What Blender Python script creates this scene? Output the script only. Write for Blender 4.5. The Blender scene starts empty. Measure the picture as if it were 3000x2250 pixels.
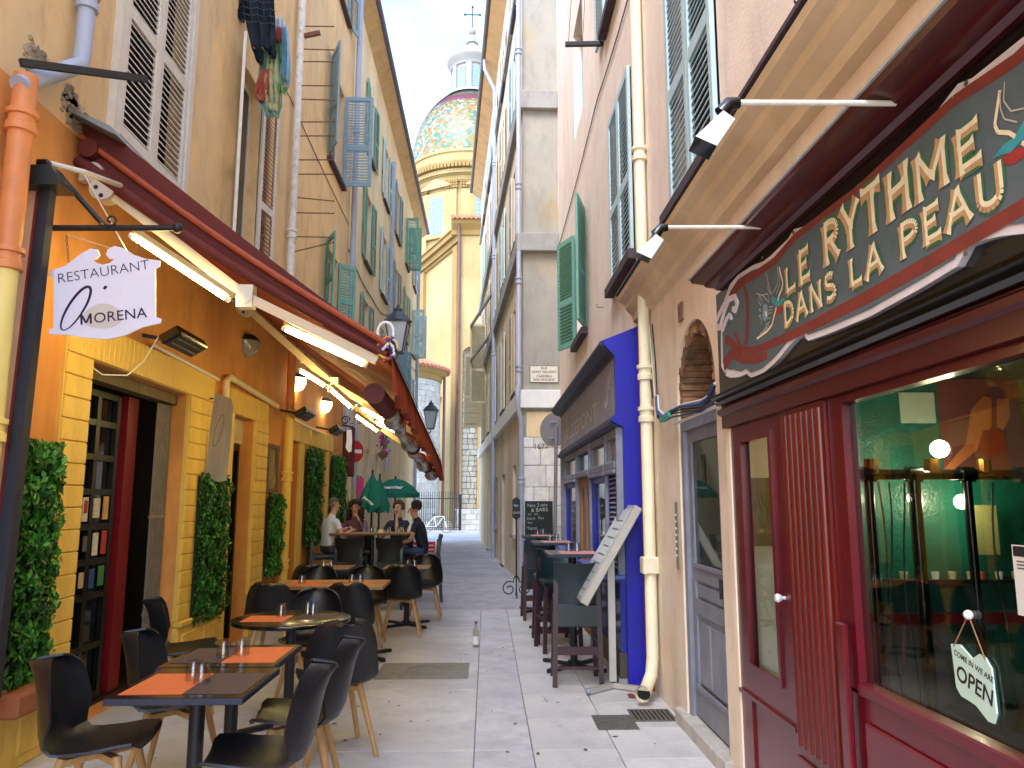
import bpy, math, random
from mathutils import Vector, Matrix
R = math.radians
random.seed(7)
SC = bpy.context.scene
COL = SC.collection
# ---------------------------------------------------------------- camera
FPX, CX, CY = 2250.0, 1500.0, 1125.0
PITCH = math.atan(345 / FPX)
YAW = math.atan(75 / FPX * math.cos(PITCH))
cam_d = bpy.data.cameras.new("camera")
cam_d.sensor_width = 36.0
cam_d.lens = FPX / 3000 * 36
cam_d.clip_start = 0.05
cam_d.clip_end = 2000
cam = bpy.data.objects.new("camera", cam_d)
COL.objects.link(cam)
cam.location = (0, 0, 1.6)
cam.rotation_euler = (math.pi / 2 + PITCH, 0, -YAW)
SC.camera = cam
# ---------------------------------------------------------------- sky, sun, exposure
SUN_EL, SUN_AZ = R(52), R(212)     # azimuth clockwise from +Y: behind the viewer, a little to the left
w = bpy.data.worlds.new("World")
SC.world = w
w.use_nodes = True
nt = w.node_tree
nt.nodes.clear()
sky = nt.nodes.new("ShaderNodeTexSky")
sky.sky_type = 'NISHITA'
sky.sun_disc = False
sky.sun_elevation = SUN_EL
sky.sun_rotation = SUN_AZ
sky.air_density = 1.0
sky.dust_density = .5
tc = nt.nodes.new("ShaderNodeTexCoord")
mp = nt.nodes.new("ShaderNodeMapping")
mp.inputs['Scale'].default_value = (1.0, 1.0, 1.6)
nz = nt.nodes.new("ShaderNodeTexNoise")
nz.inputs['Scale'].default_value = 2.1
nz.inputs['Detail'].default_value = 7
nz.inputs['Roughness'].default_value = .55
cr = nt.nodes.new("ShaderNodeValToRGB")
cr.color_ramp.elements[0].position = .46
cr.color_ramp.elements[0].color = (0, 0, 0, 1)
cr.color_ramp.elements[1].position = .80
cr.color_ramp.elements[1].color = (.26, .26, .26, 1)
mx = nt.nodes.new("ShaderNodeMix")
mx.data_type = 'RGBA'
mx.inputs['B'].default_value = (5.2, 5.5, 5.9, 1)
bg = nt.nodes.new("ShaderNodeBackground")
bg.inputs['Strength'].default_value = 0.15
wo = nt.nodes.new("ShaderNodeOutputWorld")
L = nt.links.new
L(tc.outputs['Generated'], mp.inputs['Vector']); L(mp.outputs['Vector'], nz.inputs['Vector'])
L(nz.outputs['Fac'], cr.inputs['Fac']); L(cr.outputs['Color'], mx.inputs['Factor'])
L(sky.outputs['Color'], mx.inputs['A']); L(mx.outputs['Result'], bg.inputs['Color'])
L(bg.outputs['Background'], wo.inputs['Surface'])
sd = bpy.data.lights.new("sun", 'SUN')
sd.energy = .75
sd.angle = R(28)
sd.color = (1.0, .965, .92)
so = bpy.data.objects.new("sun", sd)
COL.objects.link(so)
sdir = Vector((math.sin(SUN_AZ) * math.cos(SUN_EL), math.cos(SUN_AZ) * math.cos(SUN_EL), math.sin(SUN_EL)))
so.rotation_euler = (-sdir).to_track_quat('-Z', 'Y').to_euler()
so.location = (0, -6, 20)
SC.view_settings.view_transform = 'Standard'
SC.view_settings.look = 'None'
SC.view_settings.exposure = 2.6
SC.view_settings.gamma = 1.0
SC.render.engine = 'CYCLES'
SC.cycles.max_bounces = 7
SC.cycles.diffuse_bounces = 4
SC.cycles.glossy_bounces = 4
SC.cycles.transmission_bounces = 6
SC.cycles.transparent_max_bounces = 12
SC.cycles.sample_clamp_indirect = 6
SC.cycles.use_denoising = True
# ---------------------------------------------------------------- measuring: a pixel of the 3000 px photograph to a point on a plane
_cp, _sp, _cw, _sw = math.cos(PITCH), math.sin(PITCH), math.cos(YAW), math.sin(YAW)
_F = Vector((_sw * _cp, _cw * _cp, _sp)); _R = Vector((_cw, -_sw, 0)); _U = Vector((-_sw * _sp, -_cw * _sp, _cp))
_C = Vector((0, 0, 1.6))
def on(px, py, ax, v):
    d = _F + _R * ((px - CX) / FPX) + _U * ((CY - py) / FPX)
    i = 'xyz'.index(ax)
    return _C + d * ((v - _C[i]) / d[i])
# ---------------------------------------------------------------- materials
MATS = {}
def srgb(h):
    c = [int(h[i:i + 2], 16) / 255 for i in (0, 2, 4)]
    return tuple(x / 12.92 if x <= .04045 else ((x + .055) / 1.055) ** 2.4 for x in c)
def mat(name, col, rough=.6, var=.12, scale=3.0, bump=.0, bscale=60.0, metal=0.0, col2=None, streak=0.0, spec=.5, rnd=0.0, coat=0.0, emit=0.0, trans=0.0, s2=(.45, .65), stretch=None, grime=0.0):
    if name in MATS: return MATS[name]
    if isinstance(col, str): col = srgb(col)
    if isinstance(col2, str): col2 = srgb(col2)
    m = bpy.data.materials.new(name); MATS[name] = m
    m.use_nodes = True
    t = m.node_tree; n = t.nodes; l = t.links.new
    b = n['Principled BSDF']
    b.inputs['Roughness'].default_value = rough
    b.inputs['Metallic'].default_value = metal
    b.inputs['Specular IOR Level'].default_value = spec
    b.inputs['Coat Weight'].default_value = coat
    if coat: b.inputs['Coat Roughness'].default_value = .12
    if emit:
        b.inputs['Emission Color'].default_value = (*col, 1)
        b.inputs['Emission Strength'].default_value = emit
    co = n.new("ShaderNodeTexCoord")
    vec = co.outputs['Object']
    if stretch:
        mm = n.new("ShaderNodeMapping"); mm.inputs['Scale'].default_value = stretch
        l(vec, mm.inputs['Vector']); vec = mm.outputs['Vector']
    cur = None
    if var or col2:
        a = n.new("ShaderNodeTexNoise"); a.inputs['Scale'].default_value = scale; a.inputs['Detail'].default_value = 3; a.inputs['Roughness'].default_value = .62
        l(vec, a.inputs['Vector'])
        m1 = n.new("ShaderNodeMix"); m1.data_type = 'RGBA'
        m1.inputs['A'].default_value = (*[max(0, c * (1 - var)) for c in col], 1)
        m1.inputs['B'].default_value = (*[min(1, c * (1 + var)) for c in col], 1)
        rp = n.new("ShaderNodeMapRange"); rp.inputs['From Min'].default_value = .3; rp.inputs['From Max'].default_value = .7
        l(a.outputs['Fac'], rp.inputs['Value']); l(rp.outputs['Result'], m1.inputs['Factor'])
        cur = m1.outputs['Result']
    if col2:
        a2 = n.new("ShaderNodeTexNoise"); a2.inputs['Scale'].default_value = scale * .45; a2.inputs['Detail'].default_value = 4; a2.inputs['Roughness'].default_value = .6
        if streak:
            ms = n.new("ShaderNodeMapping"); ms.inputs['Scale'].default_value = (1.6, 1.6, .22 / streak if streak > 1 else .22)
            ms.inputs['Location'].default_value = (3.1, 1.7, .4)
            l(co.outputs['Object'], ms.inputs['Vector']); l(ms.outputs['Vector'], a2.inputs['Vector'])
        else:
            l(vec, a2.inputs['Vector'])
        r2 = n.new("ShaderNodeMapRange"); r2.inputs['From Min'].default_value = s2[0]; r2.inputs['From Max'].default_value = s2[1]
        l(a2.outputs['Fac'], r2.inputs['Value'])
        m2 = n.new("ShaderNodeMix"); m2.data_type = 'RGBA'; m2.inputs['B'].default_value = (*col2, 1)
        l(r2.outputs['Result'], m2.inputs['Factor']); l(cur, m2.inputs['A']); cur = m2.outputs['Result']
    if grime:
        gm = n.new("ShaderNodeMapping"); gm.inputs['Scale'].default_value = (2.3, 2.3, .8); gm.inputs['Location'].default_value = (7.3, 2.1, 5.5)
        gn = n.new("ShaderNodeTexNoise"); gn.inputs['Scale'].default_value = 1.5; gn.inputs['Detail'].default_value = 5; gn.inputs['Roughness'].default_value = .72
        gr_ = n.new("ShaderNodeMapRange"); gr_.inputs['From Min'].default_value = .50; gr_.inputs['From Max'].default_value = .74; gr_.inputs['To Max'].default_value = grime
        gx = n.new("ShaderNodeMix"); gx.data_type = 'RGBA'; gx.inputs['B'].default_value = (*[c * .42 for c in col], 1)
        l(co.outputs['Object'], gm.inputs['Vector']); l(gm.outputs['Vector'], gn.inputs['Vector']); l(gn.outputs['Fac'], gr_.inputs['Value']); l(gr_.outputs['Result'], gx.inputs['Factor'])
        if cur: l(cur, gx.inputs['A'])
        else: gx.inputs['A'].default_value = (*col, 1)
        cur = gx.outputs['Result']
    if rnd:
        oi = n.new("ShaderNodeObjectInfo"); hs = n.new("ShaderNodeHueSaturation")
        mr = n.new("ShaderNodeMapRange"); mr.inputs['To Min'].default_value = 1 - rnd; mr.inputs['To Max'].default_value = 1 + rnd
        l(oi.outputs['Random'], mr.inputs['Value']); l(mr.outputs['Result'], hs.inputs['Value'])
        if cur: l(cur, hs.inputs['Color'])
        else: hs.inputs['Color'].default_value = (*col, 1)
        cur = hs.outputs['Color']
    if cur: l(cur, b.inputs['Base Color'])
    else: b.inputs['Base Color'].default_value = (*col, 1)
    if bump:
        g = n.new("ShaderNodeTexNoise"); g.inputs['Scale'].default_value = bscale; g.inputs['Detail'].default_value = 3
        bp = n.new("ShaderNodeBump"); bp.inputs['Strength'].default_value = bump; bp.inputs['Distance'].default_value = .01
        l(vec, g.inputs['Vector']); l(g.outputs['Fac'], bp.inputs['Height']); l(bp.outputs['Normal'], b.inputs['Normal'])
        if not metal and rough > .35:
            mr2 = n.new("ShaderNodeMapRange"); mr2.inputs['To Min'].default_value = max(.05, rough - .12); mr2.inputs['To Max'].default_value = min(1, rough + .12)
            l(g.outputs['Fac'], mr2.inputs['Value']); l(mr2.outputs['Result'], b.inputs['Roughness'])
    if trans:
        out = n['Material Output']; tr = n.new("ShaderNodeBsdfTranslucent"); ms2 = n.new("ShaderNodeMixShader")
        ms2.inputs['Fac'].default_value = trans
        if cur: l(cur, tr.inputs['Color'])
        else: tr.inputs['Color'].default_value = (*col, 1)
        l(b.outputs['BSDF'], ms2.inputs[1]); l(tr.outputs['BSDF'], ms2.inputs[2]); l(ms2.outputs['Shader'], out.inputs['Surface'])
    return m
def thin_glass(name, tint=(.93, .95, .95), ior=1.5, rough=0.0, wavy=0.0):
    if name in MATS: return MATS[name]
    m = bpy.data.materials.new(name); MATS[name] = m
    m.use_nodes = True
    t = m.node_tree; n = t.nodes; l = t.links.new; n.clear()
    o = n.new("ShaderNodeOutputMaterial"); f = n.new("ShaderNodeFresnel"); f.inputs['IOR'].default_value = ior
    ge = n.new("ShaderNodeNewGeometry"); io = n.new("ShaderNodeMapRange"); io.inputs['To Min'].default_value = ior; io.inputs['To Max'].default_value = 1/ior
    l(ge.outputs['Backfacing'], io.inputs['Value']); l(io.outputs['Result'], f.inputs['IOR'])
    tr = n.new("ShaderNodeBsdfTransparent"); tr.inputs['Color'].default_value = (*tint, 1)
    g = n.new("ShaderNodeBsdfGlossy"); g.inputs['Roughness'].default_value = rough
    mxs = n.new("ShaderNodeMixShader")
    l(f.outputs['Fac'], mxs.inputs['Fac']); l(tr.outputs['BSDF'], mxs.inputs[1]); l(g.outputs['BSDF'], mxs.inputs[2]); l(mxs.outputs['Shader'], o.inputs['Surface'])
    if wavy:
        co = n.new("ShaderNodeTexCoord"); z = n.new("ShaderNodeTexNoise"); z.inputs['Scale'].default_value = 3
        bp = n.new("ShaderNodeBump"); bp.inputs['Strength'].default_value = wavy; bp.inputs['Distance'].default_value = .02
        l(co.outputs['Object'], z.inputs['Vector']); l(z.outputs['Fac'], bp.inputs['Height']); l(bp.outputs['Normal'], g.inputs['Normal'])
    return m
def glow(name, col, strength):
    if name in MATS: return MATS[name]
    m = bpy.data.materials.new(name); MATS[name] = m
    m.use_nodes = True
    n = m.node_tree.nodes; n.clear()
    e = n.new("ShaderNodeEmission"); e.inputs['Color'].default_value = (*col, 1); e.inputs['Strength'].default_value = strength
    o = n.new("ShaderNodeOutputMaterial"); m.node_tree.links.new(e.outputs['Emission'], o.inputs['Surface'])
    return m
# ---------------------------------------------------------------- mesh building
OFF = {}
class MB:
    def __init__(s, M=None): s.v = []; s.f = []; s.mi = []; s.M = M; s.m = 0
    def add(s, vs, fs, m=None):
        o = len(s.v)
        for p in vs:
            p = Vector(p)
            s.v.append(s.M @ p if s.M else p)
        for f in fs: s.f.append([i + o for i in f]); s.mi.append(s.m if m is None else m)
        return s
    def box(s, x0, x1, y0, y1, z0, z1, m=None, ch=0.0):
        if x0 > x1: x0, x1 = x1, x0
        if y0 > y1: y0, y1 = y1, y0
        if z0 > z1: z0, z1 = z1, z0
        if not ch:
            return s.add([(x0,y0,z0),(x1,y0,z0),(x1,y1,z0),(x0,y1,z0),(x0,y0,z1),(x1,y0,z1),(x1,y1,z1),(x0,y1,z1)],
                         [(0,3,2,1),(4,5,6,7),(0,1,5,4),(1,2,6,5),(2,3,7,6),(3,0,4,7)], m)
        c = min(ch, (x1-x0)*.45, (y1-y0)*.45, (z1-z0)*.45)
        vs = []; idx = {}
        for ix, X in ((0, x0), (1, x1)):
            for iy, Y in ((0, y0), (1, y1)):
                for iz, Z in ((0, z0), (1, z1)):
                    sx, sy, sz = (1-2*ix)*c, (1-2*iy)*c, (1-2*iz)*c
                    idx[ix,iy,iz,0] = len(vs); vs.append((X, Y+sy, Z+sz))
                    idx[ix,iy,iz,1] = len(vs); vs.append((X+sx, Y, Z+sz))
                    idx[ix,iy,iz,2] = len(vs); vs.append((X+sx, Y+sy, Z))
        g = lambda a,b,c_,k: idx[a,b,c_,k]
        fs = [(g(0,0,0,0),g(0,0,1,0),g(0,1,1,0),g(0,1,0,0)), (g(1,0,0,0),g(1,1,0,0),g(1,1,1,0),g(1,0,1,0)),
              (g(0,0,0,1),g(1,0,0,1),g(1,0,1,1),g(0,0,1,1)), (g(0,1,0,1),g(0,1,1,1),g(1,1,1,1),g(1,1,0,1)),
              (g(0,0,0,2),g(0,1,0,2),g(1,1,0,2),g(1,0,0,2)), (g(0,0,1,2),g(1,0,1,2),g(1,1,1,2),g(0,1,1,2))]
        for a in (0,1):
            for b in (0,1):
                fs.append((g(a,b,0,0),g(a,b,1,0),g(a,b,1,1),g(a,b,0,1)))
                fs.append((g(a,0,b,0),g(a,1,b,0),g(a,1,b,2),g(a,0,b,2)))
                fs.append((g(0,a,b,1),g(1,a,b,1),g(1,a,b,2),g(0,a,b,2)))
                for d in (0,1): fs.append((g(a,b,d,0),g(a,b,d,1),g(a,b,d,2)))
        return s.add(vs, fs, m)
    def quad(s, a, b, c, d, m=None): return s.add([a,b,c,d], [(0,1,2,3)], m)
    def beam(s, p0, p1, w, h, up=(0,0,1), m=None):
        p0 = Vector(p0); p1 = Vector(p1); d = (p1-p0).normalized(); up = Vector(up)
        sd_ = d.cross(up)
        if sd_.length < 1e-4: sd_ = d.cross(Vector((1,0,0)))
        sd_.normalize(); u = sd_.cross(d)
        vs = []
        for p in (p0, p1):
            for a, b in ((-1,-1),(1,-1),(1,1),(-1,1)): vs.append(p + sd_*(a*w/2) + u*(b*h/2))
        return s.add(vs, [(0,3,2,1),(4,5,6,7),(0,1,5,4),(1,2,6,5),(2,3,7,6),(3,0,4,7)], m)
    def cyl(s, p0, p1, r0, r1=None, n=12, m=None, caps=True):
        return s.tube([p0, p1], [r0, r0 if r1 is None else r1], n, m, caps)
    def tube(s, pts, r, n=10, m=None, caps=True):
        pts = [Vector(p) for p in pts]
        if not isinstance(r, (list, tuple)): r = [r]*len(pts)
        vs = []; fs = []; prev = None
        for i, p in enumerate(pts):
            d = (pts[min(i+1, len(pts)-1)] - pts[max(i-1, 0)])
            if d.length < 1e-9: d = Vector((0,0,1))
            d.normalize()
            if prev is None:
                a = d.cross(Vector((0,0,1)))
                if a.length < .05: a = d.cross(Vector((1,0,0)))
            else:
                a = prev - d*prev.dot(d)
                if a.length < 1e-6: a = d.cross(Vector((1,0,0)))
            a.normalize(); prev = a; b = d.cross(a)
            for k in range(n):
                t = 2*math.pi*k/n
                vs.append(p + (a*math.cos(t) + b*math.sin(t))*r[i])
        for i in range(len(pts)-1):
            for k in range(n):
                k2 = (k+1) % n
                fs.append((i*n+k, i*n+k2, (i+1)*n+k2, (i+1)*n+k))
        if caps:
            fs.append(tuple(range(n-1, -1, -1))); fs.append(tuple((len(pts)-1)*n+k for k in range(n)))
        return s.add(vs, fs, m)
    def lathe(s, prof, c=(0,0,0), n=24, a0=0.0, a1=2*math.pi, m=None, sx=1.0, sy=1.0):
        c = Vector(c); full = abs(a1-a0-2*math.pi) < 1e-6
        k = n if full else n+1
        vs = []
        for r, z in prof:
            for i in range(k):
                t = a0 + (a1-a0)*i/n
                vs.append(c + Vector((math.cos(t)*r*sx, math.sin(t)*r*sy, z)))
        fs = []
        for j in range(len(prof)-1):
            for i in range(n):
                i2 = (i+1) % k if full else i+1
                fs.append((j*k+i, j*k+i2, (j+1)*k+i2, (j+1)*k+i))
        return s.add(vs, fs, m)
    def prism(s, outline, o, u, v, w, depth, m=None):
        """outline of (a,b) in the plane o + a*u + b*v, extruded by depth along w (front face at o + w*depth)"""
        o, u, v, w = Vector(o), Vector(u), Vector(v), Vector(w)
        n = len(outline)
        A = [o + u*a + v*b for a, b in outline]; B = [p + w*depth for p in A]
        fs = [tuple(range(n-1, -1, -1)), tuple(range(n, 2*n))] + [(i, (i+1) % n, n+(i+1) % n, n+i) for i in range(n)]
        return s.add(A+B, fs, m)
    def ball(s, c, r, n=12, k=8, m=None, sc=(1,1,1)):
        c = Vector(c); vs = [c+Vector((0,0,r*sc[2]))]; fs = []
        for j in range(1, k):
            ph = math.pi*j/k
            for i in range(n):
                t = 2*math.pi*i/n
                vs.append(c+Vector((math.cos(t)*math.sin(ph)*r*sc[0], math.sin(t)*math.sin(ph)*r*sc[1], math.cos(ph)*r*sc[2])))
        vs.append(c-Vector((0,0,r*sc[2])))
        for i in range(n): fs.append((0, 1+i, 1+(i+1) % n))
        for j in range(k-2):
            for i in range(n): fs.append((1+j*n+i, 1+(j+1)*n+i, 1+(j+1)*n+(i+1) % n, 1+j*n+(i+1) % n))
        e = len(vs)-1
        for i in range(n): fs.append((e, 1+(k-2)*n+(i+1) % n, 1+(k-2)*n+i))
        return s.add(vs, fs, m)
    def mesh(s, name, off=Vector((0,0,0)), mats=(), smooth=False):
        me = bpy.data.meshes.new(name)
        me.from_pydata([p-off for p in s.v], [], s.f)
        for x in mats: me.materials.append(x)
        me.polygons.foreach_set('material_index', s.mi)
        if smooth:
            me.polygons.foreach_set('use_smooth', [True]*len(s.f))
            try: me.set_sharp_from_angle(angle=R(40))
            except Exception: pass
        me.update()
        return me
    def build(s, name, mats, parent=None, smooth=False, kind=None, base=None):
        if not isinstance(mats, (list, tuple)): mats = [mats]
        off = OFF.get(parent.name, Vector((0,0,0))) if parent else (Vector(base) if base is not None else Vector((0,0,0)))
        me = s.mesh(name, off, mats, smooth)
        o = bpy.data.objects.new(name, me); COL.objects.link(o)
        if parent: o.parent = parent
        else: o.location = off
        OFF[o.name] = off.copy()
        if kind: o['kind'] = kind
        return o
def base_of(mb):
    xs = [p.x for p in mb.v]; ys = [p.y for p in mb.v]; zs = [p.z for p in mb.v]
    return Vector(((min(xs)+max(xs))/2, (min(ys)+max(ys))/2, min(zs)))
def tag(o, label, cat=None, group=None):
    o['label'] = label
    if cat: o['category'] = cat
    if group: o['group'] = group
    return o
def thing(name, label, cat, loc=(0,0,0), group=None):
    o = bpy.data.objects.new(name, None); COL.objects.link(o)
    o.empty_display_size = .1
    o.location = loc; OFF[o.name] = Vector(loc)
    return tag(o, label, cat, group)
def one(name, mb, mats, label, cat, group=None, smooth=False):
    return tag(mb.build(name, mats, None, smooth, base=base_of(mb)), label, cat, group)
def struct(name, mb, mats, smooth=False): return mb.build(name, mats, None, smooth, 'structure')
def piece(name, me, parent, loc):
    o = bpy.data.objects.new(name, me); COL.objects.link(o); o.parent = parent
    o.location = Vector(loc) - OFF.get(parent.name, Vector((0,0,0)))
    return o
def dup(root, loc, rz=0.0, label=None, group=None):
    r = root.copy(); COL.objects.link(r); r.location = loc; r.rotation_euler = (0, 0, rz)
    if label: r['label'] = label
    if group: r['group'] = group
    for ch in list(root.children):
        c = ch.copy(); COL.objects.link(c); c.parent = r
        for g in list(ch.children):
            d = g.copy(); COL.objects.link(d); d.parent = c
    return r
def text_mb(body, size, o, u, v, depth=.002, align='CENTER', bold=0.0, m=0, shear=0.0, spacing=1.0):
    """lettering as real thin geometry in the plane o,u,v"""
    cu = bpy.data.curves.new('t', 'FONT'); cu.body = body; cu.size = size; cu.align_x = align; cu.resolution_u = 3
    cu.offset = bold; cu.shear = shear; cu.space_character = spacing
    ob = bpy.data.objects.new('t', cu); COL.objects.link(ob)
    dg = bpy.context.evaluated_depsgraph_get()
    me = bpy.data.meshes.new_from_object(ob.evaluated_get(dg))
    bpy.data.objects.remove(ob)
    o, u, v = Vector(o), Vector(u), Vector(v); w_ = u.cross(v)
    mb = MB()
    mb.add([o + u*p.co.x + v*p.co.y + w_*depth for p in me.vertices], [tuple(p.vertices) for p in me.polygons], m)
    bpy.data.meshes.remove(me); bpy.data.curves.remove(cu)
    return mb
def wall_grid(mb, fixed, ax, a0, a1, z0, z1, openings, depth, face, m=0, mr=None, sub=None):
    """wall sheet on plane ax=fixed, running along the other horizontal axis a0..a1, with real openings and reveals going back by depth;
    face=+1/-1 is the direction the front looks along ax"""
    As = sorted(set([a0, a1] + [x for o in openings for x in o[:2] if a0 < x < a1]))
    Zs = sorted(set([z0, z1] + [x for o in openings for x in o[2:4] if z0 < x < z1]))
    P = (lambda d, a, z: (d, a, z)) if ax == 'x' else (lambda d, a, z: (a, d, z))
    bk = fixed - face*depth
    mr = m if mr is None else mr
    for i in range(len(As)-1):
        for j in range(len(Zs)-1):
            am, zm = (As[i]+As[i+1])/2, (Zs[j]+Zs[j+1])/2
            if any(o[0] < am < o[1] and o[2] < zm < o[3] for o in openings): continue
            mb.quad(P(fixed, As[i], Zs[j]), P(fixed, As[i+1], Zs[j]), P(fixed, As[i+1], Zs[j+1]), P(fixed, As[i], Zs[j+1]), m)
    for o in openings:
        y0, y1, c0, c1 = o[:4]
        mb.quad(P(fixed,y0,c0), P(bk,y0,c0), P(bk,y0,c1), P(fixed,y0,c1), mr)
        mb.quad(P(fixed,y1,c0), P(bk,y1,c0), P(bk,y1,c1), P(fixed,y1,c1), mr)
        mb.quad(P(fixed,y0,c1), P(bk,y0,c1), P(bk,y1,c1), P(fixed,y1,c1), mr)
        mb.quad(P(fixed,y0,c0), P(bk,y0,c0), P(bk,y1,c0), P(fixed,y1,c0), mr)
    return mb
def shutter(parent, hinge, u, width, z0, z1, m, ns=None, single=True, mid=.42, slat_m=None, label=None, thick=.034, cov=.34, dep=.95):
    """louvred shutter leaf: frame + slats; hinge = (x,y) at its foot, u = horizontal direction of the leaf"""
    u = Vector((u[0], u[1], 0)).normalized(); nrm = Vector((u.y, -u.x, 0))
    o = Vector((hinge[0], hinge[1], z0)); H = z1 - z0
    st = min(.07, width*.16)
    M = Matrix((( u.x, nrm.x, 0, o.x), (u.y, nrm.y, 0, o.y), (0, 0, 1, o.z), (0, 0, 0, 1)))
    fr = MB(M); t = thick/2
    zm = H*mid
    fr.box(0, st, -t, t, 0, H, ch=.004); fr.box(width-st, width, -t, t, 0, H, ch=.004)
    for a, b in ((0, .09), (zm-.05, zm+.05), (H-.08, H)): fr.box(st, width-st, -t*.9, t*.9, a, b)
    leaf = fr.build('shutter', m, parent)
    if label: leaf['label'] = label
    pitch = .055 if not ns else H/ns
    zz = []
    for lo, hi in ((.09, zm-.05), (zm+.05, H-.08)):
        n = max(2, int((hi-lo)/pitch)); zz += [lo + (hi-lo)*(i+.5)/n for i in range(n)]
    sl = MB(Matrix(((u.x, nrm.x, 0, 0), (u.y, nrm.y, 0, 0), (0, 0, 1, 0), (0, 0, 0, 1))))
    ww = width-2*st; a = t*dep; hh = pitch*cov; k = .0045 if dep > .5 else .006
    def one_slat(mb, z):
        mb.add([(st, -a, z+hh-k), (st+ww, -a, z+hh-k), (st+ww, -a, z+hh+k), (st, -a, z+hh+k), (st, a, z-hh-k), (st+ww, a, z-hh-k), (st+ww, a, z-hh+k), (st, a, z-hh+k)],
               [(0,1,2,3), (4,7,6,5), (0,4,5,1), (3,2,6,7), (0,3,7,4), (1,5,6,2)])
    if single:
        one_slat(sl, 0); me = sl.mesh('slat', mats=[slat_m or m])
        for z in zz: piece('slat', me, leaf, o + Vector((0, 0, z)))
    else:
        sl.M = M
        for z in zz: one_slat(sl, z)
        sl.build('slats', slat_m or m, leaf, kind='stuff')
    return leaf
# ================================================================ palette
m_slab = mat('slab_concrete', 'D0CECC', .75, .16, 2.2, .25, 90, col2='BCBABA', rnd=.05, grime=0.32)
m_slabc = mat('slab_lilac', 'CDCBCE', .7, .12, 5.0, .2, 140, col2='BAB8BE', rnd=.03, grime=0.3)
m_slabr = mat('slab_limestone', 'D3D1CE', .72, .16, 2.6, .25, 80, col2='C0BEBC', rnd=.06, grime=0.3)
m_joint = mat('joint_mortar', '86837E', .9, .2, 12, .3)
m_asph = mat('worn_asphalt', 'B8B6BA', .8, .12, 6, .35, 150, col2='A4A2A8', grime=0.3)
m_road = mat('pale_concrete', 'BAB8BC', .8, .14, 2, .3, 120, col2='A6A4A8', grime=0.3)
m_och = mat('ochre_render', 'EFC990', .9, .10, 1.6, .35, 45, col2='DCC49C', streak=1, s2=(.48, .72), grime=0.45)
m_org = mat('orange_render', 'E29C52', .85, .12, 2.0, .4, 55, col2='D08A44', streak=1, s2=(.48, .72), grime=0.4)
m_yel = mat('yellow_paint', 'F0C860', .6, .07, 4, .25, 70, col2='E2B448', s2=(.55, .8), grime=0.35)
m_yelr = mat('yellow_rough', 'E8BE58', .75, .12, 9, .9, 30, grime=0.4)
m_far = mat('yellow_render', 'F6E0B8', .9, .09, 1.2, .3, 45, col2='E9CD9E', streak=1, grime=0.35)
m_soff = mat('soffit_tan', 'D2AE7C', .85, .12, 2, .2, grime=0.4)
m_gut = mat('gutter_slate', '5A5470', .5, .1, 4)
m_pnk = mat('pink_render', 'F6E6D8', .9, .05, 2.2, .3, 45, col2='F2D6C6', s2=(.5, .75), grime=0.3)
m_peach = mat('peach_render', 'F3E2CA', .88, .08, 2.2, .3, 45, col2='EDD6B8', grime=0.4)
m_grey = mat('pale_render', 'A8A398', .9, .08, 1.4, .25, 45, col2='B29E76', s2=(.54, .74), grime=0.35)
m_side = mat('buff_render', 'E6D6BC', .9, .08, 1.4, .25, 45, col2='CDBBA0', streak=1, grime=0.4)
m_stone = mat('white_limestone', 'B8B4AC', .85, .14, 6, .5, 60, rnd=.15, grime=0.5)
m_mortar = mat('pale_mortar', '8C8678', .9, .15, 10, .4)
m_stone2 = mat('rough_limestone', 'ACA698', .9, .16, 9, .8, 35, rnd=.14, grime=0.5)
m_band = mat('grey_band', 'A3A19C', .85, .1, 2, .2, grime=0.5)
m_chy = mat('church_yellow', 'A88F60', .9, .08, .6, .2, 20, col2='B29E72', s2=(.45, .7), grime=0.3)
m_cho = mat('church_ochre', '967844', .9, .1, .8, .2, 20)
m_tile = mat('clay_tile', 'B5765A', .85, .2, 6, .3, rnd=.2)
m_pipe_g = mat('grey_pipe', 'A9AFC0', .45, .06, 5)
m_pipe_y = mat('yellow_pipe', 'F0E6C4', .5, .06, 6, .12, 60, grime=0.3)
m_pipe_o = mat('orange_pipe', 'DC8A50', .5, .08, 6, grime=0.4)
m_pipe_b = mat('brown_pipe', '6B4640', .5, .1, 6)
m_sh_w = mat('shutter_white', 'DAD3C6', .6, .08, 8, .2, 50, rnd=.05)
m_sh_b = mat('shutter_blue', 'B9D4DA', .6, .08, 8, .2, 50, rnd=.04)
m_sh_g = mat('shutter_green', '6FA795', .6, .1, 8, .2, 50, rnd=.05)
m_sh_s = mat('shutter_slate', '86A0A8', .6, .1, 8, .2, 50, rnd=.05)
m_sh_r = mat('shutter_maroon', '7A3540', .6, .1, 8, .2, 50)
m_sh_c = mat('shutter_cream', 'D3C6A6', .6, .1, 8)
m_sill = mat('dark_sill', '4A3D44', .7, .1, 5)
m_iron = mat('black_iron', '1B1B1F', .5, .15, 12, .15, 60)
m_rust = mat('rusty_iron', '7A5140', .7, .25, 14, .2)
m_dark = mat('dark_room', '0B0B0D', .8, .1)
m_drkglass = mat('window_glass', '141A20', .06, .0, spec=.8)
m_white = mat('white_paint', 'EDEBE6', .45, .04, 5)
m_wire = mat('cable_black', '1A1A1C', .5, 0)
m_wirew = mat('cable_white', 'DDD8CC', .5, 0)
WHITE, BLACK = m_white, m_iron
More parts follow.
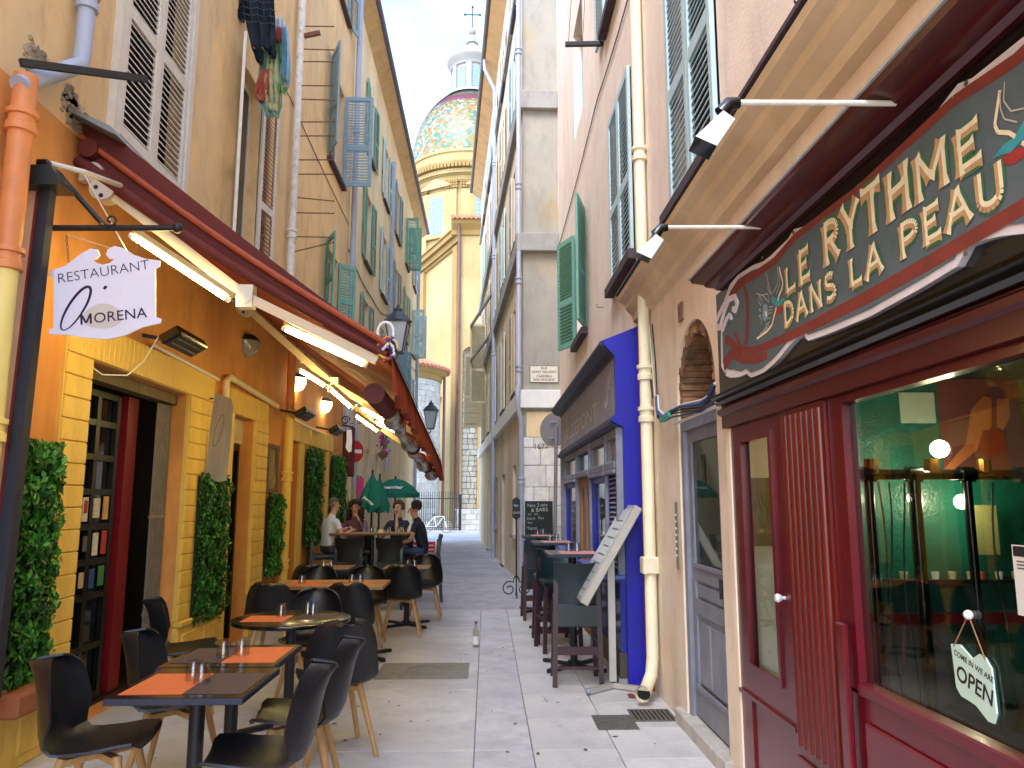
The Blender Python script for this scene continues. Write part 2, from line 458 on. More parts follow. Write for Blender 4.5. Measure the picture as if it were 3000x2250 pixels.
# ================================================================ ground
g = MB(); g.box(-150, 150, -60, 260, -.3, -.05)
struct('ground', g, m_joint)
def slabs(parent, x0, x1, y0, y1, ln, m, jit=0.0, gap=.007):
    y = y0; k = 0
    n = max(1, round((y1-y0)/ln)); st = (y1-y0)/n
    me = MB().box(-(x1-x0)/2+gap/2, (x1-x0)/2-gap/2, -st/2+gap/2, st/2-gap/2, -.04, 0, ch=.003).mesh('paving_slab', mats=[m])
    for i in range(n):
        o_ = piece('paving_slab', me, parent, ((x0+x1)/2, y0+(i+.5)*st, random.uniform(-.002, .002))); o_.rotation_euler = (random.uniform(-.0016, .0016), random.uniform(-.0022, .0022), random.uniform(-.0015, .0015))
p = MB(); p.box(-3.2, 1.7, -4, 11.9, -.05, -.009)
pav = struct('pavement', p, m_joint)
slabs(pav, -2.95, -1.46, -2.1, 11.9, 1.75, m_slab)
slabs(pav, -1.46, -.07, -1.3, 11.9, 1.65, m_slab)
slabs(pav, -.07, .31, -1.3, 11.9, 3.3, m_slabc)
slabs(pav, .31, .86, -1.3, 11.9, .72, m_slabr)
slabs(pav, .86, 1.52, -1.0, 11.9, .68, m_slabr)
a = MB(); a.add([(-3.2, 11.9, 0), (1.6, 11.9, 0), (1.6, 15.3, 0), (-3.2, 17.1, 0)], [(0, 1, 2, 3)])
struct('asphalt_strip', a, m_asph)
a = MB(); a.add([(-3.2, 17.1, -.002), (1.6, 15.3, -.002), (1.6, 33, -.002), (-3.2, 33, -.002)], [(0, 1, 2, 3)])
a.box(-14, 14, 33, 60, -.05, -.004)
struct('roadway', a, m_road)
# kerb-like drain line at the foot of the corner house
def cover(label, x0, x1, y0, y1, m, ribs):
    b = MB(); b.box(x0, x1, y0, y1, -.01, .006, ch=.004)
    o = one('cover_plate', b, m, label, 'cover plate', None)
    q = MB()
    if ribs == 'disc':
        cxm, cym = (x0+x1)/2, (y0+y1)/2
        for r in (.2, .17):
            q.lathe([(r, .0065), (r, .009), (r-.012, .009), (r-.012, .0065)], (cxm, cym, 0), 28)
        for i in range(9): q.box(x0+.02, x1-.02, y0+.03+i*(y1-y0-.06)/8, y0+.036+i*(y1-y0-.06)/8, .006, .008)
    else:
        for i in range(3):
            for j in range(2): q.box(x0+.04+i*.09, x0+.09+i*.09, y0+.05+j*.12, y0+.13+j*.12, .006, .010)
    q.build('relief', m, o)
m_iron_g = mat('grey_castiron', '6A6860', .6, .2, 20, .3, 70, metal=.3)
m_plate = mat('stone_plate', '8F8B80', .7, .15, 10, .3, 70)
cover('wide worn manhole plate with a round lid beside the chairs', -1.02, -.16, 7.35, 8.05, m_plate, 'disc')
cover('grey lettered access cover in front of the grey door', .80, 1.10, 5.72, 6.1, m_iron_g, 'grid')
gr = thing('drain_grate', 'slotted iron drain grate under the open pipe end', 'grate', (1.25, 6.1, 0))
f = MB(); x0, x1, y0, y1 = 1.10, 1.42, 5.93, 6.25
for q in ((x0, x0+.02, y0, y1), (x1-.02, x1, y0, y1), (x0+.02, x1-.02, y0, y0+.02), (x0+.02, x1-.02, y1-.02, y1)): f.box(*q, -.01, .007)
f.build('frame', m_iron_g, gr)
f = MB(); f.box(x0, x1, y0, y1, .0005, .0015); f.build('pit_shade', m_dark, gr)  # flat dark sheet stands in for the shade below the bars
bar = MB().box(-.009, .009, -(y1-y0)/2+.02, (y1-y0)/2-.02, .002, .006).mesh('bar', mats=[m_iron_g])
for i in range(8): piece('bar', bar, gr, (x0+.045+i*.033, (y0+y1)/2, 0))
# ================================================================ restaurant house (ochre above, orange below)
XL = -2.9
LH = thing('restaurant_house', 'ochre house with orange restaurant ground floor and white shutters', 'house', (XL-2, 8, 0))
def yz(px, py, X=XL):
    q = on(px, py, 'x', X); return q.y, q.z
w2y0, w2y1, w2z0, w2z1 = 8.45, 9.25, 4.25, 6.75
b3y, b3z0 = yz(1000, 545); b3z1 = yz(1000, 258)[1]; a3y = yz(967, 300)[0]
b4y, b4z1 = yz(990, 770); b4z0 = 4.9; a4y, a4z1 = yz(957, 700)
low_open = [(5.6, 7.45, 0, 2.62), (8.82, 9.62, 0, 2.6), (11.25, 11.95, 0, 2.5), (13.4, 13.95, 0, 2.45)]
up_open = [(5.66, 6.9, 4.42, 6.95), (w2y0, w2y1, w2z0, w2z1), (a3y, b3y, b3z0, b3z1), (a4y, b4y, b4z0, b4z1), (5.66, 6.9, 8.6, 11), (8.5, 9.3, 8.6, 11), (a3y+.1, b3y, 11.3, 13.2)]
wl = MB()
wall_grid(wl, XL, 'x', -4, 15.5, 0, 4.15, low_open, .22, 1, 0)
wl.quad((XL, 15.5, 0), (XL-5, 15.5, 0), (XL-5, 15.5, 4.15), (XL, 15.5, 4.15))
wl.build('ground_floor_wall', m_org, LH)
wl = MB()
wall_grid(wl, XL, 'x', -4, 15.5, 4.15, 13.6, up_open, .2, 1, 0)
wl.quad((XL, 15.5, 4.15), (XL-5, 15.5, 4.15), (XL-5, 15.5, 13.6), (XL, 15.5, 13.6))
wl.quad((XL, -4, 0), (XL-5, -4, 0), (XL-5, -4, 13.6), (XL, -4, 13.6))
wl.build('upper_wall', m_och, LH)
rf = MB(); rf.add([(XL+.35, -4.2, 13.5), (XL+.35, 15.6, 13.5), (XL-4, 15.6, 15), (XL-4, -4.2, 15), (XL+.35, -4.2, 13.6), (XL+.35, 15.6, 13.6), (XL-4, 15.6, 15.1), (XL-4, -4.2, 15.1)], [(0, 3, 2, 1), (4, 5, 6, 7), (0, 1, 5, 4), (1, 2, 6, 5), (2, 3, 7, 6), (3, 0, 4, 7)])
rf.build('roof', m_tile, LH)
# window panes and frames behind the shutters
def pane(parent, X, y0, y1, z0, z1, face, m=m_drkglass, fm=m_sh_w, back=.15):
    f = MB(); xx = X - face*back
    f.box(xx-.02, xx+.02, y0, y0+.05, z0, z1); f.box(xx-.02, xx+.02, y1-.05, y1, z0, z1)
    f.box(xx-.02, xx+.02, y0+.05, y1-.05, z0, z0+.06); f.box(xx-.02, xx+.02, y0+.05, y1-.05, z1-.06, z1)
    ym = (y0+y1)/2; f.box(xx-.021, xx+.021, ym-.03, ym+.03, z0+.06, z1-.06)
    fr = f.build('window', fm, parent)
    q = MB(); q.box(xx-.006, xx+.006, y0+.05, ym-.03, z0+.06, z1-.06); q.build('pane', m, fr)
    q = MB(); q.box(xx-.006, xx+.006, ym+.03, y1-.05, z0+.06, z1-.06); q.build('pane', m, fr)
    return fr
m_shade = mat('shaded_pane', '0A0A0C', .6, .1, spec=.2)  # near-black paints the shade behind closed louvres into panes and frames
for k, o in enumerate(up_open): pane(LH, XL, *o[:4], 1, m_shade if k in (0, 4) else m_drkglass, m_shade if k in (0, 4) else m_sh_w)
shutter(LH, (XL+.03, 5.66), (0, 1), .62, 4.42, 6.95, m_sh_w, cov=.08, dep=.36)
shutter(LH, (XL+.03, 6.285), (0, 1), .62, 4.42, 6.95, m_sh_w, cov=.08, dep=.36)
for y0, y1 in ((5.56, 5.655), (6.91, 7.0)): MB().box(XL-.02, XL+.06, y0, y1, 4.35, 7.05).build('window_jamb', m_sh_w, LH)
shutter(LH, (XL+.02, w2y0), (.33, -.94), .5, w2z0, w2z1+.05, m_sh_w)
shutter(LH, (XL+.03, w2y1), (.13, 1), .48, w2z0, w2z1, m_sh_w, slat_m=m_sh_r)
shutter(LH, (XL+.02, a3y), (.42, -.9), .55, b3z0+.05, b3z1+.1, m_sh_s)
shutter(LH, (XL+.02, b3y), (1, .03), .56, b3z0, b3z1, m_sh_s)
shutter(LH, (XL+.02, a4y), (.45, -.9), .5, b4z0, a4z1, m_sh_g)
shutter(LH, (XL+.02, b4y), (.7, .7), .4, b4z0, b4z1, m_sh_g)
shutter(LH, (XL+.02, b3y), (.2, .98), .55, 11.3, 13.2, m_sh_s, single=False)
for (y0, y1, z) in ((a3y-.1, b3y+.1, b3z0), (a4y-.1, b4y+.1, b4z0), (w2y0-.05, w2y1+.05, w2z0), (a3y, b3y+.1, 11.3)): MB().box(XL-.1, XL+.09, y0, y1, z-.07, z-.002).build('window_sill', m_sill, LH)
# yellow rusticated surrounds: every course its own block
def courses(parent, y0, y1, z0, z1, h, xo=XL, out=.045, m=m_yel):
    n = max(1, round((z1-z0)/h)); h = (z1-z0)/n
    me = MB().box(-.01, out, -(y1-y0)/2, (y1-y0)/2, .003, h-.003, ch=.006).mesh('facing_block', mats=[m])
    for i in range(n): piece('facing_block', me, parent, (xo, (y0+y1)/2, z0+i*h))
def surround(*bx):
    q = MB()
    for b_ in bx: q.box(XL-.005, XL+.03, *b_)
    return q.build('surround', m_yel, LH)
sur = surround((5.24, 5.599, .5, 2.9), (7.451, 8.1, .5, 2.9), (5.599, 7.451, 2.621, 2.9))
surround((9.621, 10.15, .5, 2.86), (8.6, 8.819, 0, 2.86), (8.819, 9.621, 2.601, 2.86))
surround((11.951, 12.25, .3, 2.5)); surround((13.951, 14.2, .3, 2.5))
for y0, y1 in ((5.25, 5.59), (7.46, 8.09), (9.63, 10.14)): courses(sur, y0, y1, .5, 2.62, .152, XL+.03, .018)
me = MB().box(-.01, .018, -.037, .037, .004, .272, ch=.004).mesh('facing_block', mats=[m_yel])
for i in range(36): piece('facing_block', me, sur, (XL+.03, 5.29+i*.0785, 2.622))
for i in range(15): piece('facing_block', me, sur, (XL+.03, 8.67+i*.0985, 2.588))
for y0, y1 in ((11.2, 12.45), (12.6, 14.4)): MB().box(XL-.005, XL+.05, y0, y1, 2.5, 2.8, ch=.01).build('lintel_band', m_yel, LH)
# plinth with framed rough panels
for (y0, y1) in ((3.0, 5.6), (7.45, 8.6), (9.62, 11.2), (11.95, 13.4), (13.95, 15.5)):
    b = MB(); b.box(XL-.005, XL+.06, y0, y1-.002, 0, .44, ch=.01); b.box(XL-.004, XL+.085, y0, y1-.002, .441, .50, ch=.015)
    pl = b.build('plinth', m_yel, LH)
    n = max(1, round((y1-y0)/.62)); st = (y1-y0)/n
    for i in range(n):
        c = MB(); c.box(XL+.05, XL+.078, y0+i*st+.07, y0+(i+1)*st-.07, .07, .38, ch=.012); c.build('panel', m_yelr, pl)
# back rooms of the restaurant openings
m_floor_in = mat('interior_floor', '3A2A22', .5, .2, 4)
b = MB(); b.box(XL-3.2, XL-.23, 4.8, 14.6, -.02, .01); b.build('interior_floor', m_floor_in, LH)
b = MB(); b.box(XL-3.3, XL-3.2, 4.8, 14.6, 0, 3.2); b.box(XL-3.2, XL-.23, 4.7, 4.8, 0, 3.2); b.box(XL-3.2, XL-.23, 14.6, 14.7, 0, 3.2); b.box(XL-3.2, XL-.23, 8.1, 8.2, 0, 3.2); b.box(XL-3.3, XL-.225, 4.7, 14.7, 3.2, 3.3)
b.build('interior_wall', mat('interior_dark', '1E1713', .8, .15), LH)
# first doorway: timber frame, glazed shelf door with cards, maroon edge and folding iron gate
m_wood_d = mat('weathered_timber', '6B5A3A', .7, .25, 14, .3, 60, stretch=(1, 1, .15))
dr = MB(); dr.box(XL-.2, XL-.08, 5.605, 5.70, 0, 2.615); dr.box(XL-.2, XL-.08, 5.70, 7.445, 2.52, 2.615); dr.box(XL-.215, XL-.16, 7.36, 7.445, 0, 2.52)
dframe = dr.build('door_frame', m_wood_d, LH)
dl = MB(); X0 = XL-.30
m_blk = mat('black_lacquer', '101012', .35, .1, 8)
for y in (5.74, 6.02, 6.38, 6.72): dl.box(X0-.02, X0+.02, y-.03, y+.03, .02, 2.5)
for z in (.05, .45, .85, 1.12, 1.40, 1.68, 1.96, 2.24, 2.48): dl.box(X0-.018, X0+.018, 5.77, 6.69, z-.025, z+.025)
door = dl.build('shelf_door', m_blk, LH)
q = MB(); q.box(X0-.03, X0-.026, 5.74, 6.72, .05, 2.5); q.build('pane', m_drkglass, door)
cards = [('E0A030', 6.13, 1.54, .15, .2), ('D8D0C8', 6.27, 1.54, .08, .19), ('C8C4BC', 6.45, 1.55, .10, .16), ('C8A060', 6.6, 1.55, .08, .19),
         ('3E9C78', 6.12, 1.27, .13, .2), ('D5D0C8', 6.47, 1.26, .08, .18), ('B03A38', 6.61, 1.27, .08, .19), ('C9C5BD', 6.12, .98, .09, .1), ('C4B48C', 6.29, .99, .07, .12), ('2E4A8A', 6.45, .99, .08, .15), ('40804E', 6.6, 1.0, .09, .16), ('A83030', 6.27, 1.56, .05, .1), ('5A5A5A', 6.3, 1.27, .06, .12)]
for i, (c, y, z, wd, h) in enumerate(cards):
    q = MB(); q.box(X0+.019 + i*.0004, X0+.026 + i*.0004, y-wd/2, y+wd/2, z-h/2, z+h/2); q.build('card', mat('card_'+c, c, .6, .25, 30), door)
m_maroon = mat('maroon_paint', '7A1420', .4, .1, 6, coat=.2)
q = MB(); q.box(X0-.04, X0+.03, 6.86, 7.06, .02, 2.52); q.build('door_leaf', m_maroon, LH)
gt = MB(); m_gate = mat('grey_gate', '8A8478', .55, .15, 10, metal=.4)
for i in range(9): gt.box(XL-.125, XL-.112, 7.10+i*.036, 7.112+i*.036, .03, 2.5)
gt.box(XL-.13, XL-.11, 7.09, 7.40, 1.45, 1.48); gt.box(XL-.13, XL-.11, 7.09, 7.40, .6, .63)
gt.build('folding_gate', m_gate, LH)
# second, third and fourth doorways
q = MB(); q.box(XL-.18, XL-.12, 8.83, 9.61, 2.3, 2.595); q.build('transom_panel', mat('cream_panel', 'DACB98', .6, .06), LH)
q = MB(); q.box(XL-.2, XL-.15, 8.83, 8.9, 0, 2.29); q.box(XL-.2, XL-.15, 9.55, 9.61, 0, 2.29); q.box(XL-.2, XL-.15, 8.9, 9.55, 2.22, 2.29); q.build('door_frame', m_blk, LH)
q = MB(); q.box(XL-.19, XL-.13, 11.26, 11.94, 0, 2.49); q.box(XL-.129, XL-.115, 11.34, 11.86, .15, 1.0); q.box(XL-.129, XL-.115, 11.34, 11.86, 1.15, 2.3); d3 = q.build('door', m_maroon, LH)
q = MB(); q.ball((XL-.09, 11.34, 1.05), .025); q.build('handle', m_iron, d3)
q = MB(); q.box(XL-.19, XL-.15, 13.41, 13.94, 0, 2.44); q.build('door', m_blk, LH)
# ================================================================ long yellow house further on
XF = -3.0
FH = thing('yellow_house', 'long yellow house with rows of narrow shuttered windows and tiled eave', 'house', (XF-2, 24, 0))
fo = []
for j, (z0, z1) in enumerate(((4.7, 6.5), (7.4, 9.2), (10.2, 11.9))):
    for i in range(5):
        y = 18.1 + i*3.0
        fo.append((y, y+.95, z0, z1))
low = [(19.3, 19.9, 1.9, 2.9), (21.0, 21.6, 1.9, 2.9), (24.2, 25.0, 0, 2.3), (26.5, 27.3, 1.0, 2.2), (28.3, 29.1, 1.0, 2.2)]
wl = MB(); wall_grid(wl, XF, 'x', 15.5, 32.2, 0, 13.3, fo+low, .18, 1)
wl.quad((XF, 32.2, 0), (XF-6, 32.2, 0), (XF-6, 32.2, 13.3), (XF, 32.2, 13.3))
wl.build('wall', m_far, FH)
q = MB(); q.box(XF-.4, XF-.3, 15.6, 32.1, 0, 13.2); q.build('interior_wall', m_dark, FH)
for k, o in enumerate(fo):
    pane(FH, XF, *o, 1)
    m_ = (m_sh_g, m_sh_b, m_sh_s)[(k//5+k) % 3]
    sgl = k % 5 < 2 and o[2] < 9
    if k in (2, 9, 13): 
        shutter(FH, (XF+.02, o[0]), (1, -.25), .48, o[2], o[3], m_, single=False); shutter(FH, (XF+.02, o[1]), (1, .1), .48, o[2], o[3], m_, single=False)
    else:
        shutter(FH, (XF+.03, o[0]), (.06, -1), .48, o[2], o[3], m_, single=False); shutter(FH, (XF+.03, o[1]), (.06, 1), .48, o[2], o[3], m_, single=False)
    s = MB(); s.box(XF-.1, XF+.08, o[0]-.06, o[1]+.06, o[2]-.07, o[2]-.002); s.build('window_sill', m_sill, FH)
for o in low: pane(FH, XF, *o, 1, fm=m_maroon)
ev = MB(); ev.add([(XF-.02, 15.4, 13.0), (XF+.34, 15.4, 13.25), (XF+.34, 32.6, 13.25), (XF-.02, 32.6, 13.0), (XF-.02, 15.4, 13.4), (XF+.34, 15.4, 13.33), (XF+.34, 32.6, 13.33), (XF-.02, 32.6, 13.4)],
                [(0, 3, 2, 1), (4, 5, 6, 7), (0, 1, 5, 4), (1, 2, 6, 5), (2, 3, 7, 6), (3, 0, 4, 7)])
ev.build('soffit', m_soff, FH)
q = MB(); q.tube([(XF+.38, 15.4, 13.3), (XF+.38, 32.6, 13.3)], .07, 10); q.build('gutter', m_gut, FH)
q = MB(); q.add([(XF+.4, 15.4, 13.36), (XF+.4, 32.6, 13.36), (XF-4, 32.6, 15.2), (XF-4, 15.4, 15.2)], [(0, 1, 2, 3)]); q.build('roof', m_tile, FH)
# ================================================================ pink house with the shops (other side)
XR = 1.45
RH = thing('pink_house', 'pale pink house with blue shutters above two painted shopfronts', 'house', (XR+2, 6, 0))
ro_up = [(4.44, 5.62, 3.82, 5.95), (7.2, 8.45, 4.02, 6.0), (10.9, 12.1, 4.1, 5.95), (7.5, 8.6, 7.35, 9.4), (4.5, 5.6, 7.35, 9.4), (10.9, 12.1, 7.6, 9.5), (10.9, 12.1, 11, 12.6)]
ro_low = [(.2, 4.45, .02, 2.22), (4.78, 5.76, .06, 2.9), (7.05, 12.1, .4, 2.35)]
wl = MB(); wall_grid(wl, XR, 'x', -5, 15.05, 3.3, 13.6, ro_up, .2, -1)
wl.quad((XR, -5, 3.3), (XR+5, -5, 3.3), (XR+5, -5, 13.6), (XR, -5, 13.6))
wl.build('upper_wall', m_pnk, RH)
wl = MB(); wall_grid(wl, XR, 'x', -5, 15.05, 0, 3.3, ro_low, .45, -1)
wl.quad((XR, -5, 0), (XR+5, -5, 0), (XR+5, -5, 3.3), (XR, -5, 3.3))
wl.build('ground_floor_wall', m_peach, RH)
q = MB(); q.add([(XR-.35, -5, 13.5), (XR-.35, 15, 13.5), (XR+4, 15, 15), (XR+4, -5, 15), (XR-.35, -5, 13.6), (XR-.35, 15, 13.6), (XR+4, 15, 15.1), (XR+4, -5, 15.1)], [(0, 3, 2, 1), (4, 5, 6, 7), (0, 1, 5, 4), (1, 2, 6, 5), (2, 3, 7, 6), (3, 0, 4, 7)]); q.build('roof', m_tile, RH)
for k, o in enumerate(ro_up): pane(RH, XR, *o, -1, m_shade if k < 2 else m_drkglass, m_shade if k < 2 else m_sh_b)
shutter(RH, (XR-.03, 5.62), (0, -1), .588, 3.82, 5.95, m_sh_b, cov=.08, dep=.36)
shutter(RH, (XR-.03, 5.028), (0, -1), .588, 3.82, 5.95, m_sh_b, cov=.08, dep=.36)
shutter(RH, (XR-.03, 8.45), (0, -1), .622, 4.02, 6.0, m_sh_b, cov=.08, dep=.36)
shutter(RH, (XR-.03, 7.824), (0, -1), .622, 4.02, 6.0, m_sh_b, cov=.08, dep=.36)
shutter(RH, (XR-.03, 12.1), (-.36, .93), .6, 4.1, 5.95, m_sh_g)
shutter(RH, (XR-.02, 10.9), (-.30, -.95), .6, 4.1, 5.95, m_sh_g)
shutter(RH, (XR-.03, 8.6), (-.05, 1), .55, 7.35, 9.4, m_sh_b, single=False)
shutter(RH, (XR-.03, 7.5), (-.05, -1), .55, 7.35, 9.4, m_sh_b, single=False)
for o in ro_up[:4]: MB().box(XR-.10, XR+.1, o[0]-.12, o[1]+.12, o[2]-.1, o[2]-.002).build('window_sill', m_sill, RH)
# tan moulded cornice between the shops and the upper floor
prof = [(0, 3.28), (.05, 3.30), (.06, 3.36), (.12, 3.42), (.13, 3.47), (.19, 3.50), (.20, 3.545), (0, 3.56)]
m_corn = mat('tan_cornice', 'E6D2AE', .8, .1, 3, .2, 40, col2='D6C09A')
c = MB(); n = len(prof)
vs = [(XR-a, y, z) for y in (-5, 7.15) for a, z in prof]
c.add(vs, [tuple(range(n)), tuple(range(2*n-1, n-1, -1))] + [(i, i+n, (i+1) % n+n, (i+1) % n) for i in range(n)])
cn = c.build('cornice', m_corn, RH)
c = MB(); c.box(XR-.215, XR+.01, -5, 7.17, 3.5605, 3.585); c.build('lead_flashing', m_sill, cn)
# arch niche over the street door
ya, yb, zs, zt = 4.78, 5.76, 2.38, 2.87
yc, ra, rb = (ya+yb)/2, (yb-ya)/2, zt-zs
arc = [(yc+ra*math.cos(t), zs+rb*math.sin(t)) for t in [math.pi*i/20 for i in range(21)]]
sp = MB()
for i in range(20):
    (y0, z0), (y1, z1) = arc[i], arc[i+1]
    sp.add([(XR, y0, z0), (XR, y1, z1), (XR, y1, 2.9), (XR, y0, 2.9)], [(0, 1, 2, 3)])
    sp.add([(XR, y0, z0), (XR+.06, y0, z0), (XR+.06, y1, z1), (XR, y1, z1)], [(0, 1, 2, 3)])
sp.build('arch_spandrel', m_peach, RH)
m_brick = mat('arch_brick', '96704E', .85, .2, 20, .6, 60, rnd=.2, col2='6E5038')
ar = MB(); ar.box(XR+.36, XR+.4, ya, yb, 2.2, 2.9); arch = ar.build('niche_back', mat('niche_stone', '6A5E4E', .9, .2, 6, .5), RH)
nb = 26
for i in range(nb):
    t0, t1 = math.pi*i/nb + .006, math.pi*(i+1)/nb - .006
    b = MB(); vs = []
    for X in (XR+.02, XR+.36):
        for t in (t0, t1):
            for rr in (0.0, -.085 + random.uniform(-.012, .012)):
                vs.append((X + (random.uniform(-.012, .012) if X < XR+.1 else 0), yc+(ra+rr)*math.cos(t), zs+(rb+rr)*math.sin(t)))
    b.add(vs, [(0, 1, 3, 2), (4, 6, 7, 5), (0, 4, 5, 1), (2, 3, 7, 6), (1, 5, 7, 3), (0, 2, 6, 4)]); b.build('brick', m_brick, arch)
for sgn, ye in ((1, yb), (-1, ya)):
    for j in range(3):
        b = MB(); b.box(XR+.02, XR+.36, ye-sgn*.085, ye-sgn*.002, 2.225+j*.053, 2.27+j*.053, ch=.004); b.build('brick', m_brick, arch)
# grey panelled street door with glass, frame, step
m_dgrey = mat('grey_door_paint', '868995', .5, .1, 6, .15, 60, col2='74767F')
d = MB(); X = XR+.015
d.box(X, X+.10, 4.78, 4.84, .1, 2.2); d.box(X, X+.10, 5.68, 5.76, .1, 2.2); d.box(X, X+.10, 4.84, 5.68, 2.12, 2.2)
dfr = d.build('door_frame', m_dgrey, RH)
d = MB(); X += .03
d.box(X, X+.05, 4.842, 4.93, .12, 2.118); d.box(X, X+.05, 5.59, 5.678, .12, 2.118)
for z0, z1 in ((.12, .3), (.82, .92), (1.05, 1.14), (2.03, 2.118)): d.box(X, X+.05, 4.93, 5.59, z0, z1)
d.box(X+.015, X+.04, 4.93, 5.59, .3, .82); d.box(X+.015, X+.04, 4.93, 5.59, .92, 1.05)
d.box(X+.002, X+.015, 4.99, 5.23, .36, .77); d.box(X+.002, X+.015, 5.29, 5.53, .36, .77); d.box(X+.002, X+.015, 4.99, 5.53, .945, 1.025)
d.box(X-.012, X, 4.9, 5.62, .305, .335); d.box(X-.012, X, 4.9, 5.62, 1.142, 1.17)
dd = d.build('street_door', m_dgrey, RH)
q = MB(); q.box(X+.015, X+.022, 4.93, 5.59, 1.14, 2.03); q.build('pane', thin_glass('door_glass', (.55, .62, .60), 1.6), dd)
q = MB(); q.cyl((X-.03, 4.88, 1.0), (X-.03, 4.88, 1.12), .012); q.build('handle', m_iron, dd)
q = MB(); q.box(XR+.45, XR+2.5, 4.6, 5.9, 0, .02); q.box(XR+2.5, XR+2.55, 4.6, 5.9, 0, 2.9); q.box(XR+.46, XR+2.5, 5.9, 5.95, 0, 2.9); q.box(XR+.46, XR+2.5, 4.55, 4.6, 0, 2.9); q.box(XR+.46, XR+2.5, 4.55, 5.95, 2.9, 2.95); q.build('hallway', mat('hall_wall', '9FB0A8', .7, .08), RH)
q = MB(); q.box(XR-.05, XR+.3, 4.72, 5.95, -.02, .1, ch=.012); q.build('door_step', m_stone, RH)
q = MB(); q.box(XR-.012, XR+.001, 5.84, 5.90, 1.1, 1.6, ch=.003); ic = q.build('intercom', mat('steel_plate', '9A948A', .4, .1, metal=.6), RH)
for i in range(7):
    q = MB(); q.cyl((XR-.018, 5.87, 1.2+i*.05), (XR-.012, 5.87, 1.2+i*.05), .008, n=8); q.build('button', m_white, ic)
q = MB(); q.box(XR-.015, XR+.001, 5.48, 5.60, 2.93, 3.07, ch=.003); hn = q.build('number_plate', mat('brown_plaque', '8A6A50', .6, .1), RH)
text_mb('5', .1, (XR-.015, 5.575, 2.96), (0, -1, 0), (0, 0, 1), .002, 'LEFT').build('digit', m_sill, hn)
# ================================================================ corner house with stone quoin and street plate
YC = 15.05
A = Vector((.72, YC, 0)); DIR = Vector((-.056, 1, 0)).normalized()
NRM = Vector((-DIR.y, DIR.x, 0))   # looks to the street
CH = thing('corner_house', 'tall narrow corner house with grey string courses and white stone quoin', 'house', (1.6, 20, 0))
def cs(t, z, out=0.0): return tuple(A + DIR*t + NRM*out + Vector((0, 0, z)))
wl = MB(); wall_grid(wl, YC, 'y', .72, 1.46, 2.85, 15.6, [], .1, -1); wl.build('front_wall', m_grey, CH)
copen = []
for z0, z1 in ((3.95, 5.9), (7.3, 9.2), (10.4, 12.2), (13.0, 14.4)):
    for i in range(5): copen.append((1.3+i*3.3, 2.2+i*3.3, z0, z1))
copen += [(1.5, 2.3, .9, 2.4), (4.6, 5.5, 0, 2.3), (7.2, 8.0, .9, 2.3), (11, 12, 0, 2.3)]
tmp = MB(); wall_grid(tmp, 0, 'x', 0, 18.2, 0, 15.6, copen, .16, -1)
wl = MB(); wl.add([cs(p.y, p.z, -p.x) for p in tmp.v], tmp.f); wl.quad(cs(18.2, 0), cs(18.2, 0, -5), cs(18.2, 15.6, -5), cs(18.2, 15.6)); wl.build('side_wall', m_side, CH)
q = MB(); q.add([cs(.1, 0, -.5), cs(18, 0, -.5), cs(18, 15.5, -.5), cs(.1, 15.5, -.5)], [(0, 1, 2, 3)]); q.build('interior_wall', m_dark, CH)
for k, o in enumerate(copen):
    q = MB(); q.add([cs(o[0], o[2], -.12), cs(o[1], o[2], -.12), cs(o[1], o[3], -.12), cs(o[0], o[3], -.12)], [(0, 1, 2, 3)]); q.build('pane', m_drkglass, CH)
    if k < 20:
        ms = (m_sh_c, m_sh_w, m_sh_b, m_sh_c)[k % 4]
        h1, h2 = A+DIR*(o[0]-.02)+NRM*.03, A+DIR*(o[1]+.02)+NRM*.03
        shutter(CH, h1, tuple(-DIR+NRM*.05), .45, o[2], o[3], ms, single=False); shutter(CH, h2, tuple(DIR+NRM*.05), .45, o[2], o[3], ms, single=False)
    s = MB(); s.add([cs(t, z, x) for t in (o[0]-.05, o[1]+.05) for z in (o[2]-.08, o[2]-.002) for x in (-.1, .07)], [(0, 1, 3, 2), (4, 6, 7, 5), (0, 4, 5, 1), (2, 3, 7, 6), (0, 2, 6, 4), (1, 5, 7, 3)]); s.build('window_sill', m_sill if k < 20 else m_band, CH)
# two propped-out louvre panels
hp = A+DIR*13.2
shutter(CH, hp, tuple(NRM), .62, 5.2, 8.2, m_sh_c, single=False); shutter(CH, A+DIR*16.2, tuple(NRM), .75, 4.6, 7.6, m_sh_c, single=False)
q = MB()
for z in (8.1, 6.8): q.beam(hp+Vector((0, 0, z))+NRM*.6, hp-DIR*4+Vector((0, 0, z+.2))+NRM*.05, .07, .1)
q.build('stay_arm', m_band, CH)
# string courses wrapping the corner
for z0, z1, dp, m_ in ((9.72, 10.12, .12, m_band), (6.62, 7.0, .14, m_band), (3.42, 3.78, .12, m_white), (13.0, 13.25, .1, m_band)):
    b = MB(); b.box(.72-dp, 1.449, YC-dp, YC-.001, z0, z1, ch=.012)
    b.add([cs(t, z, x) for t in (.001, 18.2) for z in (z0+.01, z1-.01) for x in (-.01, dp*.9)], [(0, 1, 3, 2), (4, 6, 7, 5), (0, 4, 5, 1), (2, 3, 7, 6), (0, 2, 6, 4), (1, 5, 7, 3)])
    b.build('string_course', m_, CH)
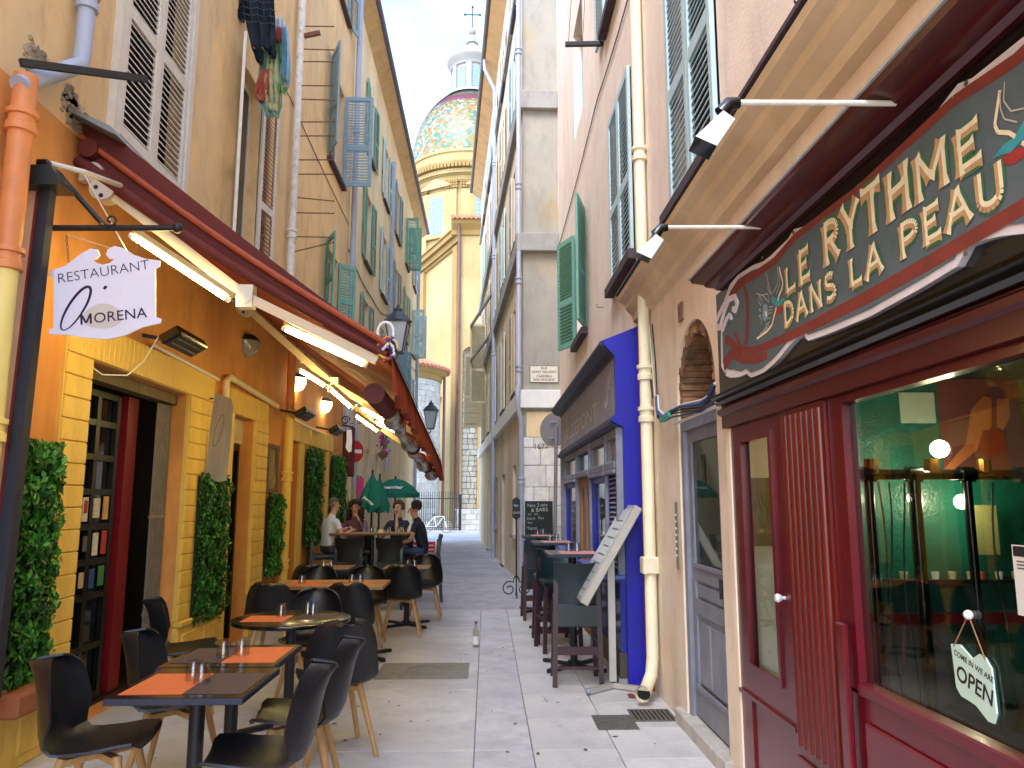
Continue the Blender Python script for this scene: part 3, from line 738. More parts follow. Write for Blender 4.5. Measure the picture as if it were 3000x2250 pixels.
# quoin of limestone blocks
qb = MB(); qb.box(.725, 1.448, YC-.001, YC+.2, 0, 2.85); quo = qb.build('quoin', m_mortar, CH)
z = 0.0; k = 0
while z < 2.80:
    h = (.36, .42, .34, .40)[k % 4]
    if z+h > 2.7: h = 2.85-z
    cuts = [(.70, 1.05, 1.46), (.70, .92, 1.22, 1.46), (.70, 1.16, 1.46)][k % 3]
    for i in range(len(cuts)-1):
        b = MB(); b.box(cuts[i]+.004, min(cuts[i+1], 1.447)-.004, YC-.035-random.uniform(0, .006), YC+.1, z+.004, z+h-.004, ch=.012); b.build('stone', mat('quoin_stone', 'E6E2DC', .85, .12, 6, .5, 60, rnd=.1, grime=.4), quo)
    z += h; k += 1
q = MB(); q.box(.78, 1.447, YC-.03, YC-.002, 2.86, 3.35); q.build('yellow_patch', m_far, CH)
text_mb('1677', .15, (1.06, YC-.045, 2.62), (1, 0, 0), (0, 0, 1), .003).build('numerals', m_sill, CH)
# eave with gutter
ev = MB(); ev.add([cs(t, z, x) for t in (-.3, 18.4) for z, x in ((15.2, -.02), (15.5, .4), (15.62, .4), (15.62, -.02))], [(0, 1, 2, 3), (7, 6, 5, 4), (0, 4, 5, 1), (1, 5, 6, 2), (2, 6, 7, 3), (3, 7, 4, 0)]); ev.build('soffit', m_soff, CH)
q = MB(); q.tube([cs(-.3, 15.6, .45), cs(18.4, 15.6, .45)], .08, 10); q.build('gutter', m_iron_g, CH)
q = MB(); q.add([cs(-.3, 15.66, .45), cs(18.4, 15.66, .45), cs(18.4, 17.5, -4), cs(-.3, 17.5, -4)], [(0, 1, 2, 3)]); q.build('roof', m_tile, CH)


# ================================================================ church with tiled dome
CHU = thing('church', 'baroque church with patterned tiled dome, lantern and stone buttress', 'church', (-1.5, 60, 0))
YD = 75.0
ctr = on(1381, 445, 'y', YD); XD = ctr.x
zb = on(1381, 438, 'y', YD-6).z; rD = XD - on(1204, 452, 'y', YD).x
zl = on(1381, 262, 'y', YD-2.2).z
rl = 64/2250*YD
m_chw = mat('lantern_white', '989490', .8, .06, .5)
# dome: each scale tile coloured by its place in the pattern
cols = [mat('dome_' + c, c, .45, .1, 3) for c in ('3C705C', '94702E', '948E7C', '82582E', '7E3C4E', '647C78')]
db = MB(); rows, seg = 46, 120
def prof(t): 
    a = t*math.acos(rl*1.05/rD)
    return rD*math.cos(a), zb + (zl-zb)*math.sin(a)/math.sin(math.acos(rl*1.05/rD))
cr_ = MB(); cr_.lathe([(prof(i/20)[0]-.02, prof(i/20)[1]) for i in range(21)], (XD, YD, 0), 72)
dome = cr_.build('dome', m_joint, CHU, smooth=True)
for j in range(rows):
    r0, z0 = prof(j/rows); r1, z1 = prof(min(1, (j+1.25)/rows))
    t = j/rows
    for i in range(seg):
        a0 = 2*math.pi*(i+(j % 2)*.5)/seg; a1 = a0+2*math.pi/seg; am = (a0+a1)/2
        if math.sin(am) > .35: continue
        if .60 < t < .70: mi = 4
        else: mi = random.choices((0, 1, 2, 3, 5), (3, 4, 4, 1.6, 2) if t < .7 else (5, 4, 2, 1, 1))[0]
        db.add([(XD+math.cos(a0)*r0, YD+math.sin(a0)*r0, z0+.05), (XD+math.cos(a1)*r0, YD+math.sin(a1)*r0, z0+.05), (XD+math.cos(a1)*r1, YD+math.sin(a1)*r1, z1), (XD+math.cos(a0)*r1, YD+math.sin(a0)*r1, z1)], [(0, 1, 2, 3)], mi)
db.build('roof_tiles', cols, dome, kind='stuff')
# drum
zd0 = 22.0; rd = rD*1.0
d = MB(); d.lathe([(rd*.95, zd0), (rd*.95, zb-2.6)], (XD, YD, 0), 72); drum = d.build('drum', m_chy, CHU, smooth=True)
c = MB(); c.lathe([(rd*.95, zb-3.2), (rd*.98, zb-3.1), (rd*.98, zb-2.6), (rd*1.02, zb-2.5), (rd*1.03, zb-1.95), (rd*1.09, zb-1.6), (rd*1.10, zb-1.35), (rd*1.02, zb-1.2), (rd*1.02, zb-.35), (rd*1.04, zb-.3), (rd*1.04, zb-.05), (rd*.99, zb+.05)], (XD, YD, 0), 90)
cor = c.build('cornice', m_chy, CHU, smooth=True)
for i in range(60):
    a = -math.pi + math.pi*i/59
    M = Matrix.Translation((XD+math.cos(a)*rd*1.05, YD+math.sin(a)*rd*1.05, zb-1.78)) @ Matrix.Rotation(a, 4, 'Z')
    MB(M).box(-.35, .32, -.13, .13, -.2, .16).build('modillion', m_cho, cor)
dn = MB()
for i in range(160):
    a = -math.pi + math.pi*i/159
    dn.M = Matrix.Translation((XD+math.cos(a)*rd*1.03, YD+math.sin(a)*rd*1.03, zb-2.25)) @ Matrix.Rotation(a, 4, 'Z')
    dn.box(-.1, .1, -.07, .07, -.2, .2)
dn.build('dentils', m_chy, cor, kind='stuff')
# drum pilasters and pedimented window
def drum_box(name, mm, parent, a, w_, z0, z1, out, inn=.3):
    M = Matrix.Translation((XD, YD, 0)) @ Matrix.Rotation(a, 4, 'Z')
    return MB(M).box(rd*.95-inn, rd*.95+out, -w_/2, w_/2, z0, z1).build(name, mm, parent)
aw = math.atan2(on(1270, 630, 'y', YD-5.5).y-YD, on(1270, 630, 'y', YD-5.5).x-XD)
zw0, zw1 = on(1270, 688, 'y', YD-5.2).z, on(1270, 580, 'y', YD-5.2).z
m_chwin = mat('church_glass', '7E92BE', .25, .12, 4)
for da in (-.78, 0, .78, 1.56, -1.56):
    a = aw+da
    drum_box('window_surround', m_chy, drum, a, 2.3, zw0-.3, zw1+.5, .16)
    drum_box('window_glass', m_chwin, drum, a, 1.55, zw0, zw1, .19)
    M = Matrix.Translation((XD, YD, 0)) @ Matrix.Rotation(a, 4, 'Z')
    b = MB(M)
    for i in range(1, 5): b.box(rd*.95+.18, rd*.95+.22, -.775+i*.31-.02, -.775+i*.31+.02, zw0, zw1)
    for i in range(1, 8): b.box(rd*.95+.18, rd*.95+.215, -.775, .775, zw0+(zw1-zw0)*i/8-.02, zw0+(zw1-zw0)*i/8+.02)
    b.build('glazing_bars', m_chw, drum)
    drum_box('sill', m_cho, drum, a, 2.2, zw0-.42, zw0-.3, .3)
    b = MB(M); zp = zw1+.9
    b.prism([(-1.7, zp), (1.7, zp), (1.7, zp+.18), (0, zp+1.0), (-1.7, zp+.18)], (rd*.95-.2, 0, 0), (0, 1, 0), (0, 0, 1), (1, 0, 0), .55); b.build('pediment', m_chy, drum)
    for s_ in (-1, 1):
        aa = a+s_*.27
        drum_box('pilaster', m_chy, drum, aa, 1.0, zd0, zb-3.9, .22)
        M2 = Matrix.Translation((XD, YD, 0)) @ Matrix.Rotation(aa, 4, 'Z')
        b = MB(M2)
        for zz in range(3):
            for yy in range(5): b.ball((rd*.95+.26, -.5+yy*.25, zb-3.75+zz*.26), .15, 6, 4)
        b.box(rd*.95-.2, rd*.95+.34, -.64, .64, zb-3.1, zb-2.95)
        b.build('capital', m_cho, drum)
# lantern
ln = MB(); ln.lathe([(rl*1.35, zl-.3), (rl*1.35, zl), (rl*1.2, zl+.15), (rl*.98, zl+.2), (rl*.98, zl+3.0), (rl*1.05, zl+3.1), (rl*1.08, zl+3.5), (rl*1.22, zl+3.8), (rl*1.24, zl+4.05), (rl*1.05, zl+4.2),
                     (rl*.8, zl+4.7), (rl*.5, zl+5.4), (rl*.28, zl+6.1), (rl*.2, zl+6.3), (rl*.3, zl+6.4), (rl*.16, zl+6.6), (rl*.12, zl+7.4), (0, zl+7.5)], (XD, YD, 0), 40)
lan = ln.build('lantern', m_chw, CHU, smooth=True)
for i in range(8):
    a = aw-.75+i*math.pi/4
    M = Matrix.Translation((XD, YD, 0)) @ Matrix.Rotation(a, 4, 'Z')
    MB(M).box(rl*.9, rl*.985, -.45, .45, zl+.5, zl+2.7).build('opening', m_chwin, lan)
    M = Matrix.Translation((XD, YD, 0)) @ Matrix.Rotation(a+math.pi/8, 4, 'Z')
    MB(M).box(rl*.9, rl*1.06, -.28, .28, zl+.2, zl+3.05).build('pilaster', m_chw, lan)
q = MB(); q.ball((XD, YD, zl+7.8), .42, 14, 10); q.build('finial_ball', m_chw, CHU, smooth=True)
q = MB(); zz = zl+8.2; q.cyl((XD, YD, zz), (XD, YD, zz+2.5), .06, n=6); q.cyl((XD-.8, YD, zz+1.6), (XD+.8, YD, zz+1.6), .06, n=6)
for x, z in ((-.8, 1.6), (.8, 1.6), (0, 2.5)): q.ball((XD+x, YD, zz+z), .14, 6, 4)
q.build('cross', m_iron, CHU)
# block in front: right-hand choir wall with tiled eave, buttress niche and stone base
YB = 45.0; zc = on(1380, 650, 'y', YB).z
xb0 = on(1346, 1000, 'y', YB).x; xb1 = 4.0
nx0, nx1 = on(1354, 1200, 'y', YB).x, on(1399, 1200, 'y', YB).x
nz0, nz1 = on(1375, 1490, 'y', YB).z, on(1375, 1016, 'y', YB).z
sp_z = nz1-(nx1-nx0)/2
w_ = MB(); wall_grid(w_, YB, 'y', xb0, xb1, 0, zc, [(nx0, nx1, nz0, nz1)], .5, -1)
w_.quad((xb0, YB, 0), (xb0, YB+14, 0), (xb0, YB+14, zc), (xb0, YB, zc)); cwall = w_.build('choir_wall', m_chy, CHU)
ncx, nr = (nx0+nx1)/2, (nx1-nx0)/2
s_ = MB()
for i in range(16):
    t0, t1 = math.pi*i/16, math.pi*(i+1)/16
    s_.add([(ncx+nr*math.cos(t0), YB, sp_z+nr*math.sin(t0)), (ncx+nr*math.cos(t1), YB, sp_z+nr*math.sin(t1)), (ncx+nr*math.cos(t1), YB, nz1), (ncx+nr*math.cos(t0), YB, nz1)], [(0, 1, 2, 3)])
    s_.add([(ncx+nr*math.cos(t0), YB, sp_z+nr*math.sin(t0)), (ncx+nr*math.cos(t1), YB, sp_z+nr*math.sin(t1)), (ncx+nr*math.cos(t1), YB+.5, sp_z+nr*math.sin(t1)), (ncx+nr*math.cos(t0), YB+.5, sp_z+nr*math.sin(t0))], [(0, 1, 2, 3)])
s_.build('niche_arch', m_chy, CHU)
q = MB(); q.box(nx0-.2, nx1+.2, YB+.5, YB+.6, nz0, nz1+.1); btr = q.build('buttress', m_mortar, CHU)
z = nz0; k = 0
while z < nz1-.05:
    h = random.uniform(.24, .36)
    x = nx0-.0; 
    while x < nx1-.02:
        wd = min(random.uniform(.22, .5), nx1-x)
        MB().box(x+.008, x+wd-.008, YB+.12+random.uniform(0, .08) if z < nz1-3 else YB+.3+random.uniform(0, .05), YB+.5, z+.008, z+h-.008, ch=.02).build('stone', m_stone2 if z < nz1-3.2 else mat('weathered_stone', 'A89C88', .9, .2, 6, .6, rnd=.12), btr)
        x += wd
    z += h
base = MB(); base.box(xb0-.15, xb1, YB-.28, YB-.01, 0, nz0-.02); bs = base.build('stone_base', m_mortar, CHU)
z = 0.0
for k in range(4):
    h = (nz0-.02)/4; x = xb0-.16-(k % 2)*.3
    while x < 1.5:
        wd = .62; xa, xe = max(x, xb0-.16), x+wd
        MB().box(xa+.006, xe-.006, YB-.31-random.uniform(0, .012), YB-.2, z+.006, z+h-.006, ch=.015).build('stone', m_stone, bs); x += wd
    z += h
e = MB(); e.lathe([(0, 0)], n=3) if False else None
pr = [(0, -.9), (.12, -.85), (.15, -.55), (.45, -.25), (.55, 0), (0, 0)]
q = MB(); n = len(pr)
q.add([(x, YB-a, zc+z_) for x in (xb0-.55, xb1) for a, z_ in pr], [tuple(range(n)), tuple(range(2*n-1, n-1, -1))] + [(i, (i+1) % n, (i+1) % n+n, i+n) for i in range(n)])
q.add([(xb0-a, y, zc+z_) for y in (YB, YB+3) for a, z_ in pr], [tuple(range(n)), tuple(range(2*n-1, n-1, -1))] + [(i, (i+1) % n, (i+1) % n+n, i+n) for i in range(n)])
cev = q.build('eave', m_cho, CHU)
rt = MB(); rt.add([(xb0-.6, YB-.65, zc+.02), (xb1, YB-.65, zc+.02), (xb1, YB+5, zc+1.6), (xb0+2.5, YB+5, zc+1.6)], [(0, 1, 2, 3)]); roof = rt.build('choir_roof', m_tile, CHU)
me = MB().tube([(0, -.1, 0), (0, 1.2, .34)], .13, 8).mesh('roof_tile', mats=[m_tile])
for i in range(12): piece('roof_tile', me, roof, (xb0-.45+i*.28, YB-.66, zc+.06))
# diagonal wall behind with pilasters and the sloping cornice line
P0 = Vector((xb0, YB+1.5, 0)); P1 = on(1212, 1000, 'y', 55.0); P1.z = 0
dv = (P1-P0).normalized(); nv = Vector((dv.y, -dv.x, 0)); nv = nv if nv.y < 0 else -nv
Ln = (P1-P0).length
def dg(t, z, out=0.0): return tuple(P0+dv*t+nv*out+Vector((0, 0, z)))
def dbox(t0, t1, z0, z1, o0, o1):
    return ([dg(t, z, o) for t in (t0, t1) for z in (z0, z1) for o in (o0, o1)], [(0, 1, 3, 2), (4, 6, 7, 5), (0, 4, 5, 1), (2, 3, 7, 6), (0, 2, 6, 4), (1, 5, 7, 3)])
q = MB(); q.add([dg(0, 0), dg(Ln, 0), dg(Ln, zc), dg(0, zc)], [(0, 1, 2, 3)]); q.build('transept_wall', m_chy, CHU)
for t0, t1 in ((.2, 1.0), (Ln*.72, Ln)):
    q = MB(); q.add(*dbox(t0, t1, 0, zc-.9, -.1, .22)); q.build('pilaster', m_cho, CHU)
q = MB()
for z0, z1, o in ((zc-.95, zc-.75, .12), (zc-.75, zc-.35, .28), (zc-.35, zc, .5), (zc, zc+.12, .6)): q.add(*dbox(-.2, Ln+.3, z0, z1, -.1, o))
q.build('cornice', m_cho, CHU)
q = MB(); tw = Ln*.42; q.add(*dbox(tw-.45, tw+.45, 8.6, 12.4, -.2, .015)); q.build('niche_window', mat('niche_ochre', 'C99A58', .9, .1), CHU)
q = MB(); q.add(*dbox(tw-.7, tw+.7, 8.1, 8.35, -.1, .2)); q.build('niche_sill', m_cho, CHU)
# round stone apse with tiled roof
YA = 44.0; xr_ = on(1288, 1250, 'y', YA).x; ra_ = 2.7; xa_ = xr_-ra_
ze = on(1280, 1085, 'y', YA-1).z
q = MB(); q.lathe([(ra_-.06, 0), (ra_-.06, ze-.6)], (xa_, YA, 0), 48); aps = q.build('apse', m_mortar, CHU)
nrow = 26; hh = (ze-.6)/nrow
for j in range(nrow):
    nst = 30
    for i in range(nst):
        a0 = 2*math.pi*(i+(j % 2)*.5)/nst; a1 = a0+2*math.pi/nst
        am = (a0+a1)/2
        if not (-math.pi*.62 < ((am+math.pi) % (2*math.pi))-math.pi < .25): continue
        ro = ra_+random.uniform(0, .02); b = MB(); g_ = .006
        b.add([(xa_+math.cos(a)*r_, YA+math.sin(a)*r_, z_) for a in (a0+.003, a1-.003) for r_ in (ra_-.1, ro) for z_ in (j*hh+g_, (j+1)*hh-g_)], [(0, 1, 3, 2), (4, 6, 7, 5), (0, 4, 5, 1), (2, 3, 7, 6), (0, 2, 6, 4), (1, 5, 7, 3)])
        b.build('stone', m_stone, aps)
q = MB(); q.lathe([(ra_, ze-.6), (ra_+.08, ze-.55), (ra_+.12, ze-.3), (ra_+.4, ze-.1), (ra_+.45, ze), (ra_, ze)], (xa_, YA, 0), 48); q.build('apse_cornice', m_cho, CHU, smooth=True)
q = MB(); q.lathe([(ra_+.55, ze+.01), (.3, ze+1.3)], (xa_, YA, 0), 48); aro = q.build('apse_roof', m_tile, CHU, smooth=True)
for i in range(26):
    a = -math.pi*.62+i*.075*1.2
    MB().tube([(xa_+math.cos(a)*(ra_+.58), YA+math.sin(a)*(ra_+.58), ze+.05), (xa_+math.cos(a)*(ra_-1), YA+math.sin(a)*(ra_-1), ze+.8)], [.12, .09], 7).build('roof_tile', m_tile, aro)
# ================================================================ red tattoo shopfront
m_red = mat('red_gloss', '640A1A', .32, .10, 4, .06, 40, coat=.3, col2='540815', grime=.3)
m_red2 = mat('red_fluted', '5E100C', .34, .14, 5, .08, 60, coat=.25, stretch=(1, 1, .25), grime=.35)
m_mar = mat('maroon_gloss', '4A0A14', .3, .12, 4, coat=.4)
m_blkg = mat('black_gloss', '0C0D0E', .25, .1, 4, coat=.4)
m_glass = thin_glass('shop_glass', (.90, .95, .93), 1.5, 0, .02)
SX = 1.40
TS = thing('tattoo_shopfront', 'dark red tattoo shopfront with black painted sign board and big window', 'shopfront', (SX, 2.5, 0))
def profile_y(mb, prof, y0, y1, m=None):
    n = len(prof)
    mb.add([(x, y, z) for y in (y0, y1) for x, z in prof], [tuple(range(n-1, -1, -1)), tuple(range(n, 2*n))] + [(i, (i+1) % n, (i+1) % n+n, i+n) for i in range(n)], m)
    return mb
profile_y(MB(), [(1.449, 2.815), (1.34, 2.815), (1.32, 2.828), (1.27, 2.834), (1.26, 2.848), (1.19, 2.856), (1.18, 2.878), (1.449, 2.90)], -1.0, 4.30).build('cornice', m_mar, TS)
profile_y(MB(), [(1.17, 2.8755), (1.17, 2.887), (1.30, 2.897), (1.30, 2.8865)], -1.0, 4.31).build('lead_edge', m_band, TS)
MB().box(1.36, 1.449, -1.0, 4.40, 2.2, 2.8149).build('fascia', m_blkg, TS)
profile_y(MB(), [(1.449, 2.15), (1.345, 2.15), (1.33, 2.165), (1.335, 2.18), (1.31, 2.19), (1.305, 2.203), (1.34, 2.212), (1.449, 2.212)], -1.0, 4.42).build('moulding', m_blkg, TS)
MB().box(1.37, 1.449, -1.0, 4.42, 2.02, 2.148).build('architrave', m_mar, TS)
profile_y(MB(), [(1.369, 2.09), (1.345, 2.10), (1.345, 2.125), (1.369, 2.14)], -1.0, 4.42).build('architrave_bead', m_mar, TS)
# fluted pilaster
fl = MB(); fl.box(1.385, 1.46, 3.10, 3.55, 0, 2.018); pil = fl.build('pilaster', m_red2, TS)
for i in range(7):
    MB().cyl((1.386, 3.15+i*.06, .55), (1.386, 3.15+i*.06, 1.99), .02, n=10).build('reed', m_red2, pil, smooth=True)
MB().box(1.372, 1.3849, 3.10, 3.55, .0, .5, ch=.004).build('pilaster_base', m_red2, pil)
MB().box(1.36, 1.3849, 2.995, 3.06, 0, 1.14, ch=.006).build('lock_post', m_red, TS)
# door with tall glass
d = MB(); x0, x1 = 1.40, 1.45
d.box(x0, x1, 4.20, 4.36, .02, 2.015); d.box(x0, x1, 3.58, 3.73, .02, 2.015); d.box(x0, x1, 3.73, 4.20, 1.93, 2.015); d.box(x0, x1, 3.73, 4.20, .60, .735); d.box(x0+.012, x1, 3.73, 4.20, .02, .60)
dr_ = d.build('door', m_red, TS)
b = MB(); X = x0-.012
b.box(X, x0+.001, 4.17, 4.20, .735, 1.95); b.box(X, x0+.001, 3.73, 3.76, .735, 1.95); b.box(X, x0+.001, 3.76, 4.17, .735, .76); b.box(X, x0+.001, 3.76, 4.17, 1.92, 1.95); b.box(X-.004, x0+.001, 3.58, 4.36, .58, .60)
b.build('glazing_bead', m_red, dr_)
MB().box(x0+.02, x0+.026, 3.73, 4.20, .735, 1.93).build('pane', m_glass, dr_)
k = MB(); k.lathe([(.0, .05), (.016, .047), (.021, .036), (.016, .02), (.008, .014), (.008, 0)], n=14)
kk = MB(); kk.add([(x0-p.z, 3.66+p.x, 1.155+p.y) for p in k.v], k.f); kk.build('knob', mat('porcelain', 'E8E4EA', .15, 0, coat=.5), dr_, smooth=True)
MB().box(1.39, 1.449, 4.36, 4.42, 0, 2.015).build('jamb', m_peach, TS)
# large window
wf = MB(); wf.box(1.40, 1.455, 2.97, 3.09, .90, 2.018); wf.box(1.40, 1.455, -.2, 2.97, 1.985, 2.018); wf.box(1.39, 1.455, -.2, 2.97, .885, .93, ch=.006); wf.box(1.40, 1.455, .3, .42, .93, 1.985)
wn = wf.build('window_frame', m_red, TS)
MB().box(1.43, 1.437, .42, 2.97, .93, 1.985).build('pane', m_glass, wn)
sr = MB().box(1.405, 1.455, -.2, 3.09, 0, .884).build('stall_riser', m_red, TS)
MB().box(1.39, 1.4049, 2.1, 2.93, .08, .80, ch=.01).build('panel', m_red, sr); MB().box(1.39, 1.4049, .5, 2.0, .08, .80, ch=.01).build('panel', m_red, sr)
# ---- sign board: scroll-edged cut-out, mirrored about its middle
YM, ZM = 2.58, 2.52
half_top = [(4.20, 2.297), (4.274, 2.362), (4.268, 2.477), (4.25, 2.571), (4.335, 2.585), (4.354, 2.647), (4.281, 2.688), (4.18, 2.72), (4.06, 2.785), (3.913, 2.797), (3.693, 2.778), (3.55, 2.752), (3.45, 2.748), (3.235, 2.757), (3.171, 2.776), (3.03, 2.742), (2.894, 2.732)]
half_bot = [(2.60, 2.24), (2.90, 2.25), (3.092, 2.262), (3.146, 2.303), (3.22, 2.296), (3.285, 2.284), (3.40, 2.252), (3.479, 2.235), (3.629, 2.215), (3.80, 2.222), (3.86, 2.252), (3.95, 2.252), (4.05, 2.262), (4.13, 2.275)]
left = half_bot + half_top          # from middle bottom, round the far end, to middle top
out = left + [(2*YM-y, z) for y, z in reversed(left)]
inn = []
cn = len(out)
for i, (y, z) in enumerate(out):
    py_, pz_ = out[i-1]; ny_, nz_ = out[(i+1) % cn]
    dy, dz = ny_-py_, nz_-pz_; ln_ = math.hypot(dy, dz) or 1
    ox, oz = -dz/ln_, dy/ln_         # inward normal (outline runs clockwise seen from the street)
    s_ = 1 if (YM-y)*ox*.25+(ZM-z)*oz > 0 else -1
    o_ = .026 if y < 4.0 and y > 1.2 else .045
    inn.append((y+s_*ox*o_, z+s_*oz*o_))
SB = thing('shop_sign', 'dark painted sign board with white scroll edge and gold lettering above the red window', 'sign', (1.34, YM, 2.2))
U_, V_, W_ = (0, -1, 0), (0, 0, 1), (-1, 0, 0)
MB().prism([(-y, z) for y, z in out], (1.3595, 0, 0), U_, V_, W_, .024).build('scroll_edge', mat('sign_white', 'E6E2E8', .6, .08, 12, .1), SB)
MB().prism([(-y, z) for y, z in inn], (1.3352, 0, 0), U_, V_, W_, .003).build('painted_panel', mat('sign_slate', '566A70', .55, .12, 10, .1, 80, col2='5E6C76'), SB)
XS = 1.3318
def sign_poly(mb, pts, k=0, m=0):
    mb.add([(XS-.0004*k, y, z) for y, z in pts], [tuple(range(len(pts)))], m)
def sign_line(mb, pts, w0, k=0, m=0, w1=None):
    n_ = len(pts)
    for i in range(n_-1):
        (y0, z0), (y1, z1) = pts[i], pts[i+1]
        dy, dz = y1-y0, z1-z0; l_ = math.hypot(dy, dz) or 1
        a_ = w0 + ((w1 if w1 is not None else w0)-w0)*i/max(1, n_-1); b_ = w0 + ((w1 if w1 is not None else w0)-w0)*(i+1)/max(1, n_-1)
        ny_, nz_ = -dz/l_/2, dy/l_/2
        sign_poly(mb, [(y0+ny_*a_, z0+nz_*a_), (y1+ny_*b_, z1+nz_*b_), (y1-ny_*b_, z1-nz_*b_), (y0-ny_*a_, z0-nz_*a_)], k+.05*(i % 2), m)
# red-brown painted ribbons
rb = MB()
for sy in (1, -1):
    f_ = (lambda y: y) if sy == 1 else (lambda y: 2*YM-y)
    sign_line(rb, [(f_(y), z) for y, z in ((2.58, 2.31), (3.0, 2.315), (3.35, 2.325), (3.55, 2.335), (3.75, 2.35), (3.92, 2.40), (4.0, 2.5))], .05, .2, w1=.03)
    sign_line(rb, [(f_(y), z) for y, z in ((4.22, 2.36), (4.05, 2.40), (3.9, 2.34), (3.7, 2.30), (3.55, 2.29))], .075, .5, w1=.04)
    sign_line(rb, [(f_(y), z) for y, z in ((4.16, 2.66), (4.0, 2.725), (3.8, 2.735), (3.62, 2.715), (3.4, 2.705), (3.15, 2.735), (2.58, 2.712))], .05, 2, w1=.03)
    sign_line(rb, [(f_(y), z) for y, z in ((3.83, 2.72), (3.79, 2.62), (3.80, 2.50), (3.84, 2.40))], .035, 3, w1=.05)
    sign_line(rb, [(f_(y), z) for y, z in ((4.17, 2.50), (4.06, 2.46), (3.98, 2.40), (3.9, 2.36))], .05, 4)
rb.build('ribbon', mat('sign_redbrown', '84362C', .6, .15, 14), SB)
for sy in (1, -1):
    f_ = (lambda y: y) if sy == 1 else (lambda y: 2*YM-y)
    for pts, w_ in ((((4.22, 2.60), (4.15, 2.66), (4.06, 2.70), (3.97, 2.69), (3.93, 2.645), (3.97, 2.615), (4.0, 2.63)), .032), (((4.2, 2.56), (4.13, 2.60), (4.07, 2.615), (4.04, 2.59)), .024)):
        sc_ = MB()
        for i in range(len(pts)-1): sc_.beam((1.331, f_(pts[i][0]), pts[i][1]), (1.331, f_(pts[i+1][0]), pts[i+1][1]), .012, w_, up=(0, 0, 1) if abs(pts[i+1][0]-pts[i][0]) > .02 else (0, 1, 0))
        for y, z in pts: sc_.cyl((1.3375, f_(y), z), (1.3245, f_(y), z), w_/2, n=12)
        sc_.build('scroll', MATS['sign_white'], SB)
# hand-lettered two-tone capitals with a green halo
def arcp(cx_, cy_, rx, ry, a0, a1, n=8): return [(cx_+rx*math.cos(R(a0+(a1-a0)*i/n)), cy_+ry*math.sin(R(a0+(a1-a0)*i/n))) for i in range(n+1)]
G = {'L': (.55, [[(.12, 1), (.12, .08)], [(.12, .1), (.55, .1)]]),
     'E': (.55, [[(.12, 1), (.12, 0)], [(.12, .92), (.55, .92)], [(.12, .5), (.45, .55)], [(.12, .1), (.57, .1)]]),
     'R': (.62, [[(.12, 1), (.12, 0)], [(.12, .93)] + arcp(.3, .72, .27, .21, 90, -90, 12) + [(.12, .5)], [(.3, .5), (.6, .03)]]),
     'Y': (.62, [[(.03, 1), (.3, .5)], [(.6, 1), (.3, .5)], [(.3, .52), (.3, 0)]]),
     'T': (.62, [[(.0, .91), (.62, .91)], [(.31, .9), (.31, 0)]]),
     'H': (.64, [[(.1, 1), (.1, 0)], [(.55, 1), (.55, 0)], [(.1, .5), (.55, .55)]]),
     'M': (.8, [[(.1, 0), (.1, 1)], [(.1, .97), (.4, .35)], [(.4, .35), (.7, .97)], [(.7, 1), (.7, 0)]]),
     'D': (.62, [[(.1, 1), (.1, 0)], [(.1, .92)] + arcp(.2, .5, .37, .42, 90, -90, 10) + [(.1, .08)]]),
     'A': (.66, [[(.03, 0), (.33, 1)], [(.33, 1), (.63, 0)], [(.15, .32), (.52, .36)]]),
     'N': (.66, [[(.1, 0), (.1, 1)], [(.1, .97), (.57, .05)], [(.57, 1), (.57, 0)]]),
     'S': (.56, [arcp(.29, .73, .21, .2, 40, 270, 9) + arcp(.29, .29, .22, .22, 90, -140, 9)]),
     'P': (.6, [[(.12, 1), (.12, 0)], [(.12, .93)] + arcp(.3, .7, .27, .23, 90, -90, 12) + [(.12, .47)]]),
     'U': (.64, [[(.1, 1), (.1, .35)] + arcp(.33, .32, .23, .25, 180, 360, 8) + [(.56, 1)]])}
def lettering(text, y_start, y_end, zfun, hfun):
    ws = sum((G[c][0] if c != ' ' else .34) + .12 for c in text)
    s_ = (y_start-y_end)/ws
    cur = 0.0; mats_ = [mat('sign_green', '3E7A50', .6, .15, 20), mat('sign_tan', 'C9A274', .55, .12, 30), mat('sign_cream', 'FBF0CC', .5, .08, 30)]
    for c in text:
        if c == ' ': cur += .46; continue
        lt = MB(); si = 0; wd, strokes = G[c]
        t = (cur+wd/2)/ws; z0, h = zfun(t), hfun(t)
        for st_ in strokes:
            P_ = [(y_start-(cur+a)*s_, z0+b_*h) for a, b_ in st_]
            straight = len(st_) == 2
            W = h*.27
            si += 1; sign_line(lt, P_, W*1.5, 5+.12*si, 0)
            for i in range(len(P_)-1):
                (ya_, za_), (yb_, zb_) = P_[i], P_[i+1]
                dy, dz = yb_-ya_, zb_-za_; l_ = math.hypot(dy, dz) or 1; ny_, nz_ = -dz/l_, dy/l_
                if -ny_*.8+nz_*.6 < 0: ny_, nz_ = -ny_, -nz_       # cream side towards the right and up
                e_ = .72 if straight else .5
                fl_ = [(0, e_), (.22, .46), (.78, .46), (1, e_)] if straight else [(0, .5), (1, .5)]
                for (t0, w0), (t1, w1) in zip(fl_, fl_[1:]):
                    a0_ = (ya_+dy*t0, za_+dz*t0); a1_ = (ya_+dy*t1, za_+dz*t1)
                    sign_poly(lt, [a0_, a1_, (a1_[0]+ny_*W*w1, a1_[1]+nz_*W*w1), (a0_[0]+ny_*W*w0, a0_[1]+nz_*W*w0)], 9+.25*si+.06*(i % 2), 2)
                    sign_poly(lt, [a0_, a1_, (a1_[0]-ny_*W*w1, a1_[1]-nz_*W*w1), (a0_[0]-ny_*W*w0, a0_[1]-nz_*W*w0)], 8+.25*si+.06*(i % 2), 1)
        cur += wd+.12; lt.build('letter', mats_, SB)
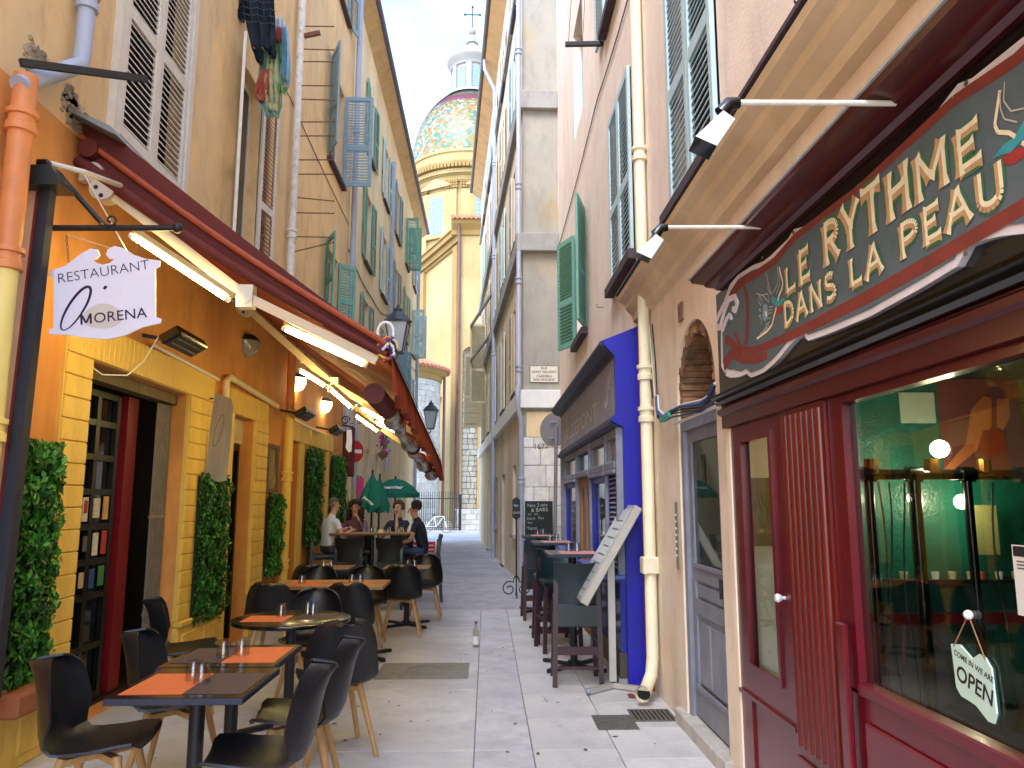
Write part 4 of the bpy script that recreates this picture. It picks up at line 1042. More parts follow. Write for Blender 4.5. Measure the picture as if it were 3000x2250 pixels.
lettering('LE RYTHME', 3.29, 1.885, lambda t: 2.502+.012*math.sin(math.pi*t), lambda t: .115+.06*math.sin(math.pi*t))
lettering('DANS LA PEAU', 3.32, 1.815, lambda t: 2.366, lambda t: .112)
# two painted swallows
def swallow(f_):
    P = lambda px, py: (lambda q: (f_(q.y), q.z))(on(px, py, 'x', 1.3318))
    z_ = lambda a, b: P(2180+a/7.54, 780+b/7.54)
    bl = MB(); sign_poly(bl, [z_(590, 680), (z_(660, 660)), z_(760, 760), z_(830, 700), z_(925, 725), z_(870, 780), z_(800, 880), z_(700, 880), z_(600, 760)], 3); bl.build('bird_body', mat('sign_blue', '3AA2AE', .6, .1, 20), SB)
    br = MB(); sign_poly(br, [z_(870, 820), z_(890, 870), z_(800, 1050), z_(700, 1095), z_(700, 1000), z_(760, 900)], 3); br.build('bird_breast', mat('sign_scarlet', 'A63434', .6, .1, 20), SB)
    fb = MB(); sign_poly(fb, [z_(440, 840), z_(510, 840), z_(530, 960), z_(530, 1150), z_(460, 1230), z_(410, 1120), z_(420, 950)], 3); fb.build('flower', mat('sign_paleblue', '7FA8C4', .6, .1, 20), SB)
    fy = MB(); sign_poly(fy, [z_(470, 1000), z_(515, 990), z_(520, 1100), z_(480, 1110)], 5); fy.build('flower_eye', MATS['sign_cream'], SB)
    wl_ = MB()
    sign_line(wl_, [z_(780, 20), z_(860, 350), z_(850, 480), z_(780, 640), z_(750, 760)], .012, 4)
    sign_line(wl_, [z_(720, 900), z_(670, 1100), z_(620, 1300), z_(520, 1430), z_(290, 1600)], .012, 4)
    wl_.build('wing_edge', MATS['sign_cream'], SB)
    ws_ = MB()
    for a in ([(740, 0), (770, 200), (740, 420), (640, 600)], [(780, 40), (800, 250), (790, 420), (720, 620)], [(490, 150), (540, 350), (620, 640)], [(530, 400), (545, 520), (620, 640)], [(280, 600), (430, 650), (560, 800)], [(430, 630), (540, 610), (560, 780)],
              [(560, 900), (640, 890)], [(550, 980), (630, 950)], [(545, 1050), (620, 1020)], [(550, 1160), (600, 1140)], [(480, 1300), (570, 1230)], [(440, 1400), (560, 1290)], [(360, 1500), (540, 1360)], [(330, 780), (350, 640), (400, 760), (380, 870), (330, 780)], [(380, 940), (340, 960), (380, 1000)], [(390, 1080), (340, 1090), (400, 1180), (380, 1290)]):
        sign_line(ws_, [z_(*q) for q in a], .0045, 6)
    ws_.build('wing_lines', mat('sign_pale', 'C9C6B8', .6, 0), SB)
swallow(lambda y: y); swallow(lambda y: 2*YM-y)
for y, z in ((3.55, 2.772), (3.171, 2.762), (3.12, 2.285), (2.02, 2.285), (1.95, 2.755), (4.2, 2.31)):
    MB().cyl((1.334, y, z), (1.331, y, z), .008, n=8).build('screw', m_iron_g, SB)
# ---- room behind the window
m_teal = mat('teal_wall', '1B6656', .3, .2, 3, .5, 70, coat=.3, col2='124A3E')
TR = thing('tattoo_room', 'teal painted room seen behind the red shop window', 'room', (3, 2.5, 0))
MB().box(1.91, 5.2, 4.42, 4.5, 0, 2.6).build('end_wall', m_teal, TR)
MB().box(5.2, 5.3, -1, 4.5, 0, 2.6).build('back_wall', m_teal, TR)
MB().box(1.5, 5.2, -1.1, -1, 0, 2.6).build('side_wall', m_teal, TR)
MB().box(1.47, 5.2, -1, 4.42, -.02, .03).build('floor', mat('grey_lino', '5E625E', .35, .15, 3, coat=.2), TR)
MB().box(1.47, 5.2, -1, 4.42, 2.6, 2.7).build('ceiling', m_teal, TR)
MB().box(2.0, 5.2, 4.38, 4.419, .92, .98).build('dado_rail', m_maroon, TR)
MB().box(1.95, 2.6, 4.409, 4.419, .03, .92).build('dado_panel', mat('grey_panel', '5A5660', .5, .1), TR)
pr_ = thing('pipe_rack', 'black iron pipe rack with bulbs inside the tattoo shop', 'rack', (2.4, 3.95, 0))
q = MB(); yR = 3.95
for x in (1.98, 2.22, 2.5, 3.1): q.cyl((x, yR, .03), (x, yR, 1.74), .024 if x != 2.22 else .032, n=10)
q.cyl((1.7, yR, 1.74), (3.3, yR, 1.74), .028, n=10)
for x in (1.75, 1.98, 2.22, 2.5, 2.8, 3.1): q.cyl((x-.035, yR, 1.74), (x+.035, yR, 1.74), .042, n=10)
q.build('frame', m_blkg, pr_, smooth=True)
q = MB()
for x in (1.75, 2.0, 2.32, 2.6, 2.9): q.cyl((x, yR, 1.75), (x, yR, 1.82), .035, n=10)
q.build('lamp_socket', mat('brass', '8A5A2C', .3, .1, metal=.8), pr_)
for i, x0_ in enumerate((2.02, 2.06, 2.14, 2.62)):
    MB().tube([(x0_+.02*math.sin(t*.9+i), yR-.02, 1.7-t*.17) for t in range(9)], .005, 6).build('cord', m_wire, pr_)
for i, (x, y, z, r) in enumerate(((2.34, 3.9, 1.87, .045), (2.30, 4.1, 1.62, .035), (2.62, 4.2, 1.60, .04), (2.02, 4.2, 1.62, .02))):
    MB().ball((x, y, z), r, 14, 10).build('bulb', glow('bulb_glow', (1, .86, .55), 15), pr_, smooth=True)
sh_ = thing('ink_shelf', 'black shelf with a row of small ink caps on the teal wall', 'shelf', (2.9, 4.35, 1.15))
MB().box(2.25, 3.6, 4.30, 4.41, 1.15, 1.17).build('board', m_blk, sh_)
for i in range(11):
    c_ = ('C9B98C', 'C4574A', 'D8D4C8', 'C9B98C')[i % 4]; x = 2.35+i*.09+random.uniform(-.02, .02)
    MB().lathe([(0, 0), (.018, 0), (.022, .04), (0, .04)], (x, 4.35, 1.171), 10).build('ink_cap', mat('ink_'+c_, c_, .4, 0), sh_)
def paper(name, label, px0, py0, px1, py1, Y, col, fr=None):
    a_, b_ = on(px0, py0, 'y', Y), on(px1, py1, 'y', Y)
    mb = MB().box(a_.x, b_.x, Y-.004, Y, b_.z, a_.z); o = one(name, mb, mat('paper_'+col, col, .7, .1, 6), label, 'poster'); return o, a_, b_
paper('pale_panel', 'plain pale panel high on the teal wall', 2632, 1150, 2742, 1240, 4.418, 'A8B4A0')  # plain pale rectangle set against the teal wall
paper('wall_poster', 'olive sheet of printed lines hanging behind the red window', 2845, 1480, 2930, 1625, 4.30, '8E8C58')
po, a_, b_ = paper('leg_poster', 'dark red mural poster with bent orange legs', 2742, 1110, 3010, 1400, 4.413, '6A3A36')
q = MB(); PP = lambda px, py: on(px, py, 'y', 4.405)
for pts in ([(2752, 1390), (2830, 1300), (2845, 1200), (2880, 1160), (2905, 1165), (2905, 1250), (2860, 1320), (2770, 1395)], [(2920, 1170), (2955, 1165), (2960, 1220), (2940, 1260), (2920, 1250)]):
    q.add([tuple(PP(*p)) for p in pts], [tuple(range(len(pts)))])
q.build('legs', mat('poster_orange', 'B0643A', .6, .1), po)
q = MB(); pts = [(2880, 1260), (2940, 1260), (2950, 1320), (2900, 1345), (2860, 1320)]; q.add([tuple(PP(*p)-Vector((0, .004, 0))) for p in pts], [tuple(range(5))]); q.build('skirt', m_maroon, po)
paper('bright_poster', 'poster of loose colour patches inside the narrow red door', 2195, 1400, 2290, 1600, 4.35, '8C6A3C')
ch_ = thing('tattoo_couch', 'black padded couch in the dim tattoo room', 'couch', (2.6, 3.3, 0))
MB().box(2.3, 2.9, 2.4, 4.0, .45, .6, ch=.03).build('seat', m_blk, ch_); MB().box(2.5, 2.7, 2.7, 3.7, .03, .449).build('base', m_iron_g, ch_)
# ---- hanging OPEN sign and notice on the glass
op = thing('open_sign', 'small pale green ribbon-shaped OPEN sign hanging from a string in the window', 'sign', (1.42, 2.29, 1.0))
op_out = [(0, .125), (.045, .13), (.10, .10), (.135, .12), (.16, .115), (.185, .09), (.19, -.03), (.175, -.06), (.15, -.06), (.10, -.03), (.07, -.025), (.03, -.02), (.01, .0)]
OX = 1.4295; OY, OZ = 2.40, 1.045
MB().prism([(a_, b_) for a_, b_ in op_out], (OX, OY, OZ), (0, -1, 0), (0, 0, 1), (-1, 0, 0), .006).build('board', mat('open_mint', 'BFDACB', .5, .05), op)
M_ = (0, -.968, -.25); N_ = (0, -.25, .968)
text_mb('OPEN', .066, (OX-.0062, OY-.013, OZ+.028), M_, N_, .0004, 'LEFT', .0012).build('lettering', m_iron, op)
text_mb('COME IN WE ARE', .023, (OX-.0062, OY-.012, OZ+.098), M_, N_, .0004, 'LEFT', .0005).build('small_lettering', m_iron, op)
hk = Vector((OX-.005, 2.30, 1.27))
q = MB(); q.tube([(OX-.007, OY-.015, OZ+.12), hk], .0022, 5); q.tube([(OX-.007, OY-.165, OZ+.11), hk], .0022, 5); q.build('string', mat('twine', '8A6A48', .9, .1), op)
MB().ball(hk, .014, 12, 8).build('suction_hook', m_white, op)
nt_ = one('notice', MB().box(OX-.002, OX, 1.90, 2.085, 1.30, 1.485), mat('notice_paper', 'D8D6CE', .6, .05), 'white printed notice with dark heading stuck to the window', 'notice')
MB().box(OX-.0028, OX-.0021, 1.905, 2.08, 1.455, 1.482).build('heading', m_iron, nt_)
for i in range(3): MB().box(OX-.0027, OX-.0021, 1.92, 2.07, 1.44-i*.009, 1.444-i*.009).build('line', m_iron_g, nt_)
q = MB(); q.lathe([(.055, 0), (.047, 0)], n=24); MB().add([(OX-.0025, 1.99+p.x, 1.365+p.y) for p in q.v], q.f).build('ring_mark', m_iron, nt_)
# floodlights over the sign
for (px, py, ex, lab) in ((2550, 297, 2165, 'white floodlight on a long pale arm nearest the viewer'), (2190, 662, 1955, 'white floodlight on a pale arm at the far end of the sign')):
    a_ = on(px, py, 'x', 1.20); e_ = on(ex, py+4, 'y', a_.y)
    fl_ = thing('floodlight', lab, 'floodlight', a_, 'floodlights on the red shop cornice')
    q = MB(); q.tube([a_+Vector((.08, 0, -.005)), e_], .0095, 10); q.build('arm', mat('arm_white', 'E4DCCC', .5, .12, 20), fl_, smooth=True)
    q = MB(); q.tube([e_, e_+Vector((-.03, 0, -.004)), e_+Vector((-.055, .005, -.035))], [.018, .022, .026], 12); q.build('joint', m_blkg, fl_, smooth=True)
    c_ = e_+Vector((-.065, .02, -.085))
    hd = MB(Matrix.Translation(c_) @ Matrix.Rotation(R(38), 4, 'Y') @ Matrix.Rotation(R(12), 4, 'X'))
    hd.add([(-.022, -.045, .045), (.022, -.045, .045), (.022, .055, .045), (-.022, .055, .045), (-.04, -.07, -.075), (.03, -.07, -.06), (.03, .085, -.06), (-.04, .085, -.075)], [(0, 1, 2, 3), (4, 7, 6, 5), (0, 4, 5, 1), (1, 5, 6, 2), (2, 6, 7, 3), (3, 7, 4, 0)])
    hd.build('lamp_housing', m_white, fl_)
    gl_ = MB(hd.M); gl_.add([(-.04, -.07, -.0765), (.03, -.07, -.0615), (.03, .085, -.0615), (-.04, .085, -.0765)], [(0, 1, 2, 3)]); gl_.build('lens', m_drkglass, fl_)
# ================================================================ blue shopfront
m_blue = mat('ultramarine_paint', '1210A8', .5, .12, 4, .25, 40, coat=.1, col2='1A1A94', grime=.35)
m_bluegl = mat('blue_gloss', '1A2C86', .18, .15, 3, coat=.5)
m_fgrey = mat('grey_timber', '8A8C98', .6, .1, 8, .15, 60, col2='787A88')
m_navy = mat('navy_timber', '2A2C48', .5, .12, 6)
m_amber = mat('amber_glass', 'B08A48', .15, .3, 10, coat=.4)
BS = thing('blue_shopfront', 'ultramarine and grey shopfront with faded sign panel and louvred shutter', 'shopfront', (1.3, 9.6, 0))
YA_, YB_ = 6.98, 12.4
q = MB(); q.prism([(1.25, 0), (1.449, 0), (1.449, 3.24), (1.08, 3.09), (1.08, 3.05), (1.185, 2.95), (1.185, 2.40), (1.13, 2.34), (1.25, 2.28)], (0, YA_, 0), (1, 0, 0), (0, 0, 1), (0, 1, 0), .06); q.build('end_panel', m_blue, BS)
profile_y(MB(), [(1.449, 2.95), (1.2, 2.95), (1.19, 2.985), (1.12, 3.0), (1.06, 3.06), (1.06, 3.09), (1.449, 3.25)], YA_+.061, YB_+.1).build('cornice', m_navy, BS)
pn = MB().box(1.20, 1.449, YA_+.061, YB_, 2.40, 2.949).build('sign_panel', mat('sign_grey', 'A2A4AC', .6, .14, 5, .1, 60, col2='94929A'), BS)
text_mb('TRUZEPONT', .42, (1.1985, 10.15, 2.50), (0, -1.55, 0), (0, 0, .62), .001).build('lettering', mat('faded_gold', 'CFC8B4', .6, .2, 20), pn)
q = MB()
for j in range(3):
    for t in range(14):
        a0 = t*.45; r0 = .12-.006*t
        p0 = (1.197, 7.6+j*.02-r0*math.cos(a0)*.9-j*.12, 2.68+(j-1)*.1+r0*math.sin(a0)); a1 = a0+.45; r1 = r0-.006
        p1 = (1.197, 7.6+j*.02-r1*math.cos(a1)*.9-j*.12, 2.68+(j-1)*.1+r1*math.sin(a1)); q.beam(p0, p1, .003, .012, up=(1, 0, 0))
q.build('scroll_ornament', mat('faded_pink', 'B09A94', .6, .2, 20), pn)
profile_y(MB(), [(1.3, 2.28), (1.19, 2.285), (1.14, 2.31), (1.14, 2.34), (1.17, 2.36), (1.18, 2.395), (1.3, 2.399)], YA_+.061, YB_+.02).build('lower_moulding', m_navy, BS)
posts = [7.04, 7.72, 8.95, 10.3, 11.85, 12.36]
for y in posts: (MB().box(1.19, 1.30, y, y+.045, .95, 2.279).build('post', m_fgrey, BS), MB().box(1.195, 1.30, y+.0455, y+.09, .95, 2.279).build('post', m_blue, BS))
bays = list(zip(posts, posts[1:]))
for i, (y0, y1) in enumerate(bays):
    y0 += .092; y1 -= .002
    if i == 4: continue
    f = MB(); f.box(1.2, 1.3, y0, y1, 2.2, 2.278); f.box(1.215, 1.3, y0, y0+.05, 1.98, 2.2); f.box(1.215, 1.3, y1-.05, y1, 1.98, 2.2); f.box(1.18, 1.3, y0, y1, 1.9, 1.98, ch=.01)
    if i != 2: f.box(1.17, 1.3, y0, y1, 1.86, 1.899, ch=.008)
    fr = f.build('transom', m_fgrey, BS)
    MB().box(1.25, 1.256, y0+.05, y1-.05, 1.98, 2.2).build('pane', m_amber if i != 2 else m_drkglass, fr)
# bay one: louvred shutter; bays two and four: windows with notices; bay three: timber door
y0, y1 = posts[0]+.092, posts[1]-.002
MB().box(1.262, 1.30, y0, y1, .96, 1.86).build('shutter_back', m_blue, BS)
f = MB(); f.box(1.22, 1.262, y0, y0+.06, .96, 1.86); f.box(1.22, 1.262, y1-.06, y1, .96, 1.86); lv = f.build('louvre_frame', m_blue, BS)
me = MB(Matrix.Rotation(R(-28), 4, 'Y')).box(-.026, .026, -(y1-y0)/2+.062, (y1-y0)/2-.062, -.005, .005).mesh('slat', mats=[mat('slat_silver', 'A8A6A8', .45, .06)])
for i in range(19): piece('slat', me, lv, (1.238, (y0+y1)/2, 1.0+i*.046))
for i in (1, 3):
    y0, y1 = posts[i]+.092, posts[i+1]-.002
    f = MB(); f.box(1.22, 1.3, y0, y0+.07, .97, 1.86); f.box(1.22, 1.3, y1-.07, y1, .97, 1.86); f.box(1.22, 1.3, y0+.07, y1-.07, 1.8, 1.86); f.box(1.22, 1.3, y0+.07, y1-.07, .97, 1.03)
    wf_ = f.build('window', m_blue, BS)
    MB().box(1.25, 1.256, y0+.07, y1-.07, 1.03, 1.8).build('pane', thin_glass('blue_shop_glass', (.8, .85, .9), 1.6), wf_)
    for j, (a_, z0, z1, c_) in enumerate(((.3, 1.05, 1.25, 'C9CDD6'), (.3, 1.35, 1.5, 'C8B89A'), (.35, 1.55, 1.72, '6A5A4A'), (.75, 1.1, 1.3, 'B8A888'))):
        MB().box(1.262, 1.266, y0+a_-.1, y0+a_+.14, z0, z1).build('notice', mat('notice_'+c_, c_, .6, .15, 20), wf_)
y0, y1 = posts[2]+.092, posts[3]-.002
m_oak = mat('oak_door', 'A87A50', .55, .2, 10, .2, 50, stretch=(1, 1, .2))
f = MB(); f.box(1.24, 1.29, y0, y0+.14, .06, 1.898); f.box(1.24, 1.29, y1-.14, y1, .06, 1.898); f.box(1.24, 1.29, y0+.14, y1-.14, 1.78, 1.898); f.box(1.24, 1.29, y0+.14, y1-.14, .06, .5); f.box(1.235, 1.295, (y0+y1)/2-.05, (y0+y1)/2+.05, .5, 1.78)
od = f.build('door', m_oak, BS); MB().box(1.262, 1.268, y0+.14, y1-.14, .5, 1.78).build('pane', m_drkglass, od)
# ledge and stall riser
for y0, y1 in ((7.04, 8.95), (10.3, 12.4)):
    MB().box(1.04, 1.30, y0+.001, y1, .905, .949, ch=.008).build('ledge', mat('ledge_blue', '5A6AB0', .4, .1, 5, coat=.2), BS)
    MB().box(1.20, 1.30, y0, y1, .28, .904).build('stall_riser', m_bluegl, BS)
    MB().box(1.185, 1.30, y0, y1, .06, .279).build('kick_board', mat('brown_board', '4E4238', .6, .15, 6), BS)
    MB().box(1.175, 1.30, y0, y1, .0, .059).build('skirting', m_band, BS)
    for y in (y0+.35, y0+1.2): MB().box(1.188, 1.20, y, y+.06, .28, .904).build('riser_batten', m_wood_d, BS)
MB().box(1.9, 4, 7, 12.2, 0, .02).build('shop_floor', m_floor_in, BS); MB().box(3.2, 3.3, 7, 12.2, 0, 3).build('shop_back_wall', mat('shop_cream', '8A7C60', .8, .1), BS)
MB().box(1.9, 3.3, 12.11, 12.2, 0, 3).build('shop_side_wall', MATS['shop_cream'], BS); MB().box(1.9, 3.3, 6.95, 7.04, 0, 3).build('shop_side_wall', MATS['shop_cream'], BS); MB().box(1.9, 3.3, 6.95, 12.2, 2.6, 2.65).build('shop_ceiling', MATS['shop_cream'], BS)
one('painted_pier', MB().box(1.40, 1.449, 6.84, 6.978, 0, 3.2, ch=.006), mat('brick_red_paint', 'A0403C', .7, .12, 5, .2), 'brick red painted strip between blue shopfront and cream pipe', 'pier')
# ================================================================ pipes
def pipe(label, pts, r, m, collars=(), clamp=m_rust, cat='drainpipe', extra=None, group=None):
    base = Vector(min(pts, key=lambda p: p[2]))
    o = thing('drainpipe', label, cat, base, group)
    MB().tube(pts, r, 14).build('pipe', m, o, smooth=True)
    for c_ in collars:
        for p0, p1 in zip(pts, pts[1:]):
            z0, z1 = sorted((p0[2], p1[2]))
            if z0 <= c_ <= z1 and z1-z0 > .05:
                t = (c_-p0[2])/(p1[2]-p0[2]); p = Vector(p0).lerp(Vector(p1), t)
                q = MB(); q.lathe([(r, -.07), (r+.018, -.065), (r+.018, -.02), (r+.006, -.01), (r+.006, .03), (r+.022, .035), (r+.022, .065), (r, .07)], p, 14); q.build('collar', m, o, smooth=True); break
    return o
pp = pipe('thick cream drainpipe ending in an open elbow beside the grey door', [(1.385, 6.6, 13), (1.385, 6.6, .32), (1.36, 6.55, .2), (1.29, 6.43, .115), (1.26, 6.37, .10)], .051, m_pipe_y, (4.75, 2.72, 2.35))
MB().tube([(1.26, 6.37, .10), (1.24, 6.33, .098)], [.061, .064], 16, caps=False).build('socket', m_pipe_y, pp, smooth=True)
MB().cyl((1.26, 6.37, .10), (1.2585, 6.367, .10), .055, n=16).build('bore_shade', m_dark, pp)  # flat dark disc stands in for the shade inside the pipe
MB().box(1.31, 1.4485, 6.53, 6.67, 1.0, 1.14, ch=.01).build('guard_box', m_pipe_y, pp)
YO = on(38, 600, 'x', -2.8).y
pipe('orange drainpipe at the left edge turning yellow lower down', [(-2.8, YO, 4.15), (-2.8, YO, 2.95)], .068, m_pipe_o, (3.85, 3.0))
pipe('pale yellow lower drainpipe below the orange one', [(-2.8, YO, 2.94), (-2.8, YO, 0)], .066, mat('lemon_pipe', 'EFD880', .5, .06), (2.0,))
pipe('grey zinc drainpipe with a long slanted elbow at top left', [(-2.8, on(250, 80, 'x', -2.8).y, 12), (-2.8, on(250, 80, 'x', -2.8).y, on(250, 150, 'x', -2.8).z), tuple(on(235, 190, 'x', -2.8)), tuple(on(140, 222, 'x', -2.8)), tuple(on(55, 248, 'x', -2.8))], .056, m_pipe_g, (5.05,))
yp = yz(850, 400)[0]
pipe('peeling white drainpipe strung with drying rods', [(XL+.09, yp, 13), (XL+.09, yp, 3.9)], .055, mat('peeling_white', 'E2DCD2', .6, .15, 14, .3, 40, col2='A88A74', s2=(.6, .75)), (5.4,))
pipe('blue grey drainpipe on the yellow house corner', [(XL+.1, yz(1062, 600)[0]-1.6, 13), (XL+.1, yz(1062, 600)[0]-1.6, 3)], .06, m_pipe_g, (9.4, 6.3))
pipe('grey drainpipe halfway along the yellow house', [(XF+.09, 22.6, 12), (XF+.09, 22.6, 2.5)], .055, m_pipe_g, (8,))
pipe('grey drainpipe at the far end of the yellow house', [(XF+.09, 31.6, 13), (XF+.09, 31.6, 0)], .07, m_pipe_g, (7,))
c0 = Vector(cs(0, 0, .02))
pipe('pale blue drainpipe on the edge of the corner house', [(c0.x-.07, c0.y-.09, 15), (c0.x-.07, c0.y-.09, 3.9), (c0.x-.1, c0.y-.17, 3.75), (c0.x-.1, c0.y-.17, 3.45), (c0.x-.03, c0.y-.08, 3.2), (c0.x-.03, c0.y-.08, 0)], .05, m_pipe_g, (11, 8, 6, 4.2, 2))
d1 = Vector(cs(7.6, 0, .1)); d2 = Vector(cs(7.6, 0, .42))
pipe('pale grey drainpipe bent under the eave of the corner house', [(d2.x, d2.y, 15.5), (d2.x, d2.y, 15.2), (d1.x, d1.y, 14.5), (d1.x, d1.y, 0)], .06, m_pipe_g, (12, 9, 6))
pipe('brown drainpipe on the church choir corner', [(xb0-.1, YB-.4, zc-.1), (xb0-.05, YB-.15, zc-1.2), (xb0-.05, YB-.15, 1.5), (xb0-.2, YB-.45, .2)], .09, m_pipe_b, (12, 8, 4))
pipe('slim brown drainpipe beside the round apse', [(xr_+.25, YA-.2, ze-.3), (xr_+.25, YA-.2, 0)], .08, m_pipe_b, (6,))
pipe('yellow drainpipe between the framed picture and the maroon door', [(XL+.1, 10.95, 4.0), (XL+.1, 10.95, 2.85)], .06, m_pipe_o, ())
pipe('yellow painted lower drainpipe beside the maroon restaurant door', [(XL+.1, 10.95, 2.84), (XL+.1, 10.95, 0)], .065, m_yel, (2.82, 1.95, .75))
# drying rods
rp = on(850, 400, 'x', XL)
for i, (py_, dy2) in enumerate(((76, 4), (143, 6), (180, 3), (250, 4), (290, 6), (357, 2), (398, 2), (468, 2), (510, 2), (578, 14), (623, 4), (693, 4), (738, -30))):
    z = on(850, py_, 'y', yp).z
    e2 = on(978, py_+dy2, 'y', yp)
    q = MB(); q.tube([(XL+.12, yp, z), (e2.x, yp-.02, z+(z-e2.z if False else e2.z-z)*.9)], .009, 6); q.ball((e2.x, yp-.02, z+(e2.z-z)*.9), .014, 6, 4)
    ro = one('drying_rod', q, m_rust, 'thin rusty drying rod, %s on the peeling pipe' % ('topmost', 'second from the top', 'third from the top', 'fourth from the top', 'fifth from the top', 'sixth from the top', 'middle one', 'sixth from the bottom', 'fifth from the bottom', 'fourth from the bottom', 'third from the bottom', 'second from the bottom, level one', 'lowest and slanting up')[i], 'rod', 'drying rods on the peeling pipe')
z = on(850, 105, 'y', yp).z
one('iron_bracket', MB().beam((XL+.05, yp, z-.02), (on(938, 103, 'y', yp).x, yp, z+.06), .05, .06), m_rust, 'thick rusty iron arm among the thin drying rods', 'bracket')
# washing line bar on the pink house
a_ = on(1768, 128, 'x', XR); e_ = on(1656, 130, 'y', a_.y)
wb = thing('washing_bar', 'black washing line bar with two thin wires on the pink wall', 'bar', a_)
MB().beam(a_, e_, .05, .05).build('bar', m_iron, wb)
for t in (.55, .92):
    p = a_.lerp(e_, t); MB().tube([p, p+Vector((.12, .5, 1.2))], .004, 5).build('wire', m_wire, wb)
for px, py in ((1785, 90), (1768, 900), (2380, 8)):
    a_ = on(px, py, 'x', XR); q = MB(); q.tube([a_, a_+Vector((-.08, 0, 0)), a_+Vector((-.08, 0, .04))], .006, 6); one('wall_hook', q, m_iron, {1785: 'small iron hook high beside the upper sill', 1768: 'small iron hook above the blue shopfront', 2380: 'small iron hook at the top above the cornice'}[px], 'hook')
# cable bundle from the cream pipe to the niche
m_cb, m_cw, m_cg = mat('cable_blue', '2A4A86', .4, .1), m_wirew, mat('cable_green', '35B083', .5, .05)
pts = [on(*p, 'x', 1.40) for p in ((1927, 1165), (1930, 1210), (1945, 1222), (1970, 1205), (2000, 1195), (2055, 1185), (2080, 1165), (2095, 1130))]
bd = thing('cable_bundle', 'tangle of blue and white cables sagging across the niche', 'cables', pts[1])
for i, (m_, r_) in enumerate(((m_cw, .010), (m_cb, .012), (m_wire, .007), (m_wire, .006), (m_cb, .007))):
    off = Vector((-.012*(i % 2), .0, -.016*i+.02)); MB().tube([p+off+Vector((0, 0, .008*math.sin(j*1.7+i))) for j, p in enumerate(pts)], r_, 8).build('cable', m_, bd, smooth=True)
MB().tube([pts[2]+Vector((-.02, .01, -.03)), pts[3]+Vector((-.02, 0, -.02))], .018, 8).build('junction', m_cg, bd, smooth=True)
for i in range(3):
    p = on(1893+i*9, 950, 'x', 1.43); MB().tube([p, on(1900+i*10, 1060, 'x', 1.43), on(1912+i*7, 1165, 'x', 1.42)], .006, 6).build('riser_cable', (m_wire, m_cw, m_wire)[i], bd)
one('door_flashing', MB().beam(on(1975, 1243, 'x', 1.425), on(2105, 1188, 'x', 1.425), .03, .012), m_white, 'thin pale metal strip over the grey street door', 'flashing')
# ================================================================ awning over the terrace
m_awn = mat('awning_cloth', '92391A', .8, .12, 2.5, .15, 90, trans=.30)
m_awnd = mat('awning_maroon', '5C1A10', .75, .15, 4, .15, 60)
m_trim = mat('awning_trim', '9C4420', .6, .12, 6)
m_arm = mat('cream_arm', 'D8C09C', .45, .06, 6)
m_cast = mat('cast_alloy', 'CFC6B2', .4, .08, metal=.25)
W0 = Vector((XL+.02, 5.23, 4.0)); F0 = Vector((-.69, 5.23, 2.62)); W1 = Vector((XL+.02, 11.6, 3.95)); F1 = Vector((-.69, 11.3, 2.17))
AW = thing('awning', 'long red brown terrace awning with striped valance over the restaurant tables', 'awning', (-1.8, 8.4, 2.2))
def aw(s, t, dz=0.0):
    p = W0.lerp(W1, t).lerp(F0.lerp(F1, t), s)
    return p + Vector((0, 0, -.10*math.sin(math.pi*s)*.6 - .02*math.sin(t*9*math.pi)**2*s + dz))
c = MB(); NS, NT = 10, 36
vs = [aw(i/NS, j/NT) for j in range(NT+1) for i in range(NS+1)]
c.add(vs, [(j*(NS+1)+i, j*(NS+1)+i+1, (j+1)*(NS+1)+i+1, (j+1)*(NS+1)+i) for j in range(NT) for i in range(NS)])
vs = [v+Vector((0, 0, .008)) for v in vs]
c.add(vs, [(j*(NS+1)+i, (j+1)*(NS+1)+i, (j+1)*(NS+1)+i+1, j*(NS+1)+i+1) for j in range(NT) for i in range(NS)])
c.build('cloth', m_awn, AW, smooth=True)
# near side: deep maroon flap tapering towards the front, with a lighter hem tube
ux = (F0-W0).normalized()
sd_ = MB()
pts_t = [W0.lerp(F0, t)+Vector((0, -.012, .02+.30*(1-t)**1.3+.03)) for t in [i/12 for i in range(13)]]
pts_b = [W0.lerp(F0, t)+Vector((0, -.012, -.07+.0*t-.05*math.sin(math.pi*t))) for t in [i/12 for i in range(13)]]
for dy in (0, .012):
    o_ = Vector((0, dy, 0)); sd_.add([p+o_ for p in pts_t]+[p+o_ for p in pts_b], [(i, i+1, 14+i, 13+i) for i in range(12)])
sd_.build('side_flap', m_awnd, AW)
MB().tube([W0.lerp(F0, t)+Vector((0, -.045, .05+.10*(1-t)-.05*math.sin(math.pi*t))) for t in [i/12 for i in range(13)]], .022, 8).build('hem_tube', m_trim, AW, smooth=True)
MB().tube([W0.lerp(F0, t)+Vector((0, -.03, -.03-.05*math.sin(math.pi*t))) for t in [i/12 for i in range(13)]], [.05-.02*i/12 for i in range(13)], 10).build('roller', m_awnd, AW, smooth=True)
hood = MB(); hood.add([(XL+.005, 5.05, 4.30), (XL+.30, 5.05, 4.16), (XL+.34, 5.05, 4.10), (XL+.30, 5.05, 4.115), (XL+.005, 5.05, 4.27)] + [(XL+.005, 11.7, 4.25), (XL+.30, 11.7, 4.11), (XL+.34, 11.7, 4.05), (XL+.30, 11.7, 4.065), (XL+.005, 11.7, 4.22)], [(0, 4, 3, 2, 1), (5, 6, 7, 8, 9)]+[(i, (i+1) % 5, (i+1) % 5+5, i+5) for i in range(5)]); hood.build('hood', mat('zinc_hood', '8E9490', .5, .12, 6, metal=.3), AW)
MB().tube([(XL+.10, 5.15, 4.05), (XL+.10, 11.6, 4.0)], .07, 12).build('roll', m_awnd, AW, smooth=True)
